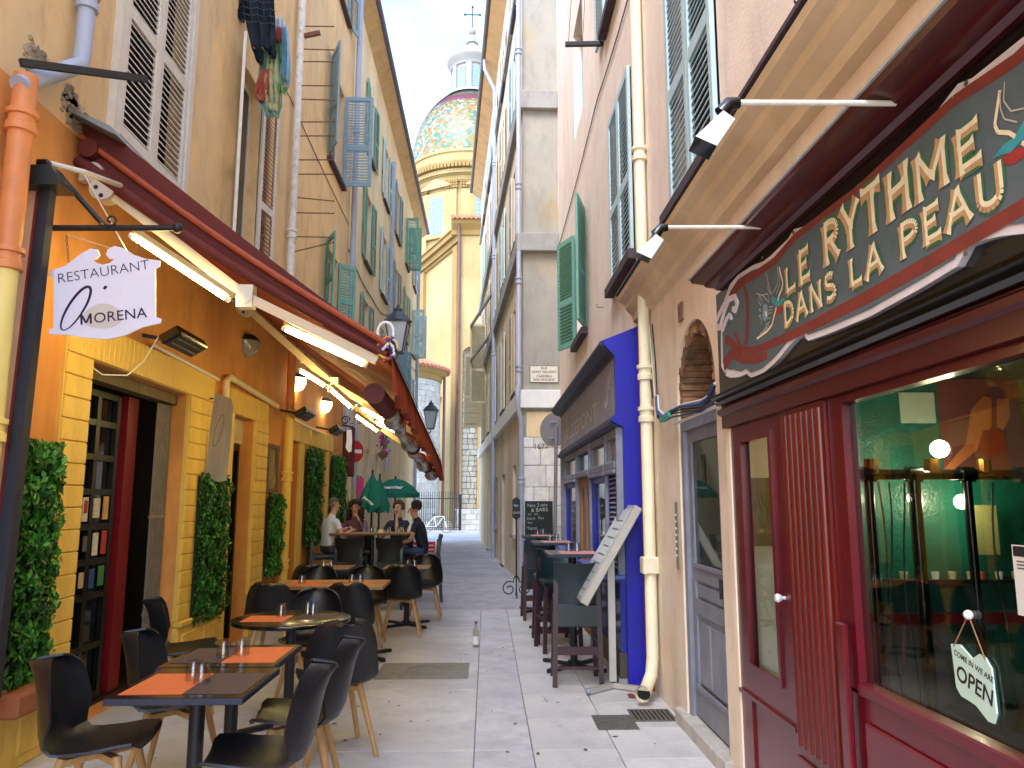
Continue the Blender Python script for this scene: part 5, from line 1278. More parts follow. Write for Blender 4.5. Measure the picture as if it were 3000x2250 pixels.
# front bar with hanging valance
MB().tube([F0, F1], .03, 10).build('front_bar', m_awnd, AW, smooth=True)
va = MB(); nV = 90; top = []; bot = []
for i in range(nV+1):
    t = i/nV; p = F0.lerp(F1, t); f_ = .028*math.sin(i*1.9)+.014*math.sin(i*.7)
    top.append(p+Vector((.028, 0, .0))); bot.append(p+Vector((.045+f_, 0, -.27-.035*abs(math.sin(i*.21)))))
va.add(top+bot, [(i, i+1, nV+2+i, nV+1+i) for i in range(nV)]); va.build('valance', mat('valance_red', 'A04A2C', .8, .15, 5, .1, 60, trans=.25, col2='8A3020', streak=1), AW, smooth=True)
flp = MB(); flp.add([p+Vector((.035, 0, .03)) for p in (F0, F1)]+[p+Vector((.075, 0, -.07)) for p in (F1, F0)], [(0, 1, 2, 3)]); flp.build('valance_top', m_awnd, AW)
# folding arms
def arm(y, lab, t):
    w_ = aw(.06, t); f_ = aw(.97, t); e_ = aw(.55, t)
    dz = Vector((0, 0, -.16)); 
    q = MB(); q.beam(w_+dz+Vector((.1, 0, 0)), e_+dz*1.1, .05, .075); q.beam(e_+dz*1.1, f_+dz*.6, .045, .065); a_ = q.build('arm', m_arm, AW)
    q = MB(); q.cyl(e_+dz*1.1+Vector((0, -.05, 0)), e_+dz*1.1+Vector((0, .05, 0)), .06, n=14); q.box(e_.x-.05, e_.x+.06, e_.y-.045, e_.y+.045, e_.z-.26, e_.z-.10); q.build('elbow', m_cast, a_)
    q = MB(); q.cyl(w_+dz+Vector((.06, -.06, .02)), w_+dz+Vector((.06, .06, .02)), .09, n=18); q.cyl(w_+dz+Vector((-.02, -.05, .14)), w_+dz+Vector((-.02, .05, .14)), .07, n=16); q.box(w_.x-.12, w_.x+.02, w_.y-.03, w_.y+.03, w_.z-.08, w_.z-.0); q.build('shoulder', m_cast, a_)
    q = MB()
    for dx, dz2 in ((.02, .02), (.10, .04), (.06, -.04), (-.02, .16), (-.05, .12)): q.cyl(w_+dz+Vector((dx, -.063, dz2)), w_+dz+Vector((dx, -.059, dz2)), .016, n=10)
    q.build('bolt', m_iron, a_, kind='stuff')
for y, t in ((5.2, .0), (8.2, .5), (11, .93)): arm(y, '', t)
# fluorescent battens hung along the arms
m_tube = glow('tube_glow', (1.0, .80, .30), 15)
def batten(px0, py0, px1, py1, Y, lab):
    a_, b_ = on(px0, py0, 'y', Y), on(px1, py1, 'y', Y)
    o = thing('fluorescent_light', lab, 'strip light', a_.lerp(b_, .5), 'fluorescent battens under the awning')
    d_ = (b_-a_).normalized(); up = Vector((0, 1, 0)).cross(d_); up = up if up.z > 0 else -up
    MB().beam(a_+up*.045, b_+up*.045, .07, .035, up=up).build('housing', mat('batten_housing', 'B09468', .5, .06), o)
    MB().tube([a_+d_*.03, b_-d_*.03], .019, 10).build('tube', m_tube, o, smooth=True)
    for p in (a_, b_): MB().cyl(p-d_*.0, p+d_*(.03 if p is a_ else -.03), .021, n=8).build('cap', m_white, o)
batten(382, 688, 672, 880, 5.10, 'strip light under the near awning arm beside the hanging sign')
batten(828, 960, 1076, 1072, 5.45, 'strip light near the front corner of the awning')
batten(874, 1082, 958, 1135, 8.0, 'short upper strip light above the second heater')
batten(965, 1138, 1034, 1198, 8.0, 'strip light following the short one along the middle arm')
batten(1056, 1196, 1176, 1258, 8.3, 'strip light near the rolled curtain on the middle arm')
batten(1098, 1236, 1176, 1272, 8.9, 'low short strip light by the rolled curtain end')
batten(1040, 1216, 1110, 1266, 10.6, 'thin far strip light above the no entry sign')
# rolled clear curtain hanging below the valance
cu_ = thing('rolled_curtain', 'rolled up clear plastic curtain sagging under the awning valance', 'curtain', F0+Vector((0, .4, -.4)))
m_pvc = mat('crumpled_pvc', 'B9B2A8', .25, .35, 9, .8, 25, coat=.4, col2='6A6058')
pp_ = []; rr_ = []
for i in range(60):
    t = .12+.86*i/59; p = F0.lerp(F1, t)+Vector((-.085+.012*math.sin(i*.9), 0, -.225-.02*math.sin(i*.5)-.05*math.sin(math.pi*min(1, t*1.2)))); pp_.append(p); rr_.append(.058+.006*math.sin(i*1.3)+.005*math.sin(i*2.9)+.012*math.sin(i*.37))
MB().tube(pp_, rr_, 14).build('roll', m_pvc, cu_, smooth=True)
q = MB(); p = F0+Vector((-.10, .12, -.27))
for k in range(5): q.lathe([(.072-.0145*k, -.004*k), (.067-.0145*k, -.004*k)], n=22)
q2 = MB(); q2.tube([p, p+Vector((.02, 1.1, -.06))], .075, 20); q2.build('red_roll', m_awnd, cu_, smooth=True)
MB().add([(p.x+v.x, p.y-.004-v.z*.2, p.z+v.y) for v in q.v], q.f).build('spiral', mat('spiral_tan', '46201A', .7, .2), cu_)
for i, t in enumerate((.4, .75)):
    p_ = pp_[int(t*59)]; MB().tube([p_+Vector((.07*math.cos(a), 0, .07*math.sin(a))) for a in [k*math.pi/8 for k in range(17)]], .012, 6).build('strap', m_awnd, cu_)
wn_ = thing('wire_knot', 'knot of coloured wires and white cable loop at the awning corner', 'wires', F0+Vector((-.03, -.05, .02)))
for i, c_ in enumerate(('D8A030', 'B03028', '2A3A9A', 'E6E2DA', '202024', 'C8B890')):
    q = MB(); q.tube([F0+Vector((.05*math.sin(k*.9+i)+.01*i-.02, -.04+.02*math.cos(k*1.3+i), .13*math.sin(k*.6+i*.9)*.6+.02)) for k in range(9)], .010, 6); q.build('wire', mat('wire_'+c_, c_, .5, 0), wn_, smooth=True)
q = MB(); q.tube([F0+Vector((-.01+.055*math.cos(a), -.03, .13+.075*math.sin(a))) for a in [k*math.pi/10 for k in range(21)]], .010, 8); q.build('loop', m_white, wn_, smooth=True)
MB().tube([aw(.04, .0)+Vector((0, -.1, -.1)), aw(.2, 0)+Vector((0, -.12, -.42)), aw(.02, 0)+Vector((-.06, -.05, -.55))], .006, 5).build('lead', m_wirew, wn_)
# ================================================================ hanging restaurant sign on iron bracket, post with stripes
YS = 4.75
bk = thing('sign_bracket', 'black wrought iron bracket with scrolls and ball end holding the restaurant sign', 'bracket', on(85, 668, 'y', YS))
a_ = on(85, 668, 'y', YS); e_ = on(520, 668, 'y', YS)
q = MB(); q.tube([a_, e_], .019, 10); q.ball(e_, .034, 14, 10); q.build('bar', m_iron, bk, smooth=True)
MB().tube([on(180, 520, 'y', YS), on(300, 655, 'y', YS)], .018, 8).build('brace', m_iron, bk)
def spiral(c_, r0, r1, a0, turns, n=26): return [c_+Vector((math.cos(a0+turns*2*math.pi*i/n), 0, math.sin(a0+turns*2*math.pi*i/n)))*(r0+(r1-r0)*i/n) for i in range(n+1)]
for (px, py, r0, a0, tr) in ((120, 632, .075, .5, 1.4), (325, 645, .045, 3.4, 1.2), (110, 705, .055, -1.5, 1.2), (105, 748, .045, 2.2, 1.3), (135, 640, .05, 3, 1.2)):
    MB().tube(spiral(on(px, py, 'y', YS-.02), r0, r0*.25, a0, tr), .008, 6).build('scroll', m_iron, bk, smooth=True)
MB().box(a_.x-.03, a_.x+.015, YS-.02, YS+.02, a_.z-.25, a_.z+.22).build('wall_plate', mat('green_iron', '2E3A2C', .6, .2), bk)
sg = thing('restaurant_sign', 'white scroll-topped hanging restaurant sign with dark lettering', 'sign', on(310, 985, 'y', YS))
so_ = [(148, 795), (195, 780), (240, 745), (268, 730), (288, 733), (294, 750), (285, 760), (272, 762), (285, 772), (303, 777), (325, 772), (338, 760), (323, 760), (313, 748), (318, 732), (338, 722), (362, 728), (395, 748), (430, 760), (472, 765), (470, 782), (457, 790), (458, 930), (474, 935), (472, 948), (420, 960), (370, 983), (320, 995), (260, 992), (200, 982), (146, 980), (146, 966), (160, 962), (160, 815), (147, 812)]
C0 = on(310, 860, 'y', YS); q = MB(); oo = []
for px, py in so_:
    p = on(px, py, 'y', YS); oo.append((p.x-C0.x, p.z-C0.z))
q.prism(list(reversed(oo)), C0, (1, 0, 0), (0, 0, 1), (0, -1, 0), .012); q.build('board', mat('sign_enamel', 'E4E2EE', .4, .03), sg)
YT = YS-.0125
ink = mat('sign_ink', '1E1640', .4, 0)
tl = on(172, 830, 'y', YT); tr_ = on(438, 788, 'y', YT); u_ = (tr_-tl); L_ = u_.length; u_.normalize(); v_ = Vector((-u_.z, 0, u_.x))
def fit(body, p, u_, v_, width, h, bold=0, m=None, name='lettering'):
    mb = text_mb(body, 1.0, (0, 0, 0), (1, 0, 0), (0, 1, 0), 0, 'LEFT', bold)
    xs = [q_.x for q_ in mb.v]; ys = [q_.y for q_ in mb.v]; x0_, x1_ = min(xs), max(xs); y0_, y1_ = min(ys), max(ys)
    w_ = u_.cross(v_)
    out_ = MB(); out_.add([p + u_*((q_.x-x0_)/(x1_-x0_)*width) + v_*((q_.y-y0_)/(y1_-y0_)*h) + w_*.0012 for q_ in mb.v], mb.f)
    return out_
fit('RESTAURANT', tl, u_, v_, L_, .062, -.012).build('small_lettering', ink, sg)
tl2 = on(236, 952, 'y', YT); tr2 = on(432, 930, 'y', YT); u2 = tr2-tl2; L2 = u2.length; u2.normalize()
v2 = Vector((-u2.z, 0, u2.x)); wM = L2*.175
fit('ORENA', tl2+u2*(wM+.012), u2, v2, L2-wM-.012, .066, .004).build('bold_lettering', ink, sg)
q = MB(); hM = .066
for k, ((x0_, y0_), (x1_, y1_)) in enumerate((((.1, 0), (.1, 1)), ((.1, 1), (.5, .12)), ((.5, .12), (.9, 1)), ((.9, 1), (.9, 0)))):
    A_ = tl2+u2*(x0_*wM)+v2*(y0_*hM)+Vector((0, -.0012-.0002*k, 0)); B_ = tl2+u2*(x1_*wM)+v2*(y1_*hM)+Vector((0, -.0012-.0002*k, 0)); hw = u2*.0065
    q.add([A_-hw, A_+hw, B_+hw, B_-hw], [(0, 1, 2, 3)])
q.build('letter_m', ink, sg)
q = MB(); cO = on(222, 903, 'y', YT-.002)
ring = []
for i in range(40):
    a = 2*math.pi*i/40; ex, ez = .048*math.cos(a), .155*math.sin(a); th = R(-27); ring.append((cO.x+ex*math.cos(th)-ez*math.sin(th), cO.z+ex*math.sin(th)+ez*math.cos(th), .006+.012*abs(math.sin(a*.5+.6))))
for i in range(40):
    x0_, z0_, w0_ = ring[i]; x1_, z1_, w1_ = ring[(i+1) % 40]
    dx, dz = x1_-x0_, z1_-z0_; l_ = math.hypot(dx, dz); nx_, nz_ = -dz/l_/2, dx/l_/2
    q.add([(x0_+nx_*w0_, YT-.0016, z0_+nz_*w0_), (x1_+nx_*w1_, YT-.0016, z1_+nz_*w1_), (x1_-nx_*w1_, YT-.0016, z1_-nz_*w1_), (x0_-nx_*w0_, YT-.0016, z0_-nz_*w0_)], [(0, 1, 2, 3)])
q.build('letter_o', ink, sg)
ap = on(308, 842, 'y', YT); MB().add([(ap.x-.014, YT-.0016, ap.z-.008), (ap.x+.004, YT-.0016, ap.z-.014), (ap.x+.016, YT-.0016, ap.z+.006), (ap.x-.002, YT-.0016, ap.z+.012)], [(0, 1, 2, 3)]).build('apostrophe', ink, sg)
gb = on(300, 935, 'y', YT); q = MB(); q.add([(gb.x+.12*math.cos(t), YT-.0006, gb.z+.10*math.sin(t)*(1 if t < math.pi else .6)) for t in [2*math.pi*i/24 for i in range(24)]], [tuple(range(24))]); q.build('beige_wash', mat('sign_beige', 'CFC8BC', .5, .05), sg)
for px, top_, bot_ in ((195, 690, 768), (405, 690, 755)):
    p0, p1 = on(px, top_, 'y', YS), on(px+6, bot_, 'y', YS); n_ = 8
    for k in range(n_):
        p = p0.lerp(p1, (k+.5)/n_); q = MB(); ax_ = Vector((1, 0, 0)) if k % 2 else Vector((0, 1, 0))
        q.tube([p+ax_*(.006*math.cos(t))+Vector((0, 0, .014*math.sin(t))) for t in [i*math.pi/5 for i in range(11)]], .0024, 5); q.build('chain_link', m_rust, sg)
ps = thing('striped_post', 'leaning black red and white striped side post with black cap', 'post', (-2.72, 4.42, 0))
pt, pb = on(128, 520, 'y', 4.66), on(-50, 2050, 'y', 4.45)
for i, (o0, o1, m_) in enumerate(((-.085, -.03, mat('stripe_cream', 'E6DCC4', .7, .08)), (-.03, -.008, mat('stripe_red', '8E2A2C', .7, .12)), (-.008, .06, mat('stripe_black', '26252E', .75, .15, 10, .2)))):
    q = MB(); d_ = .012*i; q.add([(pt.x+o0, pt.y-d_, pt.z), (pt.x+o1, pt.y-d_, pt.z), (pb.x+o1*1.1, pb.y-d_, pb.z), (pb.x+o0*1.1, pb.y-d_, pb.z), (pt.x+o0, pt.y+.05, pt.z), (pt.x+o1, pt.y+.05, pt.z), (pb.x+o1*1.1, pb.y+.05, pb.z), (pb.x+o0*1.1, pb.y+.05, pb.z)], [(0, 3, 2, 1), (4, 5, 6, 7), (0, 1, 5, 4), (1, 2, 6, 5), (2, 3, 7, 6), (3, 0, 4, 7)]); q.build('stripe', m_, ps)
q = MB(); p = on(138, 545, 'y', 4.62)
q.add([(p.x-.12, p.y-.07, p.z), (p.x+.12, p.y-.07, p.z), (p.x+.12, p.y+.1, p.z), (p.x-.12, p.y+.1, p.z), (p.x-.11, p.y-.06, p.z+.11), (p.x+.04, p.y-.06, p.z+.12), (p.x+.04, p.y+.08, p.z+.12), (p.x-.11, p.y+.08, p.z+.11)], [(0, 3, 2, 1), (4, 5, 6, 7), (0, 1, 5, 4), (1, 2, 6, 5), (2, 3, 7, 6), (3, 0, 4, 7)])
q.box(p.x-.13, p.x+.13, p.y-.08, p.y+.11, p.z-.02, p.z-.001); q.build('cap', mat('cap_green_black', '1E2C2C', .4, .1, coat=.2), ps)
MB().box(p.x-.06, p.x+.02, p.y-.05, p.y+.05, p.z+.121, p.z+.16, ch=.01).build('knob', m_blkg, ps)
MB().tube([p+Vector((.0, 0, .15)), p+Vector((.16, .1, .14)), p+Vector((.2, .5, .22))], .018, 8).build('link_rod', m_cast, ps)
# wall stay iron bar and floodlight-like disc at the top left
one('flat_iron_bar', MB().beam(on(60, 183, 'x', XL+.1), on(430, 232, 'y', 5.0), .03, .045), m_iron, 'flat black iron bar sticking out past the slanted grey pipe', 'bar')
q = MB(); c_ = on(36, 240, 'y', 4.6); q.cyl(c_, c_+Vector((0, .05, 0)), .045, n=18); one('round_vent', q, m_pipe_g, 'round grey vent disc beside the slanted pipe end', 'vent')
# broken render patch at the corner
random.seed(5); q = MB()
for (cy_, cz_, ry_, rz_, n_) in ((on(110, 190, 'x', XL).y, on(110, 190, 'x', XL).z, .17, .13, 26), (5.12, 4.3, .16, .13, 22), (on(200, 300, 'x', XL).y, on(200, 300, 'x', XL).z, .1, .12, 20)):
    ol = [(cy_+ry_*math.cos(2*math.pi*k/n_)*random.uniform(.6, 1.25), cz_+rz_*math.sin(2*math.pi*k/n_)*random.uniform(.6, 1.25)) for k in range(n_)]
    q.prism(ol, (XL-.01, 0, 0), (0, 1, 0), (0, 0, 1), (1, 0, 0), .016)
    for k in range(14): q.ball((XL+.004, cy_+random.gauss(0, ry_*.5), cz_+random.gauss(0, rz_*.5)), random.uniform(.012, .03), 6, 4, sc=(.5, 1.2, .8))
rp_ = q.build('rubble_patch', mat('bare_rubble', 'B4A288', .95, .35, 14, .9, 40, col2='8A7C68'), LH, kind='stuff')
# ================================================================ things fixed to the restaurant wall
def heater(px, py, Y0, lab, sc_=1.0):
    c_ = on(px, py, 'x', -2.55); o = thing('patio_heater', lab, 'heater', c_, 'infrared patio heaters over the restaurant doors')
    M = Matrix.Translation(c_) @ Matrix.Rotation(R(-32), 4, 'Y')
    q = MB(M); w_ = .30*sc_; q.box(-.09, .09, -w_, w_, -.05, .035, ch=.012); q.build('casing', m_blkg, o)
    q = MB(M); q.box(-.07, .07, -w_+.03, w_-.03, -.056, -.0505); q.build('reflector', mat('heater_steel', '55524C', .35, .15, metal=.7), o)
    q = MB(M)
    for i in range(2): q.cyl((-.03+.06*i, -w_+.04, -.06), (-.03+.06*i, w_-.04, -.06), .009, n=8)
    q.build('element', mat('heater_tube', '3A3632', .4, .1), o)
    q = MB(M); q.box(-.0905, -.03, -.1, .0, .0352, .037); q.build('rating_label', mat('label_pink', 'D9C0A8', .6, .05), o)
    q = MB(); q.beam(c_+Vector((-.08, 0, 0)), (XL+.01, c_.y, c_.z+.05), .03, .03); q.build('bracket', m_iron, o)
heater(538, 1000, 6.5, 'black patio heater above the first doorway')
heater(893, 1212, 11, 'black patio heater above the maroon door', .95)
heater(985, 1260, 13.3, 'black patio heater at the far end above the tall hedge panel', .9)
def wall_lamp(px, py, lit, lab):
    c_ = on(px, py, 'x', XL+.1); o = thing('wall_lamp', lab, 'wall lamp', c_, 'half-dome wall lamps on the orange wall')
    q = MB(); q.lathe([(.0, .13), (.10, .12), (.155, .07), (.165, .05), (.16, .045)], (XL+.005, c_.y, c_.z), 20, -math.pi/2, math.pi/2); q.build('shade', mat('lamp_bronze', '3A3430', .4, .15, metal=.4), o, smooth=True)
    q = MB(); q.lathe([(.155, .045), (.15, -.03), (.11, -.11), (.04, -.15), (0, -.155)], (XL+.005, c_.y, c_.z), 20, -math.pi/2, math.pi/2); q.build('glass', glow('lamp_glow', (1, .80, .36), 5) if lit else mat('lamp_unlit', '8A8478', .2, .1, coat=.4), o, smooth=True)
wall_lamp(745, 1012, False, 'unlit bronze wall lamp above the second doorway')
wall_lamp(885, 1118, True, 'lit wall lamp just past the yellow drainpipe')
wall_lamp(962, 1186, True, 'lit wall lamp furthest along the orange wall')
# conduits
q = MB(); q.tube([on(452, 1012, 'x', XL+.06), on(640, 1112, 'x', XL+.06)], .018, 8); one('conduit', q, m_wirew, 'white cable conduit above the first doorway lintel', 'conduit')
q = MB(); q.tube([on(662, 1165, 'x', XL+.07), on(664, 1118, 'x', XL+.07), on(672, 1104, 'x', XL+.07), on(812, 1190, 'x', XL+.07)], .035, 10); one('duct', q, mat('cream_duct', 'EBD9A8', .45, .05), 'cream round-cornered pipe over the second doorway', 'duct', smooth=True)
q = MB(); q.tube([on(845, 1222, 'x', XL+.07), on(935, 1268, 'x', XL+.07)], .016, 8); one('conduit', q, m_wirew, 'short white conduit under the second heater', 'conduit')
q = MB(); q.tube([on(255, 1065, 'y', 5.6), on(300, 1098, 'y', 5.6), on(372, 1100, 'y', 5.7), on(420, 1060, 'y', 5.9), on(465, 985, 'y', 6.2)], .005, 6); one('hanging_cable', q, m_wirew, 'thin white cable looping across the first doorway head', 'cable')
# plank sign hung between the doorways
pk = thing('plank_sign', 'narrow weathered grey plank sign with faint script beside the second doorway', 'sign', on(640, 1410, 'y', 7.95))
YK = 7.95; ol = []
for px, py in ((632, 1152), (678, 1168), (684, 1195), (676, 1300), (664, 1408), (640, 1412), (608, 1404), (604, 1385), (616, 1260), (628, 1175)):
    p = on(px, py, 'y', YK); ol.append((p.x, p.z))
MB().prism(list(reversed(ol)), (0, YK, 0), (1, 0, 0), (0, 0, 1), (0, -1, 0), .02).build('board', mat('driftwood', '9C9284', .75, .18, 7, .3, 40, stretch=(3, 1, .4)), pk)
q = MB(); cO = on(640, 1262, 'y', YK-.0215)
q.tube([(cO.x+.035*math.cos(t)+.16*math.sin(t)*.22, cO.y, cO.z+.16*math.sin(t)) for t in [i*math.pi/16 for i in range(33)]], .003, 5); q.build('script', mat('script_grey', '6A6258', .7, 0), pk)
for py in (1168, 1388):
    p = on(612, py, 'y', YK); MB().cyl((p.x-.25, YK-.01, p.z), (p.x+.05, YK-.01, p.z), .008, n=6).build('hanger', m_iron, pk)
# framed picture, and the leafy wall panels
a_, b_ = on(778, 1290, 'x', XL+.03), on(806, 1445, 'x', XL+.03)
pf = thing('framed_picture', 'tall brown framed picture above the third hedge panel', 'picture', Vector((XL+.03, (a_.y+b_.y)/2, b_.z)))
q = MB(); y0, y1, z0, z1 = 10.2, 10.72, 1.72, 2.36
for bx in ((y0, y0+.05, z0, z1), (y1-.05, y1, z0, z1), (y0+.05, y1-.05, z0, z0+.05), (y0+.05, y1-.05, z1-.05, z1)): q.box(XL+.005, XL+.045, *bx)
q.build('frame', m_wood_d, pf); MB().box(XL+.006, XL+.02, y0+.05, y1-.05, z0+.05, z1-.05).build('print', mat('brown_print', '6E5A34', .25, .5, 5, coat=.3, col2='A89A70'), pf)
m_leaf = [mat('leaf_'+c_, c_, .45, .25, 6, spec=.4) for c_ in ('2E6B22', '3F8A2C', '1E4A1A', '5FA83C')]
def hedge(lab, y0, y1, z0, z1, n, sz, dark=0, seed=1):
    random.seed(seed)
    o = thing('hedge_panel', lab, 'hedge panel', (XL+.05, (y0+y1)/2, z0), 'artificial hedge panels on the restaurant front')
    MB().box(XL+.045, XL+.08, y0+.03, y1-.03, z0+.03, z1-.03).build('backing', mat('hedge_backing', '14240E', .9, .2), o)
    q = MB()
    for i in range(n):
        y_ = random.uniform(y0, y1); z_ = random.uniform(z0, z1)
        if i % 14 == 0: y_ += random.gauss(0, .035); z_ += random.gauss(0, .05)
        ex = min(y_-y0, y1-y_, z_-z0, z1-z_)
        bump = .08+.05*math.sin(y_*17+z_*9)*math.sin(z_*13-y_*7)
        x_ = XL+.07+random.random()**.6*bump*min(1, max(.2, .35+ex*8))
        th, ph, ps_ = random.uniform(0, 6.28), random.gauss(.3, .6), random.uniform(-.6, .6); s_ = sz*random.uniform(.6, 1.3)
        M = Matrix.Translation((x_, y_, z_)) @ Matrix.Rotation(th, 4, 'X') @ Matrix.Rotation(ph, 4, 'Y') @ Matrix.Rotation(ps_, 4, 'Z')
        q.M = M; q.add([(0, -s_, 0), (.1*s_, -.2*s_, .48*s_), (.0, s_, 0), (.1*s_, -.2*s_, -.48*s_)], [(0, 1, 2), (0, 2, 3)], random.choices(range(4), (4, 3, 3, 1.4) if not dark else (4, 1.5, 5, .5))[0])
    q.build('leaves', m_leaf, o, kind='stuff')
hedge('bright artificial hedge panel at the left edge beside the striped post', 4.72, 5.22, .5, 1.98, 2600, .028, 0, 1)
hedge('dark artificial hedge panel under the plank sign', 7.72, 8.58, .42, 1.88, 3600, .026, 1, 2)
hedge('small artificial hedge panel under the framed picture', 10.2, 10.78, .62, 1.70, 1900, .028, 0, 3)
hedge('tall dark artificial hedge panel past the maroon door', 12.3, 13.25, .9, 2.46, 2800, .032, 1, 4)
hedge('tall artificial hedge panel at the far corner of the restaurant', 14.25, 15.35, .9, 2.46, 2800, .034, 0, 5)
pl_ = thing('wall_planter', 'terracotta trough under the bright hedge panel', 'planter', (XL+.1, 4.95, .3))
MB().box(XL+.087, XL+.22, 4.72, 5.2, .36, .5, ch=.02).build('trough', mat('terracotta', '9A5A38', .8, .15, 6, .2), pl_)
# laundry at the open window
sh = thing('hanging_shirt', 'dark checked shirt hung to dry from the open window', 'shirt', on(760, 180, 'y', 8.3))
m_chk = mat('dark_check', '1C2430', .9, .2, 8)
def cloth(name, pxs, Y, m_, parent, seed, fold=.06, thick=.03):
    random.seed(seed); q = MB(); n_ = 8; rows = []
    for (l_, r_, py) in pxs:
        row = []
        for k in range(n_+1):
            p = on(l_+(r_-l_)*k/n_, py, 'y', Y); row.append(p+Vector((0, fold*math.sin(k*2.1+py*.02)+random.uniform(-.01, .01), 0)))
        rows.append(row)
    for s_ in (0, thick):
        o_ = len(q.v); q.add([p+Vector((0, s_, 0)) for r in rows for p in r], [(i*(n_+1)+k, i*(n_+1)+k+1, (i+1)*(n_+1)+k+1, (i+1)*(n_+1)+k) for i in range(len(rows)-1) for k in range(n_)])
    return q.build(name, m_, parent, smooth=True)
cloth('body', [(715, 795, -90), (706, 802, -30), (712, 806, 20), (718, 808, 70), (728, 806, 110), (735, 802, 140)], 8.3, m_chk, sh, 1)
cloth('sleeve', [(692, 722, -40), (694, 720, 20), (698, 712, 58)], 8.27, m_chk, sh, 2)
cloth('tail', [(735, 768, 138), (745, 766, 160), (752, 764, 182)], 8.3, m_chk, sh, 3); cloth('tail', [(776, 806, 138), (782, 804, 150), (788, 802, 162)], 8.31, m_chk, sh, 4)
for k, (y_, c_) in enumerate(((0, '2F4656'), (1, '4A6270'))):
    q = MB()
    for i in range(5 if k == 0 else 6):
        if k == 0: p0, p1 = on(708+i*20, -60, 'y', 8.24), on(718+i*19, 60, 'y', 8.24)
        else: p0, p1 = on(704, -40+i*20, 'y', 8.238), on(806, -30+i*20, 'y', 8.238)
        q.tube([p0.lerp(p1, t/8)+Vector((0, -.02*math.sin(t*2.1), 0)) for t in range(9)], .004, 4)
    q.build('check_stripe', mat('stripe_'+c_, c_, .9, .1), sh, kind='stuff')
bgc = thing('hanging_bags', 'bundle of colourful plastic bags hanging by the open shutter', 'bags', on(790, 330, 'y', 8.5))
for i, (c_, rows) in enumerate((('B4DCD4', [(776, 806, 120), (764, 818, 180), (756, 822, 250), (762, 826, 310), (776, 818, 338)]), ('E2EAEE', [(804, 830, 50), (800, 840, 110), (806, 846, 180), (812, 846, 245), (818, 838, 258)]), ('A8D890', [(796, 824, 120), (790, 830, 190), (796, 838, 250), (806, 832, 268)]), ('EEE8B8', [(784, 812, 160), (778, 818, 240), (780, 818, 305), (788, 812, 322)]), ('E08A74', [(772, 800, 205), (756, 792, 240), (746, 780, 280), (754, 770, 292)]), ('DC7068', [(808, 828, 80), (808, 830, 118)]), ('9CCBE2', [(826, 842, 80), (826, 846, 160), (830, 846, 228), (834, 842, 236)]))):
    cloth('bag', rows, 8.5-.02*i, mat('bag_'+c_, c_, .3, .15, 14, .3, 30, trans=.4), bgc, 20+i, .05, .05)
# wall lanterns on iron arms
def lantern(lab, c_, s_, wallx, side=1):
    o = thing('street_lantern', lab, 'street lamp', c_, None)
    q = MB(); h = .5*s_
    top, bt, w0_, w1_ = c_.z+h*.45, c_.z-h*.55, .19*s_, .10*s_
    q.add([(c_.x-w0_, c_.y-w0_, top), (c_.x+w0_, c_.y-w0_, top), (c_.x+w0_, c_.y+w0_, top), (c_.x-w0_, c_.y+w0_, top), (c_.x-w1_, c_.y-w1_, bt), (c_.x+w1_, c_.y-w1_, bt), (c_.x+w1_, c_.y+w1_, bt), (c_.x-w1_, c_.y+w1_, bt)], [(0, 1, 5, 4), (1, 2, 6, 5), (2, 3, 7, 6), (3, 0, 4, 7), (4, 5, 6, 7)])
    q.build('glass', mat('lantern_glass', 'C2C8CE', .3, .08, coat=.4), o)
    f_ = MB()
    for sx, sy in ((-1, -1), (1, -1), (1, 1), (-1, 1)): f_.cyl((c_.x+sx*w0_, c_.y+sy*w0_, top), (c_.x+sx*w1_, c_.y+sy*w1_, bt), .014*s_, n=6)
    f_.box(c_.x-w0_-.02*s_, c_.x+w0_+.02*s_, c_.y-w0_-.02*s_, c_.y+w0_+.02*s_, top, top+.03*s_); f_.box(c_.x-w1_-.01, c_.x+w1_+.01, c_.y-w1_-.01, c_.y+w1_+.01, bt-.03*s_, bt)
    f_.build('frame', mat('lantern_slate', '4A5056', .5, .12, metal=.3), o)
    r_ = MB(); r_.lathe([(w0_*1.35, top+.031*s_), (w0_*.8, top+.16*s_), (w0_*.4, top+.22*s_), (w0_*.42, top+.26*s_), (w0_*.2, top+.28*s_), (.02*s_, top+.34*s_), (0, top+.36*s_)], (c_.x, c_.y, 0), 4 if False else 8); r_.build('roof', MATS['lantern_slate'], o)
    b_ = MB(); b_.tube([(c_.x, c_.y, bt-.03*s_), (c_.x, c_.y, bt-.12*s_), (c_.x-.2*s_*side, c_.y, bt-.2*s_), (wallx, c_.y, bt-.2*s_)], .018*s_, 8); b_.tube([(c_.x, c_.y, bt-.12*s_), ((c_.x+wallx)/2, c_.y, bt-.42*s_), (wallx, c_.y, bt-.65*s_)], .014*s_, 6); b_.build('arm', mat('arm_green', '5E7A5C', .5, .15), o)
lantern('large grey wall lantern above the awning corner', on(1164, 985, 'y', 15.2), 1.15, XL, 1)
lantern('small far wall lantern in front of the stone apse', on(1262, 1228, 'y', 30), 1.3, XF, 1)
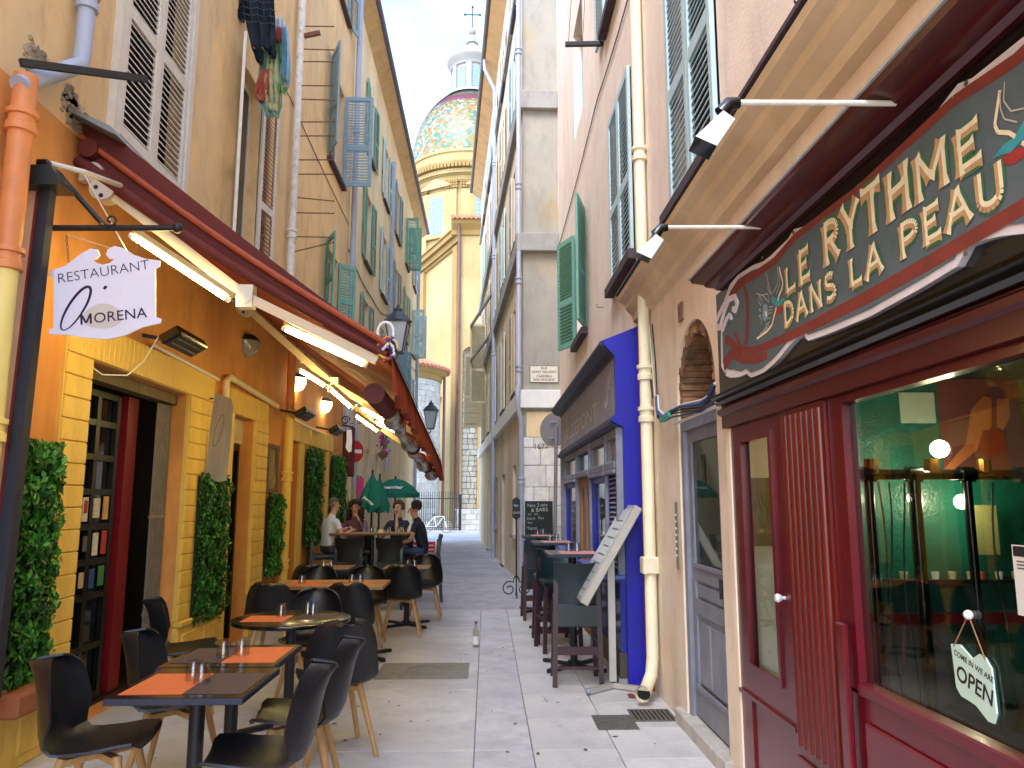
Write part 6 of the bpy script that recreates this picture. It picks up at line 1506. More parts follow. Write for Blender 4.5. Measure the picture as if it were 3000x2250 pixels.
# ================================================================ terrace furniture
m_shell = mat('black_shell', '17181D', .38, .12, 30, .08, 120)
m_beech = mat('beech_leg', 'C79A62', .5, .15, 10, .15, 60, stretch=(4, 4, .6))
m_ttop = mat('black_tabletop', '141318', .22, .1, 6, coat=.25)
m_tedge = mat('table_edge', '2A3040', .5, .1, 6)
m_mat_o = mat('mat_orange', 'D8703A', .75, .06, 20, .1, 120)
m_mat_b = mat('mat_brown', '4E3A38', .75, .08, 20, .1, 120)
m_mat_p = mat('mat_salmon', 'D99888', .7, .06, 20)
m_wtop = mat('plank_tabletop', '9A6A3C', .5, .2, 4, .1, 50, col2='B8925C', stretch=(.5, 5, 1))
m_tumbler = thin_glass('tumbler_glass', (.90, .92, .93), 1.9, .02)
def shell_mesh():
    prof = [(.245, .452, .185), (.225, .468, .21), (.15, .462, .228), (.05, .446, .236), (-.06, .438, .238), (-.14, .445, .238), (-.195, .475, .238), (-.222, .53, .236), (-.237, .60, .232), (-.25, .67, .222), (-.264, .735, .204), (-.285, .795, .172), (-.308, .828, .122), (-.326, .84, .055)]
    NU = 10; V = []
    for k, (y, z, w_) in enumerate(prof):
        b = min(1, max(0, (k-4)/4))            # 0 on the seat, 1 on the back
        for i in range(NU+1):
            u = -1+2*i/NU
            cu = abs(u)**3
            V.append(Vector((u*w_, y+b*(.085*cu+.035*u*u), z+(1-b)*(.035*cu) + (b*.012*cu))))
    q = MB(); n = NU+1; m = len(prof)
    nrm = []
    for k in range(m):
        for i in range(n):
            a = V[min(k+1, m-1)*n+i]-V[max(k-1, 0)*n+i]; c = V[k*n+min(i+1, NU)]-V[k*n+max(i-1, 0)]
            nn = c.cross(a); nn.normalize(); nrm.append(nn)
    B = [v+nn*.011 for v, nn in zip(V, nrm)]
    N = len(V)
    F = [(k*n+i, k*n+i+1, (k+1)*n+i+1, (k+1)*n+i) for k in range(m-1) for i in range(NU)]
    q.add(V+B, F + [tuple(reversed([x+N for x in f])) for f in F])
    rim = [i for i in range(n)] + [k*n+NU for k in range(1, m)] + [(m-1)*n+i for i in range(NU-1, -1, -1)] + [k*n for k in range(m-2, 0, -1)]
    q.add([], [])
    for a, b in zip(rim, rim[1:]+rim[:1]): q.f.append([a, b, b+N, a+N]); q.mi.append(0)
    return q
def make_chair(lab):
    t = thing('tub_chair', lab, 'chair', (0, 0, 0), 'black shell chairs on the terrace')
    shell_mesh().build('shell', m_shell, t, smooth=True)
    for sx in (-1, 1):
        for sy in (-1, 1):
            q = MB(); q.tube([(sx*.13, sy*.12+.02, .425), (sx*.225, sy*.215+.01, 0)], [.022, .015], 10); q.build('leg', m_beech, t, smooth=True)
    q = MB(); q.beam((-.135, -.105, .405), (.135, .145, .405), .045, .03); q.beam((-.135, .145, .405), (.135, -.105, .405), .045, .0285); q.build('cross_frame', m_beech, t)
    return t
chairs = [(-1.87, 3.98, -84, 'black tub chair nearest the left corner beside the first table'), (-1.80, 4.74, -86, 'black tub chair by the first doorway at the second table'),
          (-1.02, 3.76, 98, 'black tub chair on the street side of the nearest table'), (-.99, 4.42, 96, 'black tub chair behind the nearest one on the street side'),
          (-.98, 5.30, 25, 'black tub chair with one pale leg out in front of the round table'), (-1.46, 6.72, 180, 'dark blue tub chair behind the round table'),
          (-2.36, 6.35, -70, 'black tub chair against the wall below the dark hedge'), (-1.30, 7.62, 4, 'black tub chair pulled out in front of the plank table'),
          (-2.02, 7.66, -4, 'black tub chair in front of the plank table near the wall'), (-1.95, 9.12, 178, 'olive lit chair behind the plank table near the wall'),
          (-1.38, 9.1, 182, 'dark chair behind the plank table nearer the street'), (-1.02, 9.72, 3, 'black tub chair with wooden legs at the fifth table'),
          (-.85, 11.05, 182, 'black tub chair behind the small wooden table'), (-2.12, 9.75, 0, 'black tub chair near the wall before the far small table')]
c0_ = make_chair(chairs[0][3])
for i, (x, y, a, lb) in enumerate(chairs):
    if i == 0: c0_.location = (x, y, 0); c0_.rotation_euler = (0, 0, R(a))
    else: dup(c0_, (x, y, 0), R(a), lb)
def pedestal(t, x, y, z, s=1.0, base=.26):
    q = MB(); q.cyl((x, y, .03), (x, y, z-.035), .036*s, n=14); q.build('column', m_iron, t, smooth=True)
    q = MB(); q.beam((x-base, y-base, .022), (x+base, y+base, .022), .05, .025); q.beam((x-base, y+base, .022), (x+base, y-base, .022), .05, .024); q.cyl((x, y, .02), (x, y, .06), .06, n=14)
    for a in (-1, 1):
        for b in (-1, 1): q.cyl((x+a*base, y+b*base, 0), (x+a*base, y+b*base, .03), .028, n=10)
    q.build('foot', m_iron, t)
def sq_table(lab, x0, x1, y0, y1, z, top, edge, name='bistro_table', grp=None):
    t = thing(name, lab, 'table', ((x0+x1)/2, (y0+y1)/2, 0), grp)
    MB().box(x0, x1, y0, y1, z-.032, z-.004, ch=.003).build('edge', edge, t)
    MB().box(x0+.004, x1-.004, y0+.004, y1-.004, z-.0035, z).build('tabletop', top, t)
    pedestal(t, (x0+x1)/2, (y0+y1)/2, z)
    return t
def placemat(x0, x1, y0, y1, z, m_, lab, grp=None):
    one('placemat', MB().box(x0, x1, y0, y1, z+.0006, z+.0024), m_, lab, 'placemat', grp)
gl = MB(); gl.lathe([(.0, .09), (.0315, .09), (.0335, .086), (.040, .002), (.040, 0), (.0375, 0), (.0305, .078), (0, .078)], n=18)
gme = gl.mesh('tumbler', mats=[m_tumbler], smooth=True)
def glass(x, y, z, lab, grp='upturned tumblers'):
    o = bpy.data.objects.new('tumbler', gme); COL.objects.link(o); o.location = (x, y, z+.0028); tag(o, lab, 'glass', grp)
sq_table('nearest square black table with orange and brown placemats', -1.67, -1.065, 3.58, 4.20, .75, m_ttop, m_tedge)
sq_table('second square black table pushed behind the nearest one', -1.71, -1.105, 4.215, 4.85, .75, m_ttop, m_tedge)
placemat(-1.635, -1.355, 3.64, 4.06, .75, m_mat_o, 'orange placemat on the nearest table')
placemat(-1.352, -1.085, 3.64, 4.06, .75, m_mat_b, 'brown placemat on the nearest table')
placemat(-1.68, -1.42, 4.32, 4.74, .75, m_mat_b, 'brown placemat on the second table')
placemat(-1.415, -1.13, 4.32, 4.76, .75, m_mat_o, 'orange placemat on the second table')
glass(-1.405, 3.92, .75, 'left tumbler of the pair on the nearest table'); glass(-1.345, 3.86, .75, 'right tumbler of the pair on the nearest table')
glass(-1.445, 4.47, .75, 'left tumbler of the pair on the second table'); glass(-1.365, 4.53, .75, 'right tumbler of the pair on the second table')
rt_ = thing('round_table', 'round black cafe table with one orange placemat', 'table', (-1.44, 5.95, 0))
q = MB(); q.lathe([(0, .715), (.40, .715), (.428, .722), (.43, .735), (.428, .747), (.42, .75), (0, .75)], (-1.44, 5.95, 0), 48); q.build('tabletop', m_ttop, rt_, smooth=True); pedestal(rt_, -1.44, 5.95, .75)
placemat(-1.76, -1.45, 5.74, 6.04, .75, m_mat_o, 'orange placemat on the round table'); placemat(-1.40, -1.12, 5.86, 6.16, .75, m_mat_b, 'brown placemat on the round table')
glass(-1.53, 6.0, .75, 'left tumbler on the round table'); glass(-1.36, 6.12, .75, 'middle tumbler on the round table'); glass(-1.31, 6.08, .75, 'right tumbler on the round table')
pt_ = thing('plank_table', 'long brown plank table in the middle of the terrace', 'table', (-1.63, 8.4, 0))
for i in range(5): MB().box(-2.2, -1.05, 8.07+i*.138, 8.07+i*.138+.134, .715, .75, ch=.003).build('plank', m_wtop, pt_)
pedestal(pt_, -1.9, 8.41, .72); pedestal(pt_, -1.3, 8.41, .72)
placemat(-2.05, -1.75, 8.2, 8.6, .75, m_mat_o, 'orange placemat on the plank table near the wall'); placemat(-1.45, -1.2, 8.2, 8.6, .75, mat('mat_tan', 'C08A58', .7, .06), 'tan placemat at the street end of the plank table')
glass(-1.93, 8.35, .75, 'tumbler near the wall end of the plank table'); glass(-1.42, 8.42, .75, 'left tumbler at the street end of the plank table'); glass(-1.34, 8.46, .75, 'right tumbler at the street end of the plank table')
sq_table('small dark table near the wall before the bar group', -2.4, -1.76, 10.1, 10.75, .75, m_wtop, m_tedge)
sq_table('small wooden table beside the street before the bar group', -1.34, -.74, 10.15, 10.75, .75, m_wtop, m_tedge)
for x, lb in ((-2.12, 'left tumbler on the small dark table'), (-2.02, 'right tumbler on the small dark table')): glass(x, 10.35, .75, lb)
for x, lb in ((-1.03, 'left tumbler on the small wooden table'), (-.94, 'right tumbler on the small wooden table')): glass(x, 10.4, .75, lb)
# ---- tall bar chairs (black) and leather bar stools
m_leather = mat('teal_leather', '14242A', .35, .15, 10, .12, 90, coat=.15)
m_mahog = mat('mahogany', '3A1820', .4, .2, 10, .1, 60, stretch=(5, 5, .6))
m_bleather = mat('black_leather', '101014', .4, .1, 12, .1, 80)
def bar_stool(lab, ml, mw, grp, arm=False):
    t = thing('bar_stool', lab, 'bar stool', (0, 0, 0), grp)
    MB().box(-.2, .2, -.19, .2, .69, .765, ch=.025).build('seat', ml, t)
    q = MB(); pr = [(-.195, .70), (-.205, .85), (-.225, 1.0), (-.245, 1.07)]; vs = []
    for (y, z) in pr:
        for i in range(9):
            u = -1+i/4; vs.append((u*.205, y-.03*(1-u*u), z+(.0 if z < 1.05 else -.02*(1-u*u))))
    n = 9
    F = [(k*n+i, k*n+i+1, (k+1)*n+i+1, (k+1)*n+i) for k in range(3) for i in range(8)]; N = len(vs)
    q.add(vs+[(x, y+.035, z) for x, y, z in vs], [tuple(reversed(f)) for f in F]+[tuple(x+N for x in f) for f in F])
    rim = list(range(n))+[k*n+8 for k in range(1, 4)]+[3*n+i for i in range(7, -1, -1)]+[k*n for k in (2, 1)]
    for a, b in zip(rim, rim[1:]+rim[:1]): q.f.append([a, b, b+N, a+N]); q.mi.append(0)
    q.build('backrest', ml, t, smooth=True)
    MB().box(-.19, .19, -.232, -.2, .50, .70, ch=.01).build('back_skirt', ml, t)
    for sx in (-1, 1):
        MB().beam((sx*.185, -.19, .98), (sx*.205, -.25, 0), .042, .042, up=(0, 1, 0)).build('leg', mw, t)
        MB().beam((sx*.18, .17, .69), (sx*.2, .2, 0), .042, .042, up=(0, 1, 0)).build('leg', mw, t)
        MB().beam((sx*.198, -.215, .35), (sx*.195, .185, .35), .022, .03).build('stretcher', mw, t)
    MB().beam((-.19, -.22, .30), (.19, -.22, .30), .022, .07, up=(0, 0, 1)).build('stretcher', mw, t)
    MB().beam((-.19, .19, .22), (.19, .19, .22), .022, .03).build('stretcher', mw, t); MB().beam((-.195, -.24, .16), (.195, -.24, .16), .02, .025).build('stretcher', mw, t)
    return t
G1 = 'leather bar stools by the blue shopfront'
s0 = bar_stool('nearest teal leather bar stool in front of the menu lectern', m_leather, m_mahog, G1); s0.location = (.82, 7.25, 0); s0.rotation_euler = (0, 0, R(-2))
dup(s0, (.80, 8.72, 0), R(188), 'leather bar stool facing back towards the nearest tall table'); dup(s0, (.78, 9.28, 0), R(4), 'leather bar stool in front of the second tall table'); dup(s0, (.72, 11.05, 0), R(3), 'furthest leather bar stool next to the chalkboard')
for (x0, x1, y0, y1, lb) in ((.60, 1.13, 7.52, 8.16, 'nearest tall bar table with salmon placemat'), (.58, 1.1, 9.62, 10.24, 'second tall bar table with salmon placemat'), (.54, 1.05, 11.45, 12.05, 'furthest tall bar table below the chalkboard')):
    sq_table(lb, x0, x1, y0, y1, 1.10, m_ttop, m_tedge, 'bar_table', 'tall bar tables by the blue shopfront')
    placemat(x0+.13, x1-.03, y0+.04, y1-.12, 1.10, m_mat_p, lb.replace('tall bar table with salmon placemat', 'bar table\'s salmon placemat').replace('furthest tall bar table below the chalkboard', 'salmon placemat on the furthest bar table'))
    for i in range(2): glass(x0+.24+i*.085, (y0+y1)/2+.12, 1.10, ('left', 'right')[i]+' tumbler on the '+lb.split(' tall')[0]+' tall bar table')
# bar group where the guests sit
G2 = 'black bar chairs at the guests table'
b0 = bar_stool('left black bar chair with its back to the viewer', m_bleather, m_blk, G2); b0.location = (-2.08, 12.15, 0)
dup(b0, (-1.48, 12.15, 0), R(2), 'right black bar chair with its back to the viewer'); dup(b0, (-2.62, 12.75, 0), R(-75), 'black bar chair under the man in white'); dup(b0, (-.98, 12.95, 0), R(95), 'black bar chair under the man in the navy polo')
dup(b0, (-2.25, 13.75, 0), R(180), 'black bar chair under the curly haired woman'); dup(b0, (-1.5, 13.75, 0), R(180), 'black bar chair under the man holding his chin')
gt_ = sq_table('tall wooden table shared by the seated guests', -2.52, -1.22, 12.6, 13.25, 1.10, m_wtop, m_wood_d, 'guest_table')
for i, (x, y) in enumerate(((-2.0, 12.9), (-1.9, 13.0), (-1.82, 12.88), (-1.62, 12.95), (-1.45, 13.05), (-1.36, 12.9))): glass(x, y, 1.10, 'drinking glass on the guests table, number %s from the wall' % ('one', 'two', 'three', 'four', 'five', 'six')[i])
one('folded_napkin', MB().box(-1.76, -1.68, 12.8, 12.88, 1.1006, 1.15), mat('pale_yellow', 'E6DC9A', .8, .05), 'pale yellow folded card standing on the guests table', 'card')
# ================================================================ people
def person(lab, loc, rz, head_yaw, head_tilt, hand_l, hand_r, col, legs, lean=0.0, hair='short', haircol='2A211C', skin='C79274', sleeve=.55):
    """seated figure; local frame: pelvis at origin, facing +Y. hand_* are local hand positions, legs are (knee, ankle) pairs"""
    root = thing('person', lab, 'person', loc); root.rotation_euler = (0, 0, R(rz))
    OFF[root.name] = Vector((0, 0, 0))
    J = {}; E_ = []; rad = {}
    def jt(n, p, r): J[n] = Vector(p); rad[n] = r
    L = lambda z, y=0: Vector((0, y+math.sin(lean)*z, math.cos(lean)*z))
    jt('pel', (0, 0, 0), (.15, .115)); jt('bel', L(.16), (.135, .10)); jt('che', L(.34, .01), (.155, .105)); jt('nkb', L(.485), (.085, .065)); jt('nk', L(.55, .01), (.052, .055))
    hb = L(.61, .02); fw = Vector((math.sin(R(head_yaw)), math.cos(R(head_yaw)), -math.sin(R(head_tilt))))
    fwh = Vector((fw.x, fw.y, 0)).normalized()
    jt('jaw', hb+fw*.028+Vector((0, 0, .02)), (.058, .062)); jt('hd', hb+Vector((0, 0, .095))+fw*.012, (.076, .088)); jt('crn', hb+Vector((0, 0, .165))-fw*.005, (.055, .062))
    for s, nm in ((-1, 'l'), (1, 'r')):
        sh = L(.455)+Vector((s*.165, 0, 0)); hd = Vector(hand_l if nm == 'l' else hand_r)
        mid = (sh+hd)/2; d = (hd-sh); ln = d.length; up = max(.0, (.29**2-(ln/2)**2))**.5 if ln < .57 else .0
        bend = Vector((s*.55, -.25, -.8)); bend -= d*(bend.dot(d)/max(1e-6, d.length_squared)); bend.normalize()
        el = mid+bend*up
        jt('sh'+nm, sh, (.062, .058)); jt('el'+nm, el, (.041, .041)); jt('wr'+nm, el.lerp(hd, .92), (.026, .024)); jt('pm'+nm, hd+(hd-el).normalized()*.05, (.034, .02))
        kn, an = [Vector(v) for v in legs[0 if nm == 'l' else 1]]
        jt('hp'+nm, (s*.09, .02, -.01), (.085, .085)); jt('kn'+nm, kn, (.058, .058)); jt('an'+nm, an, (.038, .042)); jt('to'+nm, an+Vector((0, .15, -.05)), (.034, .03))
        E_ += [('che', 'sh'+nm), ('sh'+nm, 'el'+nm), ('el'+nm, 'wr'+nm), ('wr'+nm, 'pm'+nm), ('pel', 'hp'+nm), ('hp'+nm, 'kn'+nm), ('kn'+nm, 'an'+nm), ('an'+nm, 'to'+nm)]
    E_ += [('pel', 'bel'), ('bel', 'che'), ('che', 'nkb'), ('nkb', 'nk'), ('nk', 'jaw'), ('jaw', 'hd'), ('hd', 'crn')]
    names = list(J); me = bpy.data.meshes.new('body'); me.from_pydata([J[n] for n in names], [(names.index(a), names.index(b)) for a, b in E_], [])
    ob = bpy.data.objects.new('body', me); COL.objects.link(ob)
    ob.modifiers.new('s', 'SKIN'); sv = me.skin_vertices[0].data
    for i, n in enumerate(names): sv[i].radius = rad[n]; sv[i].use_root = (n == 'pel')
    su = ob.modifiers.new('u', 'SUBSURF'); su.levels = 2; su.render_levels = 2
    bpy.context.view_layer.update()
    nm_ = bpy.data.meshes.new_from_object(ob.evaluated_get(bpy.context.evaluated_depsgraph_get()))
    bpy.data.objects.remove(ob)
    b = MB(); b.add([v.co for v in nm_.vertices], [tuple(p.vertices) for p in nm_.polygons])
    ms = [mat('skin_'+skin, skin, .5, .08, 12), mat('top_'+col[0], col[0], .85, .1, 8, .2, 60), mat('legs_'+col[1], col[1], .85, .12, 10, .2, 80), mat('shoe_'+col[2], col[2], .6, .1)]
    def region(c):
        best = None
        for a, bb in E_:
            p, q = J[a], J[bb]; d = q-p; t = max(0, min(1, (c-p).dot(d)/max(1e-9, d.length_squared))); dist = (c-(p+d*t)).length - (rad[a][0]*(1-t)+rad[bb][0]*t)
            if best is None or dist < best[0]: best = (dist, a, bb, t)
        _, a, bb, t = best
        if a[:2] in ('nk', 'ja', 'hd') and not (a == 'nkb' and t < .35): return 0
        if a[:2] == 'sh': return 1 if t < sleeve else 0
        if a[:2] in ('el', 'wr'): return 1 if (sleeve > 1 and a[:2] == 'el') else 0
        if a[:2] == 'an': return 3
        if a[:2] in ('hp', 'kn') or bb[:2] == 'hp': return 2
        if a == 'pel' and t < .3: return 2
        return 1
    for k, f in enumerate(b.f):
        c = sum((b.v[i] for i in f), Vector())/len(f); b.mi[k] = region(c)
    # fingers and thumb, nose, ears as part of the same mesh
    for nm, s in (('l', -1), ('r', 1)):
        pm, wr = J['pm'+nm], J['wr'+nm]; d = (pm-wr).normalized(); sd2 = d.cross(Vector((0, 0, 1)))
        if sd2.length < .1: sd2 = Vector((1, 0, 0))
        sd2.normalize(); cl = sd2.cross(d)
        for k in range(4):
            o = pm+sd2*(-.026+.0175*k)+d*.012; ln = (.05, .062, .066, .058)[k]
            b.tube([o, o+d*ln*.5, o+d*ln*.8+cl*(-.014), o+d*ln*.9+cl*(-.032)], [.0095, .009, .0085, .006], 6, 0)
        o = wr.lerp(pm, .5)+sd2*.03; b.tube([o, o+sd2*.022+d*.025, o+sd2*.024+d*.055], [.011, .0105, .007], 6, 0)
    hc = J['hd']; side = Vector((fwh.y, -fwh.x, 0)); upv = Vector((0, 0, 1))
    b.tube([hc+fw*.088+upv*.012, hc+fw*.108-upv*.022, hc+fw*.088-upv*.030], [.008, .014, .012], 8, 0)
    for s in (-1, 1): b.ball(hc+side*(s*.078)-fw*.008-upv*.01, .022, 8, 6, 0, (.5, .9, 1.4))
    b.build('body', ms, root, smooth=True)
    fc = MB()
    for s in (-1, 1):
        fc.ball(hc+fw*.082+side*(s*.031)+upv*.014, .011, 8, 6); fc.beam(hc+fw*.088+side*(s*.014)+upv*.033, hc+fw*.080+side*(s*.048)+upv*.035, .008, .007)
    fc.build('eyes', mat('eye_dark', '1C1412', .3, 0), root, smooth=True, kind='stuff')
    MB().beam(hc+fw*.083-side*.022-upv*.056, hc+fw*.083+side*.022-upv*.056, .01, .009).build('mouth', mat('lip', '9A544C', .5, 0), root)
    hm = mat('hair_'+haircol, haircol, .6, .25, 30, .5, 90); h = MB(); random.seed(len(lab))
    cen = hc+upv*.02-fw*.012
    if hair == 'curly':
        for i in range(210):
            a, p = random.uniform(0, 6.28), random.uniform(-.9, 1)
            v = side*math.cos(a)*math.cos(p)+fw*math.sin(a)*math.cos(p)+upv*math.sin(p)
            if v.dot(fw) > .45 and v.z < .62: continue
            dn = random.random(); c = cen+v*.105*random.uniform(.9, 1.12)
            if v.z < .3: c += Vector((0, 0, -.20*dn))+side*(.035*(1 if v.dot(side) > 0 else -1)*dn)
            h.ball(c, random.uniform(.022, .042), 6, 4)
    else:
        for i in range(170):
            a, p = random.uniform(0, 6.28), random.uniform(-.55, 1.5)
            v = side*math.cos(a)*math.cos(p)+fw*math.sin(a)*math.cos(p)+upv*math.sin(p)
            if v.dot(fw) > .30 and v.z < .60: continue
            if v.z < -.35 and v.dot(fw) > -.3: continue
            g_ = .012 if hair == 'cropped' else .022
            h.ball(cen+Vector((v.x*.083, v.y*.092, v.z*.096))*(.95 if hair == 'cropped' else 1.03), random.uniform(g_*.9, g_*1.3), 6, 4)
    h.build('hair', hm, root, smooth=True)
    return root
SIT = (((-.11, .40, -.02), (-.11, .36, -.42)), ((.11, .40, -.02), (.11, .36, -.42)))
person('man in a white T-shirt seated with his back to the viewer', (-2.58, 12.78, .85), -48, 5, 0, (-.12, .40, .30), (.16, .34, .28), ('D8D8E2', '3A3A44', '2A2A2A'), SIT, R(8), 'cropped', '6E625C', 'CC9A84')
person('woman with long dark curly hair seated facing the viewer', (-2.27, 13.72, .80), 172, -6, 4, (-.10, .22, .50), (.10, .36, .30), ('6E4A58', '2E2E38', '2A2A2A'), SIT, R(6), 'curly', '2A1814', 'C08A6C', 1.2)
person('man in a dark shirt resting his chin on his hand', (-1.52, 13.75, .80), 176, 14, 6, (.02, .19, .55), (.14, .36, .28), ('2A2A38', '2E3036', '2A2A2A'), SIT, R(10), 'short', '4A3428', 'D0A086')
person('young man in a navy polo and jeans perched sideways on the bar chair', (-1.02, 12.95, .80), 78, -8, 22, (-.22, .42, .12), (.26, .02, -.12), ('14172C', '34496E', '8A8A94'), (((-.13, .38, .02), (-.14, .40, -.40)), ((.12, .40, -.05), (.10, .20, -.44))), R(14), 'short', '141214', 'B98A6C')
# ================================================================ small things along the street
m_steel = mat('galvanised', '8E909C', .45, .08, 8, metal=.5)
# lectern menu board
lc = thing('menu_lectern', 'tilted pale aluminium menu lectern on a post between stools and blue shop', 'lectern', (1.10, 7.0, 0))
m_alu = mat('pale_aluminium', 'BDB8AE', .4, .06, 6, metal=.25)
MB().box(1.075, 1.135, 6.93, 6.97, .06, 1.12).build('post', m_alu, lc)
a_ = on(1708, 1768, 'y', 6.80); b_ = on(1868, 1485, 'y', 6.72); dd_ = (b_-a_).normalized(); nn_ = Vector((-dd_.z, 0, dd_.x)); W2 = Vector((0, 1, 0)); c_ = a_.lerp(b_, .5); Ll = (b_-a_).length
Mx = Matrix(((dd_.x, 0, nn_.x, c_.x), (dd_.y, 1, nn_.y, c_.y+.2), (dd_.z, 0, nn_.z, c_.z), (0, 0, 0, 1)))
MB(Mx).box(-Ll/2, Ll/2, -.26, .36, -.038, .038, ch=.008).build('case', m_alu, lc)
MB(Mx).box(-Ll/2+.04, Ll/2-.04, -.22, .32, .039, .041).build('menu_sheet', mat('menu_paper', 'D6DCDA', .25, .08, 30, coat=.4), lc)
q = MB(Mx)
for i in range(9): q.box(-Ll/2+.1+i*.085, -Ll/2+.115+i*.085, -.18+.02*(i % 3), .18-.03*(i % 2), .0411, .0418)
q.build('menu_lines', mat('menu_ink', '6A7070', .6, .1), lc, kind='stuff')
q = MB(); q.beam((1.105, 6.95, .03), (.86, 6.72, .03), .05, .04); q.beam((1.105, 6.95, .03), (1.34, 6.78, .03), .05, .04); q.beam((1.105, 6.95, .03), (1.18, 7.3, .03), .05, .04); q.build('foot', m_alu, lc)
for x, y in ((.86, 6.72), (1.34, 6.78), (1.18, 7.3)): MB().cyl((x-.015, y, .03), (x+.015, y, .03), .03, n=14).build('castor', m_steel, lc)
# fallen bottle, litter
bt = thing('glass_bottle', 'small empty bottle with white label standing on the paving joint', 'bottle', (-.09, 8.95, 0))
q = MB(); q.lathe([(0, 0), (.034, .002), (.036, .02), (.036, .15), (.03, .18), (.015, .21), (.0135, .25), (.016, .252), (.016, .26), (0, .26)], n=18)
MB().add([(-.11+v.x, 8.92+v.y, v.z) for v in q.v], q.f).build('glass', thin_glass('bottle_glass', (.80, .78, .72), 1.7), bt, smooth=True)
q = MB(); q.lathe([(.0368, .03), (.0368, .12)], n=18); MB().add([(-.11+v.x, 8.92+v.y, v.z) for v in q.v], q.f).build('label', m_white, bt, smooth=True)
MB().cyl((-.11, 8.92, .252), (-.11, 8.92, .272), .017, n=12).build('cap', m_rust, bt)
random.seed(12); lf = MB()
for i in range(150):
    x, y = random.uniform(-2.2, 1.35), random.uniform(2.6, 12)
    r = random.uniform(.004, .014); a = random.uniform(0, 3); lf.add([(x+r*math.cos(a)*2, y+r*math.sin(a)*2, .0062), (x-r*math.sin(a), y+r*math.cos(a), .006), (x-r*math.cos(a)*2, y-r*math.sin(a)*2, .0064), (x+r*math.sin(a), y-r*math.cos(a), .006)], [(0, 1, 2, 3)])
o_ = lf.build('litter', mat('gum_spots', '4A4844', .9, .2), None, kind='stuff'); tag(o_, 'tiny dark specks of litter scattered over the paving', 'litter')
q = MB()
for i in range(7): q.ball((1.22+.03*math.cos(i*2.1), 6.62+.05*math.sin(i*1.7), .015), .018, 6, 4, sc=(1.6, .8, .6))
one('dry_leaves', q, mat('leaf_litter', '7A3A34', .8, .3, 20), 'few reddish dry leaves by the foot of the blue shop', 'leaves')
# chalkboard, round sign seen from behind, street name plate
cb = thing('chalkboard', 'black chalkboard of handwritten specials against the stone quoin', 'chalkboard', (.95, 14.6, .55))
a_, b_ = on(1538, 1468, 'y', 14.6), on(1620, 1562, 'y', 14.6)
MB().box(a_.x, b_.x, 14.6, 14.63, 0, a_.z).build('board', mat('slate_board', '17201F', .7, .2, 5), cb)
mch = mat('chalk', 'C9CEC8', .9, .1)
for i, (tx, px, py, s) in enumerate((('Nos 2 mix', 1545, 1486, .09), ("& BARS", 1556, 1500, .10), ('2,5   6,0', 1546, 1510, .06), ('Demi   Pan', 1544, 1523, .07), ('Pini', 1546, 1535, .06), ('Tapas', 1544, 1552, .08))):
    p = on(px, py, 'y', 14.598); text_mb(tx, s, p, Vector((1, 0, .05)).normalized(), Vector((-.05, 0, 1)).normalized(), .001, 'LEFT', -.001).build('chalk_line', mch, cb)
rs = thing('round_sign', 'grey back of a round road sign on a tall pole', 'road sign', (1.0, 13.4, 0))
a_ = on(1625, 1258, 'y', 13.4); pb_ = on(1622, 1560, 'y', 13.4)
MB().tube([(pb_.x, 13.4, 0), (a_.x+.03, 13.4, a_.z+.05)], .032, 12).build('pole', m_steel, rs, smooth=True)
q = MB(Matrix.Translation(a_+Vector((0, .06, 0))) @ Matrix.Rotation(R(-38), 4, 'Z')); q.tube([(-.0, -.008, 0), (0, .008, 0)], .30, 32); q.build('disc', mat('sign_back', '8A8C94', .5, .06, metal=.3), rs, smooth=False)
for dz in (.14, -.14): MB().beam(a_+Vector((-.1, .03, dz)), a_+Vector((.1, .03, dz)), .03, .03).build('clamp', m_steel, rs)
npl = thing('street_plate', 'cream street name plate reading Rue Saint-Vincent on the corner house', 'sign', (1.13, 15, 3.9))
a_, b_ = on(1552, 1071, 'y', YC-.02), on(1636, 1121, 'y', YC-.02)
MB().box(a_.x, b_.x, YC-.02, YC-.001, b_.z, a_.z).build('plate', mat('plate_frame', '6E6660', .6, .05), npl); MB().box(a_.x+.012, b_.x-.012, YC-.0225, YC-.0205, b_.z+.012, a_.z-.012).build('field', mat('plate_cream', 'E8E0CC', .4, .04), npl)
h_ = a_.z-b_.z; xm = (a_.x+b_.x)/2
for i, (tx, s, k) in enumerate((('RUE', .068, .78), ('SAINT·VINCENT', .068, .56), ('CARRIERA', .068, .30), ('SAN·VINCENT', .068, .10))): text_mb(tx, s, (xm, YC-.0228, b_.z+h_*k), (1, 0, 0), (0, 0, 1), .0006, 'CENTER', .0012).build('text', m_sill, npl)
MB().box(xm-.12, xm+.12, YC-.0235, YC-.0226, b_.z+h_*.49, b_.z+h_*.5).build('rule', m_sill, npl)
# wrought iron menu stand with scroll foot
ms_ = thing('menu_stand', 'small black menu board on an iron stand with scrolled foot', 'menu stand', (.48, 13.4, 0))
YM_ = 13.4; a_, b_ = on(1501, 1459, 'y', YM_), on(1524, 1525, 'y', YM_); xm = (a_.x+b_.x)/2
MB().prism([(a_.x, b_.z+.06), (xm, b_.z), (b_.x, b_.z+.06), (b_.x, a_.z-.03), (xm, a_.z+.02), (a_.x, a_.z-.03)], (0, YM_, 0), (1, 0, 0), (0, 0, 1), (0, -1, 0), .02).build('board', mat('slate_board2', '2A2E2A', .7, .15), ms_)
for tx, k in (('Bar', .62), ('Grill', .3)): text_mb(tx, .06, (xm, YM_-.0205, b_.z+(a_.z-b_.z)*k), (1, 0, 0), (0, 0, 1), .001).build('chalk_line', mch, ms_)
MB().cyl((xm, YM_, .12), (xm, YM_, b_.z+.02), .012, n=8).build('stem', m_iron, ms_)
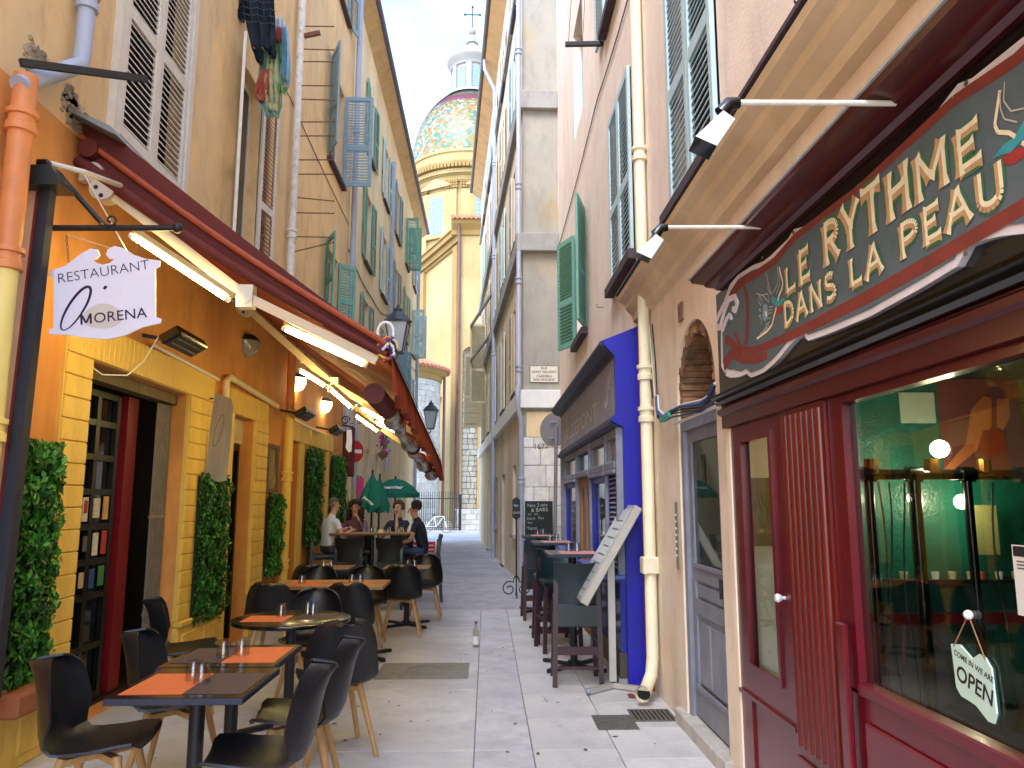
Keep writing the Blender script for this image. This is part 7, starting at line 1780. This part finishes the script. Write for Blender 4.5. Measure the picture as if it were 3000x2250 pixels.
for s in (-1, 1):
    MB().tube([Vector((xm, YM_, .36)), Vector((xm+s*.05, YM_, .30))]+[p for p in spiral(Vector((xm+s*.12, YM_, .14)), .13, .03, math.pi/2+s*.6, s*-1.3)], .011, 6).build('scroll', m_iron, ms_, smooth=True)
    MB().tube([Vector((xm, YM_, .2)), Vector((xm, YM_+s*.14, .05)), Vector((xm, YM_+s*.2, 0))], .011, 6).build('foot', m_iron, ms_)
# no entry sign, second restaurant's hanging sign and coloured boards
ne = thing('no_entry_sign', 'red round no entry sign with white bar on a grey post', 'road sign', (-2.66, 16.2, 0))
a_ = on(1041, 1322, 'y', 16.2)
Mn = Matrix.Translation(a_) @ Matrix.Rotation(R(52), 4, 'Z')
MB(Mn).tube([(0, .008, 0), (0, -.008, 0)], .225, 36).build('disc', mat('sign_red', 'C02028', .45, .06), ne)
MB(Mn).box(-.17, .17, -.0125, -.0085, -.04, .04).build('bar', m_white, ne)
MB().cyl((a_.x-.02, 16.26, 0), (a_.x-.02, 16.26, a_.z+1.4), .05, n=12).build('post', m_pipe_g, ne)
hs_ = thing('far_hanging_sign', 'small white scroll-shaped sign hanging beyond the last hedge', 'sign', (-2.55, 15.0, 2.6))
Y_ = 15.0; P_ = [on(*p, 'y', Y_) for p in ((1016, 1262), (1030, 1258), (1032, 1290), (1030, 1322), (1022, 1326), (1013, 1312), (1016, 1290))]
MB().prism([(p.x, p.z) for p in reversed(P_)], (0, Y_, 0), (1, 0, 0), (0, 0, 1), (0, -1, 0), .02).build('board', m_white, hs_)
q = MB(); q.tube([on(1003, 1245, 'y', Y_), on(1036, 1252, 'y', Y_)], .018, 8); q.tube(spiral(on(1012, 1232, 'y', Y_), .09, .03, 0, 1.3), .012, 6); q.build('bracket', m_iron, hs_)
a_, b_ = on(997, 1312, 'y', 15.6), on(1034, 1394, 'y', 15.6)
mb_ = thing('maroon_blind', 'dark maroon fabric drop blind beyond the last hedge', 'blind', ((a_.x+b_.x)/2, 15.6, b_.z)); MB().box(XL, b_.x+.02, 15.56, 15.6, b_.z, a_.z+.4).build('cloth', m_awnd, mb_); MB().cyl((XL, 15.58, b_.z), (b_.x+.02, 15.58, b_.z), .02, n=8).build('bottom_bar', m_iron, mb_)
one('pink_banner', MB().box(-2.86, -2.62, 16.6, 16.64, .9, 2.1), mat('magenta_print', 'D8407A', .6, .1), 'bright pink banner below the maroon blind', 'banner')
nb_ = thing('green_strips', 'pair of thin green strips on the pale wall behind the folded parasols', 'strips', (XF+.05, 19.0, 1.2))
for y in (17.9, 18.3): MB().box(XF+.02, XF+.06, y, y+.07, .9, 2.2).build('strip', mat('strip_green', '4AA860', .5, .05), nb_)
# plant by the corner
pp2 = thing('potted_plant', 'spiky yellow green potted plant beside the last hedge', 'plant', (-2.62, 14.9, 0))
q = MB(); q.lathe([(0, 0), (.13, 0), (.17, .3), (.15, .3), (.14, .26), (0, .26)], (-2.62, 15.05, 0), 20); q.build('pot', MATS['terracotta'], pp2, smooth=True)
random.seed(3); q = MB()
for i in range(60):
    a = random.uniform(0, 6.28); h = random.uniform(.8, 1.75); r = random.uniform(.12, .32); b0_ = Vector((-2.62, 15.05, .26)); tp = b0_+Vector((math.cos(a)*r, math.sin(a)*r, h)); md = b0_+Vector((math.cos(a)*r*.35, math.sin(a)*r*.35, h*.75)); sd3 = Vector((-math.sin(a), math.cos(a), 0))*.022
    q.add([b0_-sd3*.4, b0_+sd3*.4, md+sd3, md-sd3, tp], [(0, 1, 2, 3), (3, 2, 4)], i % 2)
q.build('leaves', [mat('leaf_lime', 'B8B44A', .5, .2), m_leaf[1]], pp2, kind='stuff')
# parasols
m_para = mat('parasol_green', '127A60', .75, .08, 6, .1, 60, trans=.2)
def folded(lab, px, py0, py1, Y, r):
    t_ = on(px, py0, 'y', Y); b_ = on(px, py1, 'y', Y); o = thing('folded_parasol', lab, 'parasol', (t_.x, Y, 0), 'green parasols beside the yellow house')
    q = MB(); n_ = 32; H = t_.z-b_.z; vs = []
    for (k, rr) in ((0, .02), (.08, .10), (.3, .42), (.6, .78), (.85, 1.0), (1.0, .92)):
        for i in range(n_):
            a = 2*math.pi*i/n_; f_ = 1+.16*math.cos(a*8); vs.append((t_.x+math.cos(a)*r*rr*f_, Y+math.sin(a)*r*rr*f_, t_.z-k*H-(.05*math.cos(a*4) if k == 1 else 0)))
    q.add(vs, [(j*n_+i, j*n_+(i+1) % n_, (j+1)*n_+(i+1) % n_, (j+1)*n_+i) for j in range(5) for i in range(n_)]); q.build('canopy', m_para, o, smooth=True)
    MB().cyl((t_.x, Y, .05), (t_.x, Y, t_.z+.04), .02, n=8).build('pole', m_iron, o)
    MB().lathe([(0, 0), (.2, 0), (.2, .05), (.04, .07), (.04, .14), (0, .14)], (t_.x, Y, 0), 18).build('foot', m_iron, o)
    text_mb('perrier', .085, (t_.x-.04, Y-r*.86, b_.z+H*.22), Vector((.62, 0, -.55)).normalized(), Vector((.55, 0, .62)).normalized(), .06, 'CENTER', .003).build('lettering', m_white, o)
folded('larger folded green parasol on the left', 1092, 1383, 1495, 15.2, .24)
folded('slimmer folded green parasol just right of the other', 1113, 1394, 1497, 16.0, .19)
Yp = 20.0; tc_ = on(1159, 1402, 'y', Yp); rm = on(1230, 1452, 'y', Yp); rr_ = rm.x-tc_.x
op_ = thing('open_parasol', 'open green parasol with white lettering behind the guests', 'parasol', (tc_.x, Yp, 0), 'green parasols beside the yellow house')
q = MB(); n_ = 8; vs = [(tc_.x, Yp, tc_.z)]
zr = rm.z
for k, (fr, fz) in enumerate(((.35, .10), (.7, .42), (1.0, .86), (1.0, 1.12))):
    for i in range(16):
        a = 2*math.pi*(i+.5)/16; sag = 1-.05*(1-abs(math.cos(a*4))); vs.append((tc_.x+math.cos(a)*rr_*fr*sag, Yp+math.sin(a)*rr_*fr*sag, tc_.z-(tc_.z-zr)*fz))
q.add(vs, [(0, 1+i, 1+(i+1) % 16) for i in range(16)]+[(1+j*16+i, 1+(j+1)*16+i, 1+(j+1)*16+(i+1) % 16, 1+j*16+(i+1) % 16) for j in range(3) for i in range(16)]); q.build('canopy', m_para, op_)
MB().cyl((tc_.x, Yp, .05), (tc_.x, Yp, tc_.z+.06), .022, n=8).build('pole', m_iron, op_)
for i in range(8):
    a = 2*math.pi*i/8; MB().cyl((tc_.x, Yp, tc_.z-.03), (tc_.x+math.cos(a)*rr_*.98, Yp+math.sin(a)*rr_*.98, zr+.03), .008, n=5).build('rib', m_iron, op_)
MB().lathe([(0, 0), (.22, 0), (.22, .06), (.04, .08), (.04, .14), (0, .14)], (tc_.x, Yp, 0), 18).build('foot', m_iron, op_)
text_mb('perrier', .17, (tc_.x, Yp-rr_*.80, zr+.13), (1, 0, 0), Vector((0, .75, .66)).normalized(), .05, 'CENTER', .006).build('lettering', m_white, op_)
# slatted cafe chairs beyond the guests
def cafe_chair(lab, x, y, rz, m_):
    o = thing('cafe_chair', lab, 'chair', (0, 0, 0)); 
    for sx in (-1, 1):
        q = MB(); q.tube([(sx*.2, -.2, 0), (sx*.2, -.18, .45), (sx*.2, -.24, .88)], .012, 6); q.build('leg', m_, o); q = MB(); q.tube([(sx*.2, .2, 0), (sx*.2, .18, .45)], .012, 6); q.build('leg', m_, o)
    for i in range(6): MB().box(-.2, .2, -.17+i*.06, -.125+i*.06, .44, .455).build('seat_slat', m_, o)
    for i in range(5): MB().box(-.2, .2, -.235, -.22, .52+i*.075, .575+i*.075).build('back_slat', m_, o)
    o.location = (x, y, 0); o.rotation_euler = (0, 0, R(rz))
cafe_chair('turquoise slatted metal chair seen between the black bar chairs', -1.85, 15.0, 5, mat('turquoise_metal', '34BDB4', .45, .06))
cafe_chair('bright red slatted metal chair beside the navy polo man', -1.18, 14.6, 8, mat('red_metal', 'D42A2A', .45, .06))
cafe_chair('pale grey slatted metal chair behind the curly haired woman', -2.0, 16.5, 175, mat('pale_metal', 'BFC6CC', .45, .06))
# iron railing before the church and a bicycle leaning on it
fe = thing('iron_railing', 'tall black iron railing in front of the church apse', 'railing', (-2.6, 41.5, 0))
fx0, fx1, Yf = on(1222, 1500, 'y', 41.5).x, on(1344, 1500, 'y', 41.5).x, 41.5
me = MB().cyl((0, 0, .1), (0, 0, 2.15), .018, n=6).mesh('bar', mats=[m_iron]); nB = 20
for i in range(nB): piece('bar', me, fe, (fx0+(fx1-fx0)*i/(nB-1), Yf, 0))
for z in (.25, 1.75): MB().box(fx0, fx1, Yf-.02, Yf+.02, z, z+.045).build('rail', m_iron, fe)
for x in (fx1+.08,): MB().box(x-.06, x+.06, Yf-.06, Yf+.06, 0, 2.0).build('post', m_iron, fe)
MB().box(fx0, fx1+.2, Yf-.12, Yf+.12, 0, .1).build('kerb', m_stone, fe)
by = thing('bicycle', 'pale parked bicycle with its wheel against the railing', 'bicycle', (-2.4, 40.6, 0))
cw_ = on(1307, 1535, 'y', 40.6); m_tyre = mat('grey_tyre', '6A6A6E', .6, .05)
for k, x in enumerate((cw_.x, cw_.x-1.02)):
    q = MB(); q.tube([(x+.32*math.cos(t), 40.6, .34+.32*math.sin(t)) for t in [i*2*math.pi/28 for i in range(29)]], .022, 6, caps=False); wh = q.build('wheel', m_tyre, by, smooth=True)
    q = MB()
    for i in range(12): t = i*math.pi/6; q.cyl((x, 40.6, .34), (x+.31*math.cos(t), 40.6, .34+.31*math.sin(t)), .005, n=4)
    q.ball((x, 40.6, .34), .035, 8, 6); q.build('spokes', m_white, wh, kind='stuff')
q = MB(); A_, B_, C_, D_, E2 = (cw_.x, 40.6, .34), (cw_.x-.12, 40.6, .85), (cw_.x-.62, 40.6, .82), (cw_.x-.52, 40.6, .32), (cw_.x-1.02, 40.6, .34)
for p0, p1 in ((A_, B_), (B_, C_), (B_, D_), (C_, D_), (C_, E2), (D_, E2)): q.cyl(p0, p1, .018, n=6)
q.build('frame', m_white, by, smooth=True)
q = MB(); q.cyl(B_, (B_[0]+.02, 40.6, 1.0), .014, n=6); q.cyl((B_[0]+.02, 40.35, 1.02), (B_[0]+.02, 40.85, 1.02), .012, n=6); q.build('handlebar', m_iron, by); MB().ball((C_[0]-.02, 40.6, .92), .1, 10, 6, sc=(1.3, .6, .35)).build('saddle', m_iron, by)
hb_ = thing('flower_basket', 'small fuchsia flower basket hanging on the yellow house', 'flower basket', on(1123, 1330, 'y', 17))
random.seed(9); q = MB(); c_ = on(1123, 1300, 'y', 17)
for i in range(90): q.ball(c_+Vector((random.gauss(0, .06), random.gauss(0, .06), random.gauss(0, .14))), random.uniform(.015, .035), 5, 4, i % 3 if i % 3 < 2 else 0)
q.build('flowers', [mat('fuchsia_flowers', 'B03A80', .8, .3, 25), m_leaf[1]], hb_, kind='stuff')
q = MB(); q.lathe([(0, -.12), (.08, -.1), (.11, 0)], c_-Vector((0, 0, .2)), 12); q.build('basket', m_rust, hb_); MB().tube([c_+Vector((0, 0, .1)), c_+Vector((0, 0, .45)), (XF, 17, c_.z+.45)], .01, 5).build('hook', m_iron, hb_)

# cables and fixings along the old facades
def cable(lab, pts, sag=.0, r=.008, m_=m_wire):
    q = MB(); P_ = []
    for p0, p1 in zip(pts, pts[1:]):
        p0, p1 = Vector(p0), Vector(p1)
        for k in range(8): P_.append(p0.lerp(p1, k/8)-Vector((0, 0, sag*math.sin(math.pi*k/8))))
    P_.append(Vector(pts[-1])); q.tube(P_, r, 5); one('facade_cable', q, m_, lab, 'cable')
cable('black cable sagging along the upper front of the pink house', [(XR-.015, 3.0, 6.9), (XR-.015, 6.6, 6.75), (XR-.015, 9.4, 6.85), (XR-.015, 14.9, 6.7)], .05)
cable('thin cable dropping down the pink house beside the cream pipe', [(XR-.012, 6.85, 6.75), (XR-.012, 6.85, 3.6)], 0, .006)
cable('black cable looping along the yellow house under the windows', [(XF+.02, 15.6, 7.0), (XF+.02, 19.5, 6.8), (XF+.02, 22.4, 7.1), (XF+.02, 26, 6.85), (XF+.02, 32, 7.0)], .12, .012)
cable('grey cable running level over the ochre house windows', [(XL+.012, 4.3, 7.4), (XL+.012, 7.6, 7.35), (XL+.012, 10.5, 7.42), (XL+.012, 15.4, 7.3)], .03, .007, m_pipe_b)
cable('cable clipped along the corner house string course', [cs(.3, 7.15, .03), cs(5, 7.1, .03), cs(11, 7.2, .03), cs(17, 7.1, .03)], .06, .012)
